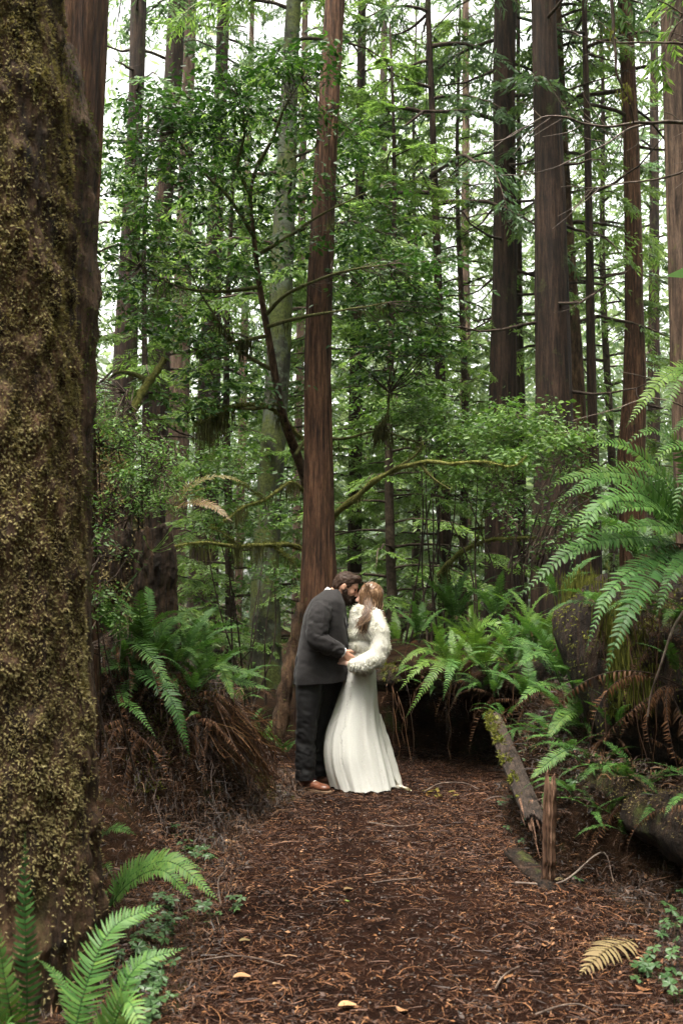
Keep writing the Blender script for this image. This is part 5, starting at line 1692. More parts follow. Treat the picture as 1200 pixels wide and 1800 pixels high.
fern('large spreading fern in the middle of the left bank', c, 7, 0.7, (20, 330), kinds=[0, 1, 3, 5], group=LB, dead=9, deadaz=(190, 330), deadL=0.8,
     heroes=[([c, (262, 1130, 6.6), (225, 1128, 6.5), (188, 1150, 6.4)], (0, -0.5, 1), 0.095, 'fern', 0.5),
             ([c, (240, 1170, 6.5), (200, 1172, 6.4), (162, 1188, 6.3)], (0, -0.5, 1), 0.09, 'fern', 0.5),
             ([c, (285, 1110, 6.7), (310, 1090, 6.7), (338, 1104, 6.7)], (0, -0.5, 1), 0.09, 'fern', 0.55),
             ([c, (290, 1130, 6.6), (320, 1105, 6.5), (348, 1100, 6.5)], (0, -0.6, 1), 0.085, 'fern', 0.6),
             ([c, (240, 1130, 6.5), (270, 1160, 6.3), (310, 1230, 6.2)], (0.2, -0.7, 0.8), 0.10, 'fern', 0.55, 44),
             ([c, (255, 1180, 6.4), (300, 1225, 6.15), (335, 1332, 6.05)], (0.3, -0.8, 0.7), 0.105, 'fern', 0.25, 46),
             ([c, (215, 1225, 6.4), (240, 1250, 6.2), (276, 1298, 6.1)], (0.2, -0.6, 1), 0.075, 'fern', 0.55),
             ([c, (190, 1090, 6.7), (195, 1070, 6.7), (205, 1065, 6.7)], (0, -0.9, 0.6), 0.09, 'fern', 0.3)])
c = (368, 1195, 7.2)
fern('fern with pale shining fronds at the top corner of the left bank', c, 6, 0.5, (0, 360), kinds=[0, 1, 3], group=LB, dead=6, deadaz=(200, 320), deadL=0.7,
     heroes=[([c, (378, 1165, 7.1), (392, 1180, 6.95), (412, 1235, 6.85)], (0.3, -0.7, 0.8), 0.085, 'fern', 0.7),
             ([c, (390, 1175, 7.2), (430, 1180, 7.2), (468, 1192, 7.2)], (0, -0.5, 1), 0.075, 'fern', 0.6),
             ([c, (390, 1190, 7.2), (430, 1200, 7.2), (478, 1212, 7.2)], (0, -0.5, 1), 0.075, 'fern', 0.6),
             ([c, (362, 1130, 7.2), (362, 1095, 7.25), (366, 1085, 7.3)], (0, -1, 0.4), 0.07, 'fern', 0.5)])
fern('half hidden fern at the foot of the rotten stump', (330, 1150, 7.4), 8, 0.5, kinds=[0, 3, 5], group=LB)
fern('dim fern between the huge trunk and the left bank', (190, 1120, 6.6), 6, 0.55, kinds=[3, 6, 0], group=LB, dead=6, deadaz=(200, 340), deadL=0.8)
fern('brown withered fern skirt hanging low on the left bank', (225, 1270, 6.35), 0, 0.3, group=LB, dead=9, deadaz=(200, 340), deadL=0.8)
fern('withered fern fronds at the right shoulder of the left bank', (345, 1265, 6.55), 1, 0.3, (250, 290), group=LB, dead=7, deadaz=(220, 350), deadL=0.6)
fern('small fern at the path bend behind the groom', gz(500, 1290, 9.9), 7, 0.42, group=LB, kinds=[0, 1, 3], xyz=True)
fern('pale fern low beside the left leg of the groom', gz(470, 1255, 10.6), 8, 0.5, group=LB, kinds=[0, 1, 3], lib=FROND_L, xyz=True)
fern('fern in the dim gap left of the groom', gz(440, 1220, 11.4), 8, 0.5, group=LB, kinds=[0, 1, 3], xyz=True)
fern('yellowing fern arching from the rotten stump into the air', (300, 905, 6.7), 2, 0.35, (-20, 60), lib=FROND_Y, group=LB,
     heroes=[([(290, 905, 6.7), (330, 885, 6.6), (370, 888, 6.5), (410, 918, 6.4)], (0, -0.7, 1), 0.075, 'fern_yellow', 0.8),
             ([(290, 905, 6.7), (340, 850, 6.8), (390, 838, 6.8), (440, 852, 6.8)], (0, -0.6, 1), 0.07, 'fern_yellow', 0.2),
             ([(290, 880, 6.6), (305, 835, 6.5), (325, 815, 6.5), (345, 822, 6.5)], (0, -0.6, 1), 0.08, 'fern_light', 0.6)])
fern('upright fern standing on the top of the rotten stump', (232, 915, 6.5), 5, 0.45, (0, 360), kinds=[3, 6, 6], group=LB)

FG = 'foreground ferns at the foot of the huge trunk'
c = (182, 1612, 4.55)
fern('foreground fern with three fronds bowing over the trail edge', c, 2, 0.3, (60, 200), kinds=[1, 2], group=FG,
     heroes=[([c, (230, 1540, 4.5), (300, 1515, 4.45), (386, 1585, 4.35)], (0.1, -0.7, 1), 0.085, 'fern', 0.65, 44),
             ([c, (225, 1555, 4.45), (285, 1530, 4.35), (342, 1585, 4.3)], (0.1, -0.7, 1), 0.085, 'fern', 0.6, 40),
             ([c, (220, 1540, 4.6), (290, 1505, 4.6), (360, 1530, 4.55)], (0.1, -0.6, 1), 0.07, 'fern', 0.55)])
c = (120, 1880, 3.35)
fern('bright fern in the bottom left corner reaching towards the trail', c, 2, 0.4, (100, 250), group=FG,
     heroes=[([c, (150, 1740, 3.4), (200, 1630, 3.5), (290, 1590, 3.6)], (-0.3, -0.9, 0.6), 0.100, 'fern', 0.45, 44),
             ([c, (190, 1800, 3.4), (240, 1700, 3.45), (328, 1665, 3.5)], (-0.2, -0.8, 0.7), 0.070, 'fern', 0.5, 40),
             ([c, (180, 1840, 3.3), (225, 1760, 3.2), (262, 1850, 3.1)], (0.2, -0.8, 0.7), 0.09, 'fern', 0.6, 36)])
c = (46, 1890, 3.25)
fern('upright ladder like fern standing against the huge trunk', c, 0, 0.4, group=FG,
     heroes=[([c, (48, 1740, 3.2), (44, 1590, 3.2), (45, 1462, 3.22)], (0, -1, 0.25), 0.058, 'fern', 0.1, 34),
             ([c, (20, 1780, 3.1), (2, 1680, 3.1), (-8, 1610, 3.1)], (0, -1, 0.3), 0.07, 'fern', 0.55, 34),
             ([c, (0, 1820, 3.05), (-30, 1740, 3.0), (-50, 1700, 3.0)], (0, -0.8, 0.6), 0.08, 'fern', 0.6, 34),
             ([c, (20, 1850, 3.0), (12, 1800, 2.9), (30, 1860, 2.85)], (0, -0.8, 0.6), 0.08, 'fern', 0.5, 30)])
c = (150, 1520, 5.2)
fern('small fern peeping out from behind the huge trunk', c, 0, 0.3, group=FG,
     heroes=[([c, (178, 1470, 5.1), (205, 1455, 5.0), (240, 1468, 4.9)], (0, -0.7, 1), 0.07, 'fern', 0.5, 30),
             ([c, (175, 1530, 5.0), (190, 1520, 4.9), (200, 1545, 4.85)], (0, -0.7, 1), 0.06, 'fern', 0.5, 26)])

# low ferns of the forest floor behind
FL = 'ferns of the forest floor behind the trail'
for k, (px, Y, dn) in enumerate([(700, 12.5, 'behind the bride, left of the upright dark fern'), (655, 13.5, 'directly behind the heads of the couple'), (835, 12.6, 'under the yellow green sloping limb'), (920, 12, 'below the brownish thicket'),
                            (960, 10.6, 'left of the great log end'), (1010, 9.8, 'behind the great log'), (400, 12.8, 'in the gap left of the lichen covered trunk'), (350, 11.5, 'behind the left bank'), (425, 14.5, 'deep in the gap behind the groom'), (560, 13.2, 'behind the foot of the slim redwood'), (770, 14.5, 'at the foot of the thin dark trunk')]):
    x = (px - 600) / FPX * Y
    fern('forest floor fern ' + dn, (x, Y, float(H(x, Y))), 9, 0.7, kinds=[0, 1, 3, 5], lib=FROND if k % 2 else FROND_L, group=FL, xyz=True)

# dead fern stalks and needles swept down the left bank
mb = MB()
n = 170
for i in range(n):
    a = P(365 + 50 * r6.random(), 1225 + 70 * r6.random(), 7.15 - 0.25 * r6.random())
    e = P(420 + 95 * r6.random(), 1315 + 90 * r6.random(), 7.0 + 0.6 * r6.random())
    e[2] = max(float(H(e[0], e[1])) + 0.03, e[2])
    m_ = (a + e) / 2 + np.array([0.03, -0.08, 0.05]) + 0.09 * r6.normal(size=3)
    q = resample(np.array([a, m_, e + 0.05 * r6.normal(size=3)]), 8)
    q[:, 2] = np.maximum(q[:, 2], H(q[:, 0], q[:, 1]) + 0.015 + 0.03 * r6.random())
    add_tube(mb, q, np.linspace(0.0032, 0.0014, 8), 3, float(np.clip(0.1 + 0.75 * r6.random() ** 1.4, 0, 1)), 0, cap=False)
def bank_pts(n):
    y = 6.1 + 2.7 * r6.random(n)
    x = np.interp(y, _yl, _xl) + 0.10 - 1.3 * r6.random(n) ** 1.3
    return np.stack([x, y, H(x, y) + 0.01], -1)
st = part('dead_stalks', mb, M['straw'], smooth=False)
tag(st, 'tangle of dead straw brown fern stalks sweeping down the left bank', 'dead stalks', kind='stuff')

mb = MB()
def droopers(mb, o, n_seg, length, width, tint, spread=0.25, out=(0, -0.3, 0)):
    """thin dead roots and stems hanging down over a bank"""
    N = len(o)
    s = np.linspace(0, 1, n_seg + 1)
    d = np.array(out) + spread * r6.normal(size=(N, 3)) * [1, 1, 0.3]
    P_ = o[:, None] + d[:, None] * (length[:, None] * s[None])[..., None] + np.array([0, 0, -1.0]) * (length[:, None] * s[None] ** 1.2)[..., None] + 0.012 * r6.normal(size=(N, n_seg + 1, 3))
    gzv = H(P_[..., 0], P_[..., 1]) + 0.012
    P_[..., 2] = np.maximum(P_[..., 2], gzv)
    w = width[:, None] * (1 - 0.5 * s[None]) * 0.5
    sx = np.stack([w, 0.3 * w, 0 * w], -1)
    V = np.stack([P_ - sx, P_ + sx], 2).reshape(N, -1, 3)
    m = 2 * (n_seg + 1)
    idx = np.array([[2 * i, 2 * i + 1, 2 * i + 3, 2 * i + 2] for i in range(n_seg)])
    mb.add(V.reshape(-1, 3), (np.arange(N)[:, None, None] * m + idx[None]).reshape(-1, 4), np.repeat(tint, m))
o = bank_pts(1500)
k = len(o)
droopers(mb, o + [0, -0.02, 0.06], 5, 0.08 + 0.35 * r6.random(k) ** 2, 0.003 + 0.004 * r6.random(k), np.clip(0.0 + 0.5 * r6.random(k) ** 2, 0, 1), 0.35)
o = bank_pts(7000)
k = len(o)
add_curved(mb, o, 3, 0.05 + 0.15 * r6.random(k) ** 2, 0.003 + 0.004 * r6.random(k), 1.3, np.clip(0.05 + 0.6 * r6.random(k) ** 1.5, 0, 1), 0.06)
o = bank_pts(9000)
keep = fbm(o * 2.2, 3, 40) > 0.18
o = o[keep]
part_m = moss_tufts(o, nrm(np.array([0.5, -0.6, 0.6]) + 0 * o), r6, 0.03, 0.35, 0.7, 2, 0.3)
mo_ = part('bank_moss', part_m, M['moss_green'], smooth=False)
tag(mo_, 'dark green moss patches on the face of the left bank', 'moss', kind='stuff')
n = 11000
y = 3.1 + 3.9 * r6.random(n)
x = -0.55 - 1.1 * r6.random(n)
o = np.stack([x, y, H(x, y) + 0.012], -1)
add_curved(mb, o, 2, 0.02 + 0.07 * r6.random(n) ** 2, 0.002 + 0.004 * r6.random(n), 0.9, np.clip(0.02 + 0.65 * r6.random(n) ** 1.8, 0, 1), 0.03)
bl = part('bank_litter', mb, M['straw'], smooth=False)
tag(bl, 'dead brown stems and roots matted over the left bank', 'leaf litter', kind='stuff')

# the same on the right bank, over the hollow
mb = MB()
n = 7000
y = 3.4 + 6.4 * r6.random(n)
x = np.interp(y, _yr, _xr) + 0.02 + 1.5 * r6.random(n) ** 1.2
o = np.stack([x, y, H(x, y) + 0.012], -1)
add_curved(mb, o, 3, 0.05 + 0.15 * r6.random(n) ** 2, 0.003 + 0.004 * r6.random(n), 1.3, np.clip(0.0 + 0.42 * r6.random(n) ** 2, 0, 1), 0.06)
az = r6.random(n) * 6.283
d = np.stack([np.cos(az), np.sin(az), 0.4 * r6.normal(size=n)], -1)
L = 0.015 + 0.035 * r6.random(n) ** 2
v, f, t = blades(o + [0, 0, 0.01], d, np.array([0, 0, 1.0]) + 0.5 * r6.normal(size=(n, 3)), L, L * 0.5, np.clip(0.5 * r6.random(n) ** 1.5, 0, 1))
mb.add(v, f, t)
n = 45
s = r6.random(n)
o = np.stack([0.40 + 1.6 * s, 9.45 - 0.80 * s + 0.1 * r6.normal(size=n) - 0.10, 0.72 + 0.1 * r6.normal(size=n)], -1)
droopers(mb, o, 6, 0.15 + 0.55 * r6.random(n) ** 1.5, 0.004 + 0.004 * r6.random(n), np.clip(0.5 * r6.random(n), 0, 1), 0.12, (0, -0.08, 0))
n = 150
s = r6.random(n)
o = np.stack([1.5 + 1.9 * s, 5.95 - 0.15 * s + 0.1 * r6.normal(size=n), 1.45 + 0.15 * r6.normal(size=n)], -1)
droopers(mb, o, 6, 0.2 + 0.9 * r6.random(n) ** 1.5, 0.004 + 0.005 * r6.random(n), np.clip(0.45 * r6.random(n), 0, 1), 0.12, (0, -0.10, 0))
n = 17000
y = 3.2 + 4.0 * r6.random(n)
x = np.interp(y, _yr, _xr) - 0.05 + 1.1 * r6.random(n)
o = np.stack([x, y, H(x, y) + 0.012], -1)
add_curved(mb, o, 2, 0.02 + 0.07 * r6.random(n) ** 2, 0.002 + 0.004 * r6.random(n), 0.9, np.clip(0.0 + 0.42 * r6.random(n) ** 2, 0, 1), 0.03)
n = 1500                                        # fallen bits lying on the low log
s = r6.random(n)
lx_, ly_, lz_ = np.interp(s, [0, 0.3, 0.6, 1], [1.42, 1.68, 1.92, 2.15]), np.interp(s, [0, 0.3, 0.6, 1], [6.1, 5.3, 4.4, 3.2]), np.interp(s, [0, 0.3, 0.6, 1], [0.42, 0.42, 0.38, 0.32])
a_ = r6.normal(size=n) * 0.6
rr_ = 0.19 + 0.02 * r6.normal(size=n)
o = np.stack([lx_ + rr_ * np.sin(a_), ly_, lz_ + rr_ * np.cos(a_)], -1)
add_curved(mb, o, 3, 0.02 + 0.08 * r6.random(n) ** 2, 0.003 + 0.006 * r6.random(n), 0.9, np.clip(0.05 + 0.6 * r6.random(n) ** 1.6, 0, 1), 0.03)
br = part('bank_litter', mb, M['straw'], smooth=False)
tag(br, 'dark dead stems and leaves matted over the right bank', 'leaf litter', kind='stuff')

# redwood sorrel
def sorrel(label, pts, r, size=0.03):
    mb = MB()
    for c in pts:
        c = np.array([c[0], c[1], float(H(c[0], c[1])) + 0.03 + 0.05 * r.random()])
        a0 = r.random() * 6.28
        tn = 0.2 + 0.6 * r.random()
        sz = size * (0.7 + 0.6 * r.random())
        tilt = 0.25 * r.normal(size=3)
        g = np.array([c[0] + 0.02 * r.normal(), c[1] + 0.02 * r.normal(), float(H(c[0], c[1]))])
        add_tube(mb, np.array([g, (g + c) / 2 + 0.004, c]), 0.0011, 3, 0.3, 0, cap=False)
        V, F = [c], []
        up = nrm((np.array([0, -0.15, 1.0]) + tilt)[None])[0]
        e1 = nrm(np.cross(up, [0.3, 1, 0])[None])[0]
        e2 = np.cross(up, e1)
        for k in range(3):
            a = a0 + k * 2.094
            def pt(rr, da, dz): return c + sz * rr * (math.cos(a + da) * e1 + math.sin(a + da) * e2) + up * sz * dz
            i = len(V)
            V += [pt(0.55, -0.75, -0.05), pt(1.0, -0.42, -0.16), pt(0.82, 0, 0.02), pt(1.0, 0.42, -0.16), pt(0.55, 0.75, -0.05)]
            F += [[0, i, i + 1, i + 2], [0, i + 2, i + 3, i + 4]]
        mb.add(np.array(V), np.array(F), tn)
    o = part('redwood_sorrel', mb, M['sorrel'], smooth=False)
    tag(o, label, 'ground cover', kind='stuff')
def spots(lst):
    out = []
    for px, py, n, rx, ry in lst:
        for _ in range(n):
            a, b = px + rx * r6.normal() * 0.6, py + ry * r6.normal() * 0.6
            bb = (900 - b) / FPX
            dz, dy = SP + bb * CP, CP - bb * SP
            tt = -(CAM_Z - 0.06) / dz
            out.append(((a - 600) / FPX * tt, dy * tt))
    return out
sorrel('green clover leaved sorrel beside the huge trunk at the left', spots([(255, 1640, 34, 40, 35), (270, 1700, 30, 30, 30), (345, 1490, 26, 35, 16), (300, 1590, 14, 40, 25), (370, 1600, 8, 20, 16), (270, 1760, 16, 30, 25), (230, 1700, 14, 25, 30), (415, 1580, 4, 10, 8)]), r6)
sorrel('dark sorrel patch by the right edge of the trail', spots([(1180, 1620, 14, 25, 25), (1170, 1680, 8, 25, 20), (1130, 1700, 7, 20, 14), (1190, 1730, 8, 20, 20)]), r6)
def bank_spots(lst):
    out = []
    for px, py, n, Y, rx in lst:
        c = P(px, py, Y)
        for _ in range(n):
            out.append((c[0] + rx * r6.normal(), c[1] + rx * 1.5 * r6.normal()))
    return out
sorrel('sorrel leaves growing on the bank above the broken plank', bank_spots([(935, 1300, 26, 6.9, 0.12), (960, 1340, 24, 6.4, 0.12), (1000, 1380, 14, 6.0, 0.15), (910, 1250, 10, 7.4, 0.1)]), r6, 0.032)
# ------------------------------------------------------------------ the couple
r7 = np.random.default_rng(77)
YC = 8.25
def W(px, py, dy=0.0):
    return P(px, py, YC + dy)

M['skin'] = plain('skin', (0.48, 0.26, 0.18), 0.5, 0.4, 30, 0.08)
M['skin_fair'] = plain('fair_skin', (0.55, 0.33, 0.25), 0.5, 0.4, 30, 0.06)
M['suit'] = plain('charcoal_suit_cloth', (0.022, 0.020, 0.0205), 0.85, 0.15, 260, 0.5, 500, 0.0008, sheen=0.05)
M['trousers'] = plain('dark_trouser_cloth', (0.009, 0.0085, 0.009), 0.6, 0.25, 260, 0.3, 500, 0.0005)
M['shirt'] = plain('white_shirt_cloth', (0.72, 0.72, 0.74), 0.7, 0.3, 60, 0.04)
M['leather'] = plain('brown_shoe_leather', (0.13, 0.048, 0.026), 0.35, 0.5, 25, 0.25)
M['sole'] = plain('shoe_sole', (0.16, 0.10, 0.06), 0.7, 0.3, 40, 0.2)
M['lace'] = plain('red_shoe_lace', (0.35, 0.03, 0.04), 0.7, 0.3)
M['lace_white'] = plain('white_shoe_lace', (0.7, 0.66, 0.6), 0.7, 0.3)
M['tie'] = plain('dark_tie_silk', (0.02, 0.022, 0.035), 0.45, 0.4)
M['button'] = plain('dark_button', (0.02, 0.018, 0.016), 0.3, 0.5)
M['eye'] = plain('dark_eye', (0.02, 0.014, 0.01), 0.2, 0.5)
M['hair_dark'] = tint_mat('dark_brown_hair', [(0.014, 0.007, 0.004), (0.042, 0.021, 0.012), (0.095, 0.05, 0.03)], rough=0.6, spec=0.2)
M['hair_light'] = tint_mat('light_brown_hair', [(0.045, 0.022, 0.011), (0.15, 0.080, 0.040), (0.34, 0.215, 0.12)], rough=0.4, spec=0.45)
M['fur'] = tint_mat('cream_fur', [(0.52, 0.50, 0.45), (0.64, 0.62, 0.58), (0.76, 0.75, 0.71)], rough=0.9, spec=0.1, trans=0.25, tcol=1.0)
M['dress'] = tint_mat('ivory_dress_cloth', [(0.66, 0.655, 0.62), (0.72, 0.715, 0.68), (0.56, 0.47, 0.35)], rough=0.75, spec=0.2, trans=0.18, tcol=1.0, nscale=120, namp=0.05)
M['applique'] = tint_mat('lace_applique', [(0.66, 0.64, 0.60), (0.8, 0.78, 0.74)], rough=0.7, spec=0.2)

def loft(rows, dy=0.0, n=64, nz=60, expo=2.4, fold=None):
    """rows: (py, px_left, px_right, half depth[, dy]) from top to bottom; returns grid verts"""
    R = []
    for q in rows:
        d = dy + (q[4] if len(q) > 4 else 0)
        a, b = W(q[1], q[0], d), W(q[2], q[0], d)
        R.append(((a[0] + b[0]) / 2, YC + d, a[2], (b[0] - a[0]) / 2, q[3]))
    R = np.array(R)
    # smooth in z
    zz = np.linspace(R[0, 2], R[-1, 2], nz)
    col = []
    pts = resample(np.concatenate([np.stack([0 * R[:, 2], 0 * R[:, 2], R[:, 2]], 1), R[:, [0, 1, 3, 4]]], 1), nz * 4)
    o = np.argsort(pts[:, 2])
    C = [np.interp(zz, pts[o, 2], pts[o, k]) for k in (3, 4, 5, 6)]
    a = np.linspace(0, 2 * np.pi, n, endpoint=False)
    ca, sa = np.cos(a), np.sin(a)
    ex = np.sign(ca) * np.abs(ca) ** (2 / expo)
    ey = np.sign(sa) * np.abs(sa) ** (2 / expo)
    V = np.stack([C[0][:, None] + C[2][:, None] * ex[None], C[1][:, None] + C[3][:, None] * ey[None], np.repeat(zz[:, None], n, 1)], -1)
    if fold is not None:
        cen = np.stack([C[0], C[1], zz], -1)[:, None]
        out = V - cen
        out[..., 2] = 0
        out = nrm(out)
        A = np.repeat(a[None], nz, 0)
        V = V + out * fold(V, A, (np.repeat(np.linspace(0, 1, nz)[:, None], n, 1)))[..., None]
    return V

def cap_ring(mb, ring, tint=0.5, slot=0):
    c = ring.mean(0)
    k = np.arange(len(ring))
    mb.add(np.concatenate([ring, [c]]), np.stack([k, (k + 1) % len(ring), np.full(len(ring), len(ring))], -1), tint, slot)

def loft_part(name, V, mat, parent, cap_top=False, cap_bottom=True, tint=0.5):
    mb = MB()
    mb.add(V.reshape(-1, 3), grid_faces(V.shape[0], V.shape[1], True)[:, ::-1], tint)
    if cap_top: cap_ring(mb, V[0], tint)
    if cap_bottom:
        ring = V[-1].copy(); cap_ring(mb, ring[::-1], tint)
    return part(name, mb, mat, parent)

def sleeve(pts, rads, n=40, nz=70, seed=0, amp=0.008, flat=1.0):
    q = resample(np.concatenate([np.array(pts), np.array(rads)[:, None]], 1), nz)
    p, r = q[:, :3], q[:, 3]
    t, a, b = frames(p)
    ang = np.linspace(0, 2 * np.pi, n, endpoint=False)
    A = np.repeat(ang[None], nz, 0)
    s = np.linspace(0, 1, nz)[:, None] + 0 * A
    v = p[:, None] + r[:, None, None] * (np.cos(A)[..., None] * a[:, None] + np.sin(A)[..., None] * b[:, None])
    out = nrm(v - p[:, None])
    wr = amp * (1 - np.abs(fbm(np.stack([np.cos(A) * 1.3, np.sin(A) * 1.3, s * 9 + 0.8 * np.cos(A + 1)], -1), 3, seed)) * 2.5)
    return v + out * wr[..., None]

def head(S, c, f, u, female=False):
    """skull, jaw, nose, brow and ears added to a body field"""
    f, u = nrm(np.array([f]))[0], nrm(np.array([u]))[0]
    y = np.cross(u, f)
    R = np.stack([f, y, u], 1)
    k = 0.94 if female else 1.0
    S.ell(c, (0.098 * k, 0.076 * k, 0.098 * k), R, 0.02)
    S.ell(c + f * 0.030 - u * 0.065 * k, (0.062 * k, 0.056 * k, 0.065 * k), R, 0.03)
    S.ell(c + f * 0.068 * k - u * 0.108 * k, (0.024, 0.028, 0.022), R, 0.02)               # chin
    S.cone(c + f * 0.094 * k - u * 0.012, c + f * 0.116 * k - u * 0.045, 0.008, 0.013, 0.008)   # nose
    S.ell(c + f * 0.106 * k - u * 0.050, (0.012, 0.017, 0.008), R, 0.008)
    S.cone(c + f * 0.088 * k + u * 0.010 - y * 0.035, c + f * 0.088 * k + u * 0.010 + y * 0.035, 0.010, 0.010, 0.012)  # brow
    S.cone(c + f * 0.092 * k - u * 0.074 - y * 0.020, c + f * 0.092 * k - u * 0.074 + y * 0.020, 0.0075, 0.0075, 0.006)  # upper lip
    S.cone(c + f * 0.089 * k - u * 0.086 - y * 0.016, c + f * 0.089 * k - u * 0.086 + y * 0.016, 0.008, 0.008, 0.006)  # lower lip
    for s in (-1, 1):
        S.ell(c + f * 0.066 * k - u * 0.042 + y * s * 0.042, (0.024, 0.020, 0.020), R, 0.02)      # cheek
        S.ell(c + f * 0.092 * k - u * 0.010 + y * s * 0.032, (0.012, 0.016, 0.010), R, 0.006, 'sub')  # socket
        S.ell(c - f * 0.008 - u * 0.025 + y * s * 0.080 * k, (0.020, 0.009, 0.031), R, 0.006)     # ear
        S.ell(c - f * 0.004 - u * 0.022 + y * s * 0.090 * k, (0.010, 0.006, 0.018), R, 0.004, 'sub')
    eyes = [c + f * 0.083 * k - u * 0.010 + y * s * 0.031 for s in (-1, 1)]
    return f, u, y, R, eyes

def hand(S, wrist, d, palm_n, curl, thumb_side, L=0.18, r0=0.024):
    """palm, four unequal fingers with two bends and a thumb leaving the side of the palm"""
    d = nrm(np.array([d]))[0]
    n = nrm(np.array([palm_n]))[0]
    n = n - d * (n @ d); n = n / np.linalg.norm(n)
    s = np.cross(d, n) * thumb_side
    for o in (-0.024, -0.008, 0.010, 0.026):
        S.cone(wrist + s * o * 0.6, wrist + d * L * 0.48 + s * o, r0 * 0.62, r0 * 0.5, 0.012)
    for i, (o, ln) in enumerate(((-0.030, 0.78), (-0.010, 0.94), (0.010, 1.0), (0.029, 0.92))):
        b = wrist + d * L * 0.48 + s * o
        seg = L * 0.52 * ln
        a = curl
        p1 = b + (d * math.cos(a * 0.5) + n * math.sin(a * 0.5)) * seg * 0.45
        p2 = p1 + (d * math.cos(a * 1.3) + n * math.sin(a * 1.3)) * seg * 0.33
        p3 = p2 + (d * math.cos(a * 1.9) + n * math.sin(a * 1.9)) * seg * 0.24
        S.cone(b, p1, 0.0092, 0.0088, 0.003)
        S.cone(p1, p2, 0.0088, 0.0080, 0.003)
        S.cone(p2, p3, 0.0080, 0.0068, 0.003)
    tb = wrist + d * L * 0.12 + s * 0.030
    t1 = tb + (d * 0.7 + s * 0.55 + n * 0.25) * L * 0.20
    t2 = t1 + (d * 0.9 + s * 0.1 + n * 0.35) * L * 0.16
    S.cone(tb, t1, 0.013, 0.011, 0.008)
    S.cone(t1, t2, 0.011, 0.0085, 0.003)

# ============ groom
gb = np.array([W(548, 1385)[0], YC, 0.0])
groom = thing('person', 'bearded person in a charcoal suit leaning forehead to forehead, facing right', 'person', gb, 'couple on the trail')
S = SDF((-0.62, 7.75, -0.02), (0.30, 8.75, 1.85), 0.0085)
hc = W(608.5, 1028)
f_, u_ = np.array([math.cos(0.42), -0.06, -math.sin(0.42)]), np.array([math.sin(0.42), 0, math.cos(0.42)])
F, U, Yv, R, eyes = head(S, hc, f_, u_)
S.cone(hc - F * 0.035 - U * 0.06, W(578, 1058), 0.058, 0.068, 0.03)
S.cone(W(573, 1080), W(570, 1125), 0.15, 0.14, 0.06)
S.cone(W(570, 1125), W(563, 1165), 0.135, 0.115, 0.06)
S.cone(W(574, 1072, -0.15), W(574, 1072, 0.15), 0.075, 0.075, 0.05)
for (sh, el, wr) in (((566, 1080, -0.19), (557, 1124, -0.275), (601, 1146, -0.235)), ((576, 1076, 0.20), (580, 1128, 0.25), (612, 1150, 0.06))):
    S.cone(W(*sh), W(*el), 0.046, 0.040, 0.02)
    S.cone(W(*el), W(*wr), 0.042, 0.028, 0.02)
hand(S, W(601.5, 1146.5, -0.235), (0.75, 0.18, -0.62), (0.25, 0.85, -0.1), 0.85, 1)
hand(S, W(612, 1150, 0.05), (0.4, -0.75, -0.45), (0.3, -0.6, -0.6), 0.8, -1)
for (hp, kn, an, toe) in (((545, 1195, -0.09), (537, 1280, -0.10), (537, 1366, -0.09), None), ((566, 1195, 0.10), (556, 1285, 0.13), (557, 1357, 0.14), None)):
    S.cone(W(*hp), W(*kn), 0.078, 0.054, 0.02)
    S.cone(W(*kn), W(*an), 0.058, 0.042, 0.03)
HEEL_R, TOE_R = np.array([-0.315, 8.17, 0.04]), np.array([-0.135, 8.02, 0.035])
HEEL_L, TOE_L = np.array([-0.270, 8.42, 0.04]), np.array([-0.085, 8.36, 0.035])
for h, tt, an in ((HEEL_R, TOE_R, (537, 1366, -0.09)), (HEEL_L, TOE_L, (557, 1357, 0.14))):
    S.cone(W(*an), h + [0.02, 0, 0.02], 0.042, 0.035, 0.02)
    S.cone(h + [0, 0, 0.01], tt, 0.034, 0.026, 0.02)
v, f = S.mesh()
mb = MB(); mb.add(v, f, 0.5)
body = part('body', mb, M['skin'], groom)
for e in eyes:
    mb = MB()
    E = SDF(e - 0.02, e + 0.02, 0.003); E.ell(e, (0.0115,) * 3, None, 0.002)
    v, f = E.mesh(); mb.add(v, f, 0.5); part('eye', mb, M['eye'], groom)

def hair_shell(c, F, U, Yv, R, prims, cuts, h=0.005, amp=0.006, seed=1):
    E = SDF(c - 0.22, c + 0.22, h)
    for (o, rr) in prims:
        E.ell(c + F * o[0] + Yv * o[1] + U * o[2], rr, R, 0.015)
    for (o, rr) in cuts:
        E.ell(c + F * o[0] + Yv * o[1] + U * o[2], rr, R, 0.008, 'sub')
    v, f = E.mesh()
    n = nrm(v - c)
    return v + n * (amp * fbm(v * 60, 3, seed))[:, None], f

def hair_tufts(v, c, n, r, L, W_, flow, tint=0.4, jitter=0.35):
    k = r.integers(0, len(v), n)
    nn = nrm(v[k] - c)
    d = nn * 0.45 + np.asarray(flow) + jitter * r.normal(size=(n, 3))
    return blades(v[k] - nn * 0.004, d, nn + 0.5 * r.normal(size=(n, 3)), L * (0.5 + r.random(n)), W_ * (0.6 + 0.8 * r.random(n)), np.clip(tint + 0.22 * r.normal(size=n), 0, 1), 'diamond')
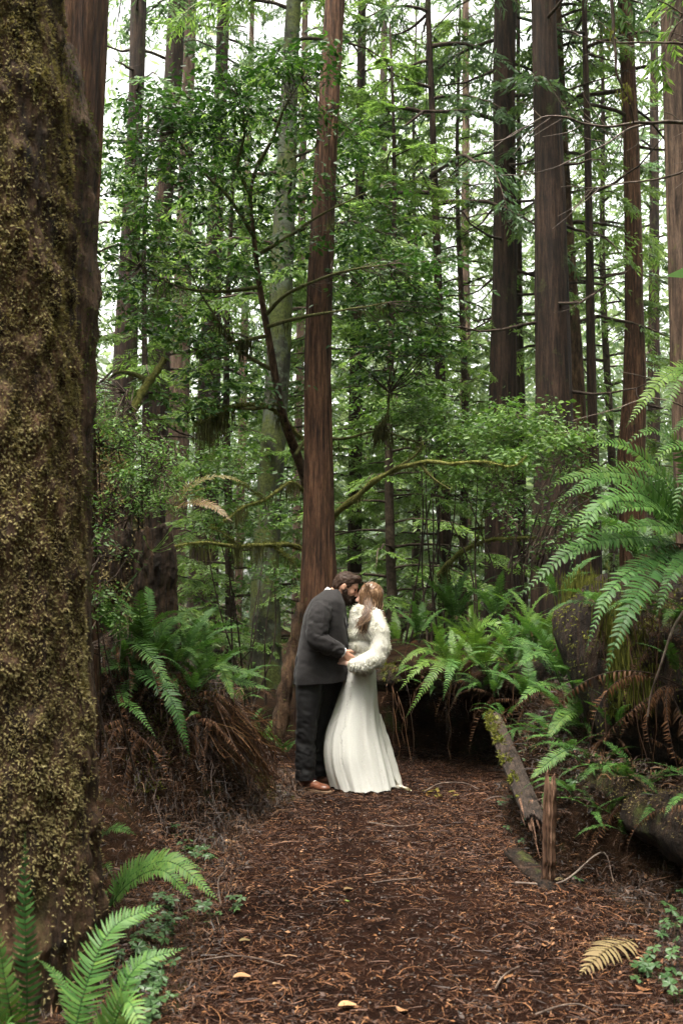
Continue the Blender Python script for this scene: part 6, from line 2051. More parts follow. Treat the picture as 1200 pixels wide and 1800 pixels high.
# short dark hair
v, f = hair_shell(hc, F, U, Yv, R, [((-0.008, 0, 0.008), (0.104, 0.082, 0.101)), ((-0.045, 0, -0.03), (0.064, 0.074, 0.075)), ((0.055, 0, 0.075), (0.05, 0.06, 0.035))],
                  [((0.115, 0, -0.045), (0.095, 0.14, 0.10)), ((-0.01, -0.10, -0.055), (0.050, 0.045, 0.055)), ((-0.01, 0.10, -0.055), (0.050, 0.045, 0.055)), ((-0.03, 0, -0.16), (0.12, 0.12, 0.075))])
mb = MB(); mb.add(v, f, 0.3)
a, b_, t_ = hair_tufts(v, hc, 3200, r7, 0.012, 0.003, F * 0.7 + U * 0.1, 0.45)
mb.add(a, b_, t_)
part('hair', mb, M['hair_dark'], groom)
# full beard
v, f = hair_shell(hc, F, U, Yv, R, [((0.038, 0, -0.088), (0.062, 0.063, 0.055)), ((0.060, 0, -0.122), (0.038, 0.040, 0.036)), ((0.018, -0.058, -0.055), (0.025, 0.018, 0.045)), ((0.018, 0.058, -0.055), (0.025, 0.018, 0.045)), ((0.090, 0, -0.062), (0.016, 0.034, 0.010))],
                  [((0.075, -0.045, -0.030), (0.040, 0.030, 0.034)), ((0.075, 0.045, -0.030), (0.040, 0.030, 0.034))])
mb = MB(); mb.add(v, f, 0.3)
a, b_, t_ = hair_tufts(v, hc + F * 0.02 - U * 0.08, 1500, r7, 0.018, 0.0035, -U * 0.6 + F * 0.2, 0.25)
mb.add(a, b_, t_)
part('beard', mb, M['hair_dark'], groom)

# suit jacket
def coat_fold(V, A, s):
    p = V
    crease = -np.abs(fbm(np.stack([p[..., 0] * 7 + p[..., 2] * 5, p[..., 1] * 6, p[..., 2] * 9], -1), 3, 2)) * 0.013
    drape = 0.010 * np.sin(A * 5 + 0.7) * sstep(0.55, 1, s)
    vent = -0.035 * np.exp(-((np.angle(np.exp(1j * (A - 3.45)))) / 0.07) ** 2) * sstep(0.68, 0.8, s)
    return crease + drape + vent + 0.006
rows = [(1036, 572, 597, 0.075), (1044, 561, 601, 0.135), (1054, 549, 604, 0.195), (1066, 541, 606, 0.222), (1082, 535, 607, 0.232), (1102, 531, 609, 0.235), (1122, 528, 610.5, 0.232),
        (1138, 524, 611, 0.228), (1160, 519.5, 611, 0.235), (1182, 516, 611, 0.245), (1198, 517, 610, 0.25)]
V = loft(rows, 0, 96, 110, 2.3, coat_fold)
# hem dips to the front, cutaway
V[..., 2] += (0.018 * np.cos(np.linspace(0, 2 * np.pi, 96, endpoint=False) + np.pi))[None] * sstep(0.8, 1, np.linspace(0, 1, 110))[:, None] * -1
mb = MB(); mb.add(V.reshape(-1, 3), grid_faces(110, 96, True)[:, ::-1], 0.5)
cap_ring(mb, V[-1][::-1] + [0, 0, 0.02])
jacket = part('suit_jacket', mb, M['suit'], groom)
for nm, pts, rads, sd in (('sleeve', [W(568, 1062, -0.185), W(563, 1080, -0.235), W(558, 1104, -0.27), W(557, 1122, -0.285), W(568, 1131, -0.29), W(585, 1139, -0.265), W(601, 1146, -0.238)], [0.070, 0.088, 0.084, 0.080, 0.074, 0.064, 0.050], 5),
                          ('sleeve', [W(572, 1064, 0.19), W(570, 1090, 0.25), W(576, 1122, 0.27), W(590, 1138, 0.2), W(606, 1148, 0.09)], [0.075, 0.085, 0.08, 0.066, 0.05], 6)):
    sv = sleeve(pts, rads, 40, 80, sd, 0.0085)
    mb = MB(); mb.add(sv.reshape(-1, 3), grid_faces(80, 40, True), 0.5)
    cap_ring(mb, sv[0][::-1])
    part(nm, mb, M['suit'], jacket)
    # shirt cuff and buttons
    q = resample(np.array(pts), 80)
    d = nrm((q[-1] - q[-6])[None])[0]
    cv = sleeve([q[-1] - d * 0.02, q[-1] + d * 0.016], [rads[-1] * 0.80, rads[-1] * 0.78], 28, 6, 1, 0.001)
    mb = MB(); mb.add(cv.reshape(-1, 3), grid_faces(6, 28, True), 0.5)
    part('shirt_cuff', mb, M['shirt'], groom)
# collar and lapels of the jacket: a folded band round the neck running down the front
def band(cl, wvec, th=0.006, n=40):
    q = resample(np.array(cl), n)
    w = resample(np.array(wvec), n)
    t = nrm(np.gradient(q, axis=0))
    nn = nrm(np.cross(t, w))
    a = np.stack([q - w * 0.5 + nn * th, q + nn * (th + 0.004), q + w * 0.5 + nn * th, q + w * 0.5 - nn * th, q - w * 0.5 - nn * th], 1)
    mb = MB(); mb.add(a.reshape(-1, 3), grid_faces(n, 5, True), 0.5)
    return mb
for s in (-1, 1):
    cl = [W(571, 1040, 0.0), W(574, 1044, 0.06 * s), W(583, 1054, 0.098 * s), W(595, 1062, 0.095 * s), W(603, 1082, 0.10 * s), W(609, 1108, 0.07 * s), W(611, 1122, 0.045 * s)]
    wv = [np.array([0.0, 0.0, 0.042]), np.array([-0.012, 0.014 * s, 0.042]), np.array([-0.022, 0.026 * s, 0.034]), np.array([-0.026, 0.050 * s, 0.026]), np.array([-0.020, 0.075 * s, 0.018]), np.array([-0.01, 0.055 * s, 0.01]), np.array([-0.004, 0.02 * s, 0.005])]
    part('lapel', band(cl, wv, 0.005 * (1 if s < 0 else -1)), M['suit'], jacket)
# white shirt: collar ring and front
a = np.linspace(0, 2 * np.pi, 40, endpoint=False)
ctr = W(587, 1046)
axu = nrm(np.array([[0.42, 0, 0.9]]))[0]
e1 = nrm(np.cross([0, 1, 0], axu)[None])[0]
rings = []
for hgt, rr in ((-0.035, 0.084), (0.0, 0.080), (0.022, 0.074), (0.026, 0.077), (0.000, 0.090), (-0.03, 0.096)):
    rings.append(ctr + axu * (hgt + 0.012 * np.cos(a)[:, None] * (-1)) + rr * (np.cos(a)[:, None] * e1 + np.sin(a)[:, None] * np.array([0, 1.0, 0]) * 0.92))
mb = MB(); mb.add(np.array(rings).reshape(-1, 3), grid_faces(6, 40, True), 0.5)
shirt = part('shirt', mb, M['shirt'], groom)
V2 = loft([(1052, 580, 601, 0.07), (1066, 584, 605.5, 0.085), (1082, 590, 608, 0.085), (1102, 596, 610.0, 0.07), (1120, 600, 611.5, 0.04)], 0, 40, 30, 2.2)
loft_part('shirt_front', V2, M['shirt'], shirt)
V3 = loft([(1062, 598, 606.5, 0.020), (1068, 600, 608, 0.024), (1085, 603, 610, 0.03), (1110, 606, 612, 0.034)], 0, 20, 24, 2.2)
loft_part('tie', V3, M['tie'], groom)

# trousers
def leg_fold(seed, amp):
    def fn(V, A, s):
        crease = 0.008 * np.exp(-(np.angle(np.exp(1j * (A - 0.15))) / 0.18) ** 2)
        wr = amp * (0.35 - np.abs(fbm(np.stack([V[..., 0] * 9 + V[..., 2] * 7, V[..., 1] * 8, V[..., 2] * 12], -1), 3, seed))) * (0.5 + 0.9 * sstep(0.2, 0.9, s))
        return crease + wr
    return fn
VR = loft([(1188, 520, 572, 0.135, 0.02), (1215, 520.5, 567, 0.115, -0.01), (1245, 520.5, 561, 0.102, -0.03), (1277, 520, 555.5, 0.092, -0.03), (1310, 520, 552.5, 0.088, -0.03), (1345, 520.5, 552, 0.088, -0.03), (1369, 520.5, 553.5, 0.09, -0.03)], -0.08, 56, 110, 2.2, leg_fold(3, 0.022))
VL = loft([(1188, 535, 605, 0.135, -0.02), (1206, 538, 600, 0.118, 0.0), (1228, 541, 592, 0.11, 0.02), (1252, 542, 584, 0.102, 0.03), (1292, 540, 571, 0.092, 0.03), (1332, 541, 570, 0.09, 0.03), (1362, 541, 573.5, 0.09, 0.03)], 0.11, 56, 110, 2.2, leg_fold(4, 0.022))
mb = MB()
for V in (VR, VL):
    mb.add(V.reshape(-1, 3), grid_faces(110, 56, True)[:, ::-1], 0.5)
    cap_ring(mb, V[0]); cap_ring(mb, V[-1][::-1] + [0, 0, 0.02])
part('trousers', mb, M['trousers'], groom)

# shoes
for h, tt in ((HEEL_R, TOE_R), (HEEL_L, TOE_L)):
    d = tt - h; d[2] = 0
    Ls = np.linalg.norm(d); d = d / Ls
    sd_ = np.array([-d[1], d[0], 0])
    R_ = np.stack([d, sd_, [0, 0, 1]], 1)
    E = SDF(np.minimum(h, tt) - [0.12, 0.12, 0.06], np.maximum(h, tt) + [0.12, 0.12, 0.16], 0.005)
    g = np.array([1, 1, 0])
    E.ell(h * g + d * 0.02 + [0, 0, 0.055], (0.052, 0.040, 0.050), R_, 0.02)
    E.ell(h * g + d * 0.03 + [0, 0, 0.100], (0.048, 0.038, 0.045), R_, 0.02)
    E.ell(h * g + d * (Ls * 0.55) + [0, 0, 0.050], (0.080, 0.043, 0.038), R_, 0.03)
    E.ell(h * g + d * (Ls * 0.95) + [0, 0, 0.044], (0.062, 0.047, 0.031), R_, 0.02)
    v, f = E.mesh()
    v[:, 2] = np.maximum(v[:, 2], 0.022)
    mb = MB(); mb.add(v, f, 0.5)
    shoe = part('shoe', mb, M['leather'], groom)
    s = np.linspace(0, 2 * np.pi, 48, endpoint=False)
    ln = np.cos(s); wd = np.sin(s)
    ctr = h * g + d * (Ls * 0.5 + 0.005)
    prof = 0.046 + 0.010 * sstep(-0.2, 0.8, ln) - 0.006 * np.exp(-((ln + 0.15) / 0.3) ** 2)
    ring = ctr + d * (np.sign(ln) * np.abs(ln) ** 0.85 * (Ls * 0.5 + 0.062))[:, None] + sd_ * (np.sign(wd) * np.abs(wd) ** 0.75 * prof)[:, None]
    zz = np.array([0.004, 0.008, 0.022, 0.027])
    sc = np.array([0.97, 1.0, 1.0, 0.96])
    VV = np.array([ctr + (ring - ctr) * k + [0, 0, q] for q, k in zip(zz, sc)])
    mb = MB(); mb.add(VV.reshape(-1, 3), grid_faces(4, 48, True), 0.5)
    cap_ring(mb, VV[-1]); cap_ring(mb, VV[0][::-1])
    part('sole', mb, M['sole'], shoe)
    for k in range(5):
        c = h * g + d * (Ls * 0.36 + 0.024 * k) + [0, 0, 0.104 - 0.0075 * k - 0.0012 * k * k]
        mb = MB()
        add_tube(mb, resample(np.array([c - sd_ * 0.026 + [0, 0, -0.016], c - sd_ * 0.012, c + sd_ * 0.012 + d * 0.006, c + sd_ * 0.026 + [0, 0, -0.016]]), 10), 0.0042, 6, 0.5)
        part('lace', mb, M['lace'] if k % 2 else M['lace_white'], shoe)

# ============ bride
bb = np.array([W(640, 1378)[0], YC, 0.0])
bride = thing('person', 'long haired person in a white fluffy jacket and ivory gown, facing left', 'person', bb, 'couple on the trail')
S = SDF((-0.15, 7.75, -0.02), (0.60, 8.70, 1.75), 0.0085)
wc = W(649.5, 1046)
f_, u_ = np.array([-math.cos(0.10), -0.10, math.sin(0.02)]), np.array([math.sin(0.02), 0, math.cos(0.02)])
F2, U2, Y2, R2, eyes = head(S, wc, f_, u_, True)
S.cone(wc - F2 * 0.02 - U2 * 0.07, W(646, 1085), 0.048, 0.055, 0.03)
S.cone(W(643, 1090), W(640, 1135), 0.11, 0.105, 0.05)
S.cone(W(640, 1135), W(636, 1180), 0.10, 0.09, 0.03)
S.cone(W(645, 1090, -0.10), W(645, 1090, 0.10), 0.045, 0.045, 0.03)
for (sh, el, wr) in (((660, 1096, -0.15), (665, 1143, -0.23), (624, 1167, -0.24)), ((648, 1086, 0.16), (645, 1140, 0.22), (616, 1160, 0.10))):
    S.cone(W(*sh), W(*el), 0.036, 0.034, 0.015)
    S.cone(W(*el), W(*wr), 0.036, 0.024, 0.02)
hand(S, W(620.5, 1168, -0.235), (-0.85, 0.25, 0.30), (-0.2, 0.8, -0.4), 0.45, -1, 0.165, 0.022)
hand(S, W(616, 1160, 0.10), (-0.55, -0.75, -0.1), (-0.3, -0.5, -0.7), 0.6, 1, 0.165, 0.022)
for s in (-1, 1):
    S.cone(W(634, 1200, 0.065 * s), W(636, 1290, 0.08 * s), 0.066, 0.048, 0.02)
    S.cone(W(636, 1290, 0.08 * s), W(638, 1368, 0.08 * s), 0.05, 0.036, 0.03)
    S.cone(W(638, 1374, 0.08 * s), W(610, 1380, 0.06 * s), 0.03, 0.022, 0.02)
v, f = S.mesh()
mb = MB(); mb.add(v, f, 0.5)
part('body', mb, M['skin_fair'], bride)
for e in eyes:
    mb = MB()
    E = SDF(e - 0.02, e + 0.02, 0.003); E.ell(e, (0.011,) * 3, None, 0.002)
    v, f = E.mesh(); mb.add(v, f, 0.5); part('eye', mb, M['eye'], bride)

# gown
def pleats(V, A, s):
    w = sstep(0.05, 1, s)
    B = A + 0.22 * np.sin(A * 2.0 + 1.3) + 0.10 * fbm(np.stack([np.cos(A) * 2, np.sin(A) * 2, s * 1.6], -1), 2, 5)
    wave = np.sin(B * 13 + 2.6 * np.sin(A * 3)) * (0.35 + 0.5 * fbm(np.stack([np.cos(A) * 2.5, np.sin(A) * 2.5, 0 * s + 3], -1), 2, 9)) + 0.45 * np.sin(B * 6 + 1.0) + 1.1 * fbm(np.stack([np.cos(A) * 4, np.sin(A) * 4, s * 1.0], -1), 3, 6)
    return 0.021 * w ** 0.8 * wave
V = loft([(1172, 611, 660, 0.145), (1195, 606, 661, 0.17), (1215, 598, 662, 0.195), (1245, 588, 664, 0.225), (1284, 574, 670, 0.26), (1320, 569, 679, 0.29), (1350, 572, 687, 0.31), (1379, 580, 694, 0.335)], 0.02, 220, 96, 2.1, pleats)
a = np.linspace(0, 2 * np.pi, 220, endpoint=False)
hem = sstep(0.9, 1, np.linspace(0, 1, 96))[:, None] * (0.003 * np.sin(a * 13 + 1) + 0.010 * fbm(np.stack([np.cos(a) * 8, np.sin(a) * 8, 0 * a], -1), 3, 8))[None]
V[..., 2] = np.maximum(V[..., 2] + hem, 0.014)
# soiled hem and the train swept out to the right
tn = 0.25 + 0.1 * np.zeros(V.shape[:2]) + 0.35 * sstep(0.96, 1.0, np.linspace(0, 1, 96))[:, None]
mb = MB()
mb.add(V.reshape(-1, 3), grid_faces(96, 220, True)[:, ::-1], tn.ravel())
gown = part('gown', mb, M['dress'], bride)
nu, nv = 70, 36
uu, vv = np.meshgrid(np.linspace(0, 1, nu), np.linspace(-1, 1, nv), indexing='ij')
ln = resample(np.array([W(663, 1255, 0.06), W(669, 1290, 0.05), W(681, 1330, 0.02), W(692, 1362, -0.02), W(699, 1380, -0.06), [0.475, 8.13, 0.022], [0.525, 8.07, 0.016]]), nu)
wd = np.interp(uu, [0, 0.4, 0.75, 0.9, 1], [0.05, 0.10, 0.10, 0.085, 0.06])
T = ln[:, None] + wd[..., None] * vv[..., None] * np.array([0.42, -0.9, 0.0]) + np.stack([0 * uu, 0 * uu, 0 * uu], -1)
fold_ = 0.018 * np.sin(vv * 7 + 3 * uu) * (1 - 0.3 * uu) + 0.016 * fbm(np.stack([vv * 2, uu * 6, 0 * uu], -1), 3, 4)
T = T + fold_[..., None] * np.array([0.8, -0.1, 0.45])
T[..., 2] = np.maximum(T[..., 2], 0.014 + 0.012 * (1 + np.sin(vv * 9 + uu * 5)))
mb = MB(); mb.add(T.reshape(-1, 3), grid_faces(nu, nv), (0.3 + 0.6 * sstep(0.55, 1, uu)).ravel())
part('train', mb, M['dress'], gown)
# embroidered sprays down two lines of the skirt
mb = MB()
for ang0, cnt in ((4.32, 70), (4.95, 60), (3.9, 40), (5.35, 36)):
    for k in range(cnt):
        s = 0.12 + 0.84 * (k + r7.random()) / cnt
        i = int(s * 95)
        j = int(((ang0 + 0.05 * math.sin(s * 30) + 0.035 * r7.normal()) % 6.283) / 6.283 * 220) % 220
        p = V[i, j]
        o = nrm((p - np.array([W(638, 1300)[0], YC + 0.02, p[2]]))[None])[0]
        d = np.array([[0.7 * (1 if k % 2 else -1) + 0.3 * r7.normal(), 0, 0.8 + 0.4 * r7.normal()]])
        L = 0.012 + 0.010 * r7.random()
        a_, f_2, t_2 = blades((p + o * 0.0015)[None], d, o[None], np.array([L]), np.array([L * 0.4]), np.array([r7.random()]), 'leaf')
        mb.add(a_, f_2, t_2)
ap = part('embroidery', mb, M['applique'], gown, smooth=False)
ap['kind'] = 'stuff'

# fluffy jacket: soft body under a pelt of short tufts
S = SDF((-0.02, 7.75, 0.85), (0.52, 8.70, 1.58), 0.009)
for q in ((1078, 612, 664, 0.135), (1092, 610.5, 668, 0.170), (1112, 609.5, 668, 0.180), (1135, 611, 666, 0.180), (1158, 612, 664, 0.180), (1174, 614, 659, 0.175)):
    a, b = W(q[1], q[0]), W(q[2], q[0])
    S.ell((a + b) / 2, ((b[0] - a[0]) / 2 - 0.012, q[3], 0.085), None, 0.03)
S.cone(W(655, 1086, -0.08), W(662, 1110, -0.15), 0.085, 0.085, 0.03)
for pts, rads in (([W(658, 1086, -0.14), W(668, 1112, -0.20), W(669, 1138, -0.235), W(660, 1156, -0.255), W(640, 1166, -0.26), W(623, 1169, -0.245)], [0.062, 0.070, 0.070, 0.072, 0.072, 0.052]),
                  ([W(650, 1086, 0.15), W(655, 1120, 0.22), W(645, 1145, 0.22), W(622, 1160, 0.14)], [0.062, 0.075, 0.075, 0.06])):
    for k in range(len(pts) - 1):
        S.cone(pts[k], pts[k + 1], rads[k], rads[k + 1], 0.012)
v, f = S.mesh()
v = v + nrm(np.cross(v - v.mean(0), [0.3, 0.5, 1])) * 0 + (0.003 * fbm(v * 28, 3, 9))[:, None] * nrm(v - W(640, 1125))
mb = MB(); mb.add(v, f, 0.35)
fj = part('fluffy_jacket', mb, M['fur'], bride)
# normals of the base for the pelt
me = fj.data
nor = np.zeros(len(me.vertices) * 3, np.float32)
me.vertices.foreach_get('normal', nor)
nor = nor.reshape(-1, 3)
if (nor * (v - W(640, 1125))).sum() < 0: nor = -nor
n = 38000
k = r7.integers(0, len(v), n)
swirl = np.stack([fbm(v[k] * 14, 2, 1), fbm(v[k] * 14, 2, 2), fbm(v[k] * 14, 2, 3)], -1)
d = nor[k] * 0.48 + np.array([0, 0, -0.70]) + 0.9 * swirl + 0.30 * r7.normal(size=(n, 3))
a_, f_2, t_2 = blades(v[k] - nor[k] * 0.003, d, nor[k] + 0.32 * r7.normal(size=(n, 3)), 0.012 + 0.018 * r7.random(n), 0.003 + 0.0022 * r7.random(n), np.clip(0.62 + 0.24 * r7.normal(size=n), 0, 1), 'diamond', fold=0.4, droop=0.2)
mb = MB(); mb.add(a_, f_2, t_2)
part('fur', mb, M['fur'], fj)

# long wavy hair
v, f = hair_shell(wc, F2, U2, Y2, R2, [((-0.012, 0, 0.010), (0.102, 0.082, 0.098)), ((-0.045, 0, -0.05), (0.066, 0.078, 0.095)), ((-0.05, 0, -0.13), (0.055, 0.080, 0.090))],
                  [((0.118, 0, -0.050), (0.085, 0.085, 0.105))], amp=0.005, seed=3)
mb = MB(); mb.add(v, f, 0.4)
hair = part('hair', mb, M['hair_light'], bride)
mb = MB()
for k in range(520):
    th = r7.uniform(0.60, 2 * np.pi - 0.60)                     # 0 is the face
    dr = math.cos(th) * F2 + math.sin(th) * Y2
    ln_ = 0.25 + 0.13 * r7.random()
    near = (dr[1] < -0.3)
    p0 = wc + U2 * 0.097 - F2 * 0.01 + 0.006 * r7.normal(size=3) + dr * 0.015
    p1 = wc + dr * np.array([0.100, 0.086, 0.1]) + U2 * 0.035
    p2 = wc + dr * np.array([0.104, 0.092, 0.1]) - U2 * 0.060
    fw = F2 * (0.045 * r7.random() if near and r7.random() < 0.4 else -0.01)
    p3 = wc + dr * 0.088 - U2 * (0.5 * ln_ + 0.05) + fw * 0.7 + 0.012 * r7.normal(size=3)
    p4 = wc + dr * 0.100 - U2 * ln_ + fw + 0.018 * r7.normal(size=3) - F2 * 0.015
    q = resample(np.array([p0, p1, p2, p3, p4]), 19)
    s = np.linspace(0, 1, 19)
    ph = r7.random() * 6.28
    wv = (0.008 + 0.012 * r7.random()) * sstep(0.3, 0.75, s)
    if k % 9 == 0: wv = wv * 2.2
    q = q + wv[:, None] * (np.sin(s * 16 + ph)[:, None] * np.cross(dr, U2)[None] + 0.6 * np.cos(s * 16 + ph)[:, None] * dr[None])
    add_tube(mb, q, np.interp(s, [0, 0.2, 0.8, 1], [0.0025, 0.0042, 0.0034, 0.001]), 3, float(np.clip(0.45 + 0.38 * r7.normal(), 0, 1)), 0, cap=False)
for k in range(120):                                             # the lock that falls forward over her chest
    p0 = wc - Y2 * 0 + U2 * 0.05 + np.array([-0.02, -0.076, 0]) + 0.020 * r7.normal(size=3) * [1, 0.3, 1]
    e = W(633 + 6 * r7.normal(), 1102 + 10 * r7.normal(), -0.205 + 0.012 * r7.normal())
    q = resample(np.array([p0, wc + np.array([-0.010, -0.096, -0.05]) + 0.016 * r7.normal(size=3) * [1, 0.3, 1], W(645 + 3.5 * r7.normal(), 1078, -0.175), W(638 + 4 * r7.normal(), 1091, -0.205), e]), 24)
    s = np.linspace(0, 1, 24)
    q = q + (0.010 * sstep(0.2, 0.7, s) * np.sin(s * 14 + 1.3 * r7.normal()))[:, None] * np.array([1, 0.2, 0]) + 0.005 * r7.normal(size=3)
    add_tube(mb, q, np.interp(s, [0, 0.2, 0.8, 1], [0.002, 0.0038, 0.003, 0.001]), 4, float(np.clip(0.38 + 0.3 * r7.normal(), 0, 1)), 0, cap=False)
part('strands', mb, M['hair_light'], hair)
# ------------------------------------------------------------------ small things lying about
r8 = np.random.default_rng(88)
def on_path(px, py, dz=0.012):
    bb = (900 - py) / FPX
    dz_, dy = SP + bb * CP, CP - bb * SP
    t = -CAM_Z / dz_
    x, y = (px - 600) / FPX * t, dy * t
    return np.array([x, y, float(H(x, y)) + dz])

# bleached dead frond at the lower right
a, b = on_path(1112, 1668, 0.03), on_path(1018, 1722, 0.02)
m_ = (a + b) / 2 + [0, 0, 0.03]
mb = frond_mb([a, m_, b], (0, -0.3, 1), 17, 0.11, stalk=0.05, tint=0.5, r=r8, wid=0.16, curl=0.3, fold=0.05, rach=0.004)
o = part('fallen_frond', mb, M['pale_dead'], origin=a)
tag(o, 'bleached yellow dead fern frond lying at the lower right of the trail', 'leaf')

# fallen leaves that show singly
def fallen(px, py, L, az, tint, mat, label, wid=0.55):
    c = on_path(px, py, 0.018)
    d = np.array([[math.cos(az), math.sin(az), 0.1]])
    mb = MB()
    n = 9
    s = np.linspace(0, 1, n)
    w = wid * L * 0.5 * np.sin(np.pi * s ** 0.8) ** 0.8
    side = np.array([-d[0, 1], d[0, 0], 0])
    cl = c + d * (L * (s - 0.5))[:, None] + np.array([0, 0, 1.0]) * (0.10 * L * np.sin(s * 4 + az))[:, None]
    V = np.stack([cl + side * w[:, None] + [0, 0, 0.10 * L], cl, cl - side * w[:, None] + [0, 0, 0.06 * L]], 1)
    mb.add(V.reshape(-1, 3), grid_faces(n, 3), tint)
    o = part('fallen_leaf', mb, mat, origin=c)
    tag(o, label, 'leaf', 'fallen leaves on the trail')
fallen(612, 1568, 0.055, 0.4, 0.9, M['pale_dead'], 'small pale yellow leaf in the middle of the trail')
fallen(610, 1588, 0.04, 2.0, 0.8, M['shrubleaf'], 'small green leaf just below the pale one mid trail')
fallen(610, 1776, 0.07, 0.2, 0.98, M['litter'], 'tan curled leaf at the bottom edge below the trail middle')
fallen(705, 1782, 0.06, 2.3, 0.85, M['litter'], 'orange brown leaf at the bottom edge right of the tan one')
fallen(425, 1725, 0.07, 0.1, 0.9, M['litter'], 'long light brown leaf low on the left of the trail')
fallen(485, 1735, 0.03, 0.5, 1.0, M['litter'], 'tiny whitish leaf low on the left of the trail')
fallen(430, 1662, 0.05, 0.3, 0.3, M['pale_dead'], 'pale leaf right of the bottom left fern tip')
fallen(405, 1488, 0.10, 0.5, 0.95, M['litter'], 'light bark piece at the foot of the left bank')
fallen(955, 1668, 0.05, 1.5, 0.8, M['litter'], 'curled brown leaf right of the trail middle')
fallen(893, 1725, 0.09, 1.0, 0.8, M['litter'], 'narrow pale blade of bark left of the bleached frond', 0.2)
fallen(1130, 1748, 0.07, 2.4, 0.75, M['litter'], 'rusty brown leaf below the bleached frond')
fallen(985, 1552, 0.07, 0.0, 0.2, M['pale_dead'], 'pale greenish leaf at the foot of the broken stake')

# pale stick lying behind the bride with a small yellow green spray
q = resample(np.array([on_path(745, 1398, 0.03), on_path(775, 1388, 0.05), on_path(815, 1386, 0.04), on_path(842, 1392, 0.02)]), 20)
mb = MB(); add_tube(mb, q, np.linspace(0.008, 0.004, 20), 7, 0.5)
t = thing('fallen_stick', 'pale bent stick with yellow leaves lying right of the train', 'stick', q[0])
part('stem', mb, M['bare_twig'], t)
c = np.stack([on_path(740 + 60 * r8.random(), 1392 + 16 * r8.random(), 0.02) for _ in range(16)])
az = r8.random(16) * 6.28
v, f, tt = blades(c, np.stack([np.cos(az), np.sin(az), 0.2 + 0 * az], -1), np.tile([0, -0.2, 1.0], (16, 1)) + 0.3 * r8.normal(size=(16, 3)), 0.05 + 0.03 * r8.random(16), 0.018 + 0.01 * r8.random(16), r8.random(16), 'leaf')
mb = MB(); mb.add(v, f, tt)
part('leaves', mb, M['fern_yellow'], t)

# sticks and twigs large enough to tell apart
for k, (pts, r0, lab) in enumerate([
    ([(655, 1560), (700, 1558), (745, 1552)], 0.004, 'thin pale twig lying across the middle of the trail'),
    ([(905, 1557), (985, 1560), (1060, 1552), (1078, 1565)], 0.007, 'crooked pale root lying at the foot of the broken stake'),
    ([(645, 1452), (700, 1462), (742, 1455)], 0.004, 'slender twig lying below the gown on the trail'),
    ([(870, 1745), (882, 1730), (912, 1706)], 0.005, 'straight light twig left of the bleached frond'),
    ([(940, 1792), (1015, 1778), (1050, 1790)], 0.005, 'bent dark twig at the bottom edge on the right'),
    ([(330, 1700), (420, 1690), (500, 1705)], 0.004, 'long thin twig low on the left of the trail'),
    ([(388, 1600), (384, 1560), (398, 1535)], 0.005, 'whitish twig standing at the tip of the bowing fronds')]):
    q = resample(np.array([on_path(a, b, 0.02) for a, b in pts]), 18)
    q[:, 2] += 0.012 * np.sin(np.linspace(0, 3.14, 18)) + (0.0 if k != 6 else 0)
    mb = MB(); add_tube(mb, q, np.linspace(r0, r0 * 0.5, 18), 6, 0.5)
    o = part('fallen_twig', mb, M['bare_twig'], origin=q[0])
    tag(o, lab, 'twig', 'twigs on the trail')

# long pale root hanging from the great log
q = resample(PP([(1200, 1075, 5.3), (1180, 1110, 5.2), (1160, 1170, 5.15), (1142, 1225, 5.15), (1138, 1260, 5.15)]), 26)
mb = MB(); add_tube(mb, q, np.linspace(0.008, 0.004, 26), 6, 0.5)
o = part('hanging_root', mb, M['bare_twig'], origin=q[0])
tag(o, 'long pale root hanging from the great log at the right edge', 'root')
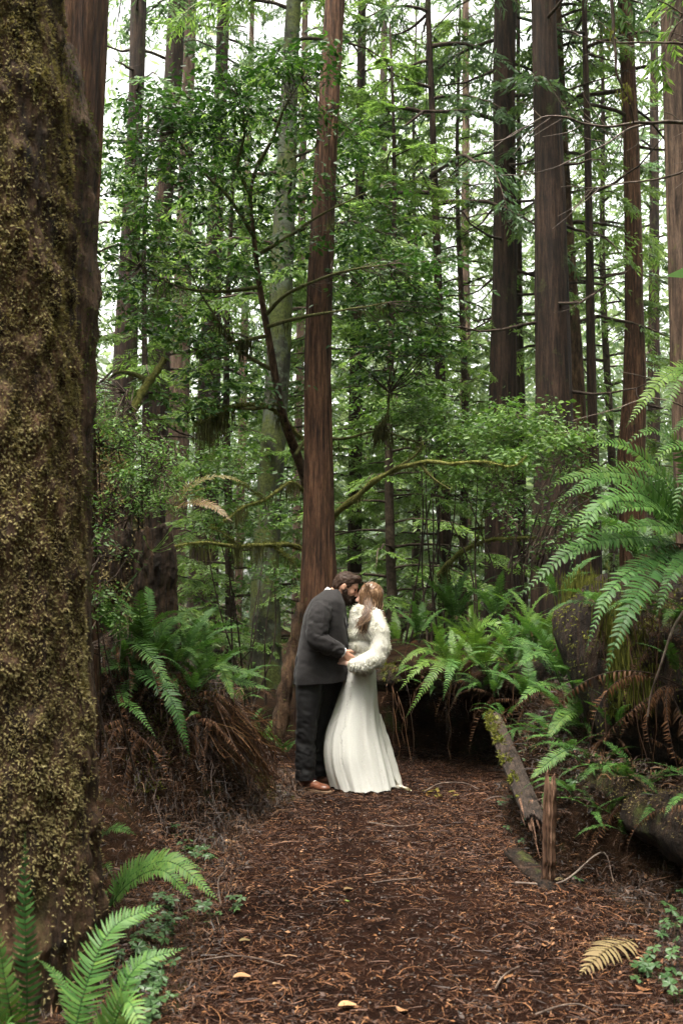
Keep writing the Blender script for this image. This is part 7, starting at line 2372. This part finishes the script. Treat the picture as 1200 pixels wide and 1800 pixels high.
# ------------------------------------------------------------------ unseen trees added round the camera for shade, and the damp air
RND = 'unseen trees added around the photographer for shade'
for k, (x, y, sc, lab) in enumerate([(3.1, 4.4, 0.8, 'dense hemlock added for shade just outside the right edge beyond the low log'), (3.7, 6.7, 0.8, 'dense hemlock added for shade outside the right edge above the great log'), (4.2, 2.4, 1.0, 'dense hemlock added for shade outside the right edge near the photographer'), (3.3, 0.6, 0.9, 'dense hemlock added for shade right beside the photographer'), (4.6, 9.2, 1.0, 'conifer added for shade outside the right edge behind the great log'), (-4.8, 7.0, 1.1, 'conifer added for shade outside the left edge behind the huge trunk'),
                                 (3.6, -2.5, 1.2, 'conifer added for shade behind the photographer on the right'), (6.8, -0.5, 1.3, 'conifer added for shade to the right of the photographer')]):
    z = float(H(x, y))
    t = thing('conifer_tree', lab, 'tree', (x, y, z), RND)
    zz = np.linspace(-0.2, 26, 30)
    b = MB()
    add_tube(b, np.stack([x + 0 * zz, y + 0 * zz, z + zz], -1), np.interp(zz, [0, 26], [0.32, 0.05]), 16, 0.5, rfun=lambda a, i: 1 + 0.05 * np.sin(a * 7))
    part('trunk', b, M['redwood_dark'], t)
    link('crown', CROWN['hemlock' if 'dense' in lab else 'conifer'][k % 3], t, (0, 0, 4.2 if y > 0 else 0.5), (0, 0, k * 1.3), (sc, sc, 0.95))

def haze(density):
    m = bpy.data.materials.new('damp_air')
    m.use_nodes = True
    nt = m.node_tree
    nt.nodes.clear()
    out = nt.nodes.new('ShaderNodeOutputMaterial')
    pv = nt.nodes.new('ShaderNodeVolumePrincipled')
    pv.inputs['Color'].default_value = (0.86, 0.93, 0.88, 1)
    pv.inputs['Density'].default_value = density
    pv.inputs['Anisotropy'].default_value = 0.2
    nt.links.new(pv.outputs[0], out.inputs['Volume'])
    x0, x1, y0, y1, z0, z1 = -400, 400, -120, 600, -8, 45
    v = np.array([[x, y, z] for x in (x0, x1) for y in (y0, y1) for z in (z0, z1)], float)
    f = np.array([[0, 1, 3, 2], [4, 6, 7, 5], [0, 4, 5, 1], [2, 3, 7, 6], [0, 2, 6, 4], [1, 5, 7, 3]])
    mb = MB(); mb.add(v, f, 0.5)
    o = part('haze', mb, m, smooth=False)
    tag(o, 'thin pale damp air between the trees', 'haze', kind='stuff')
haze(0.0002)
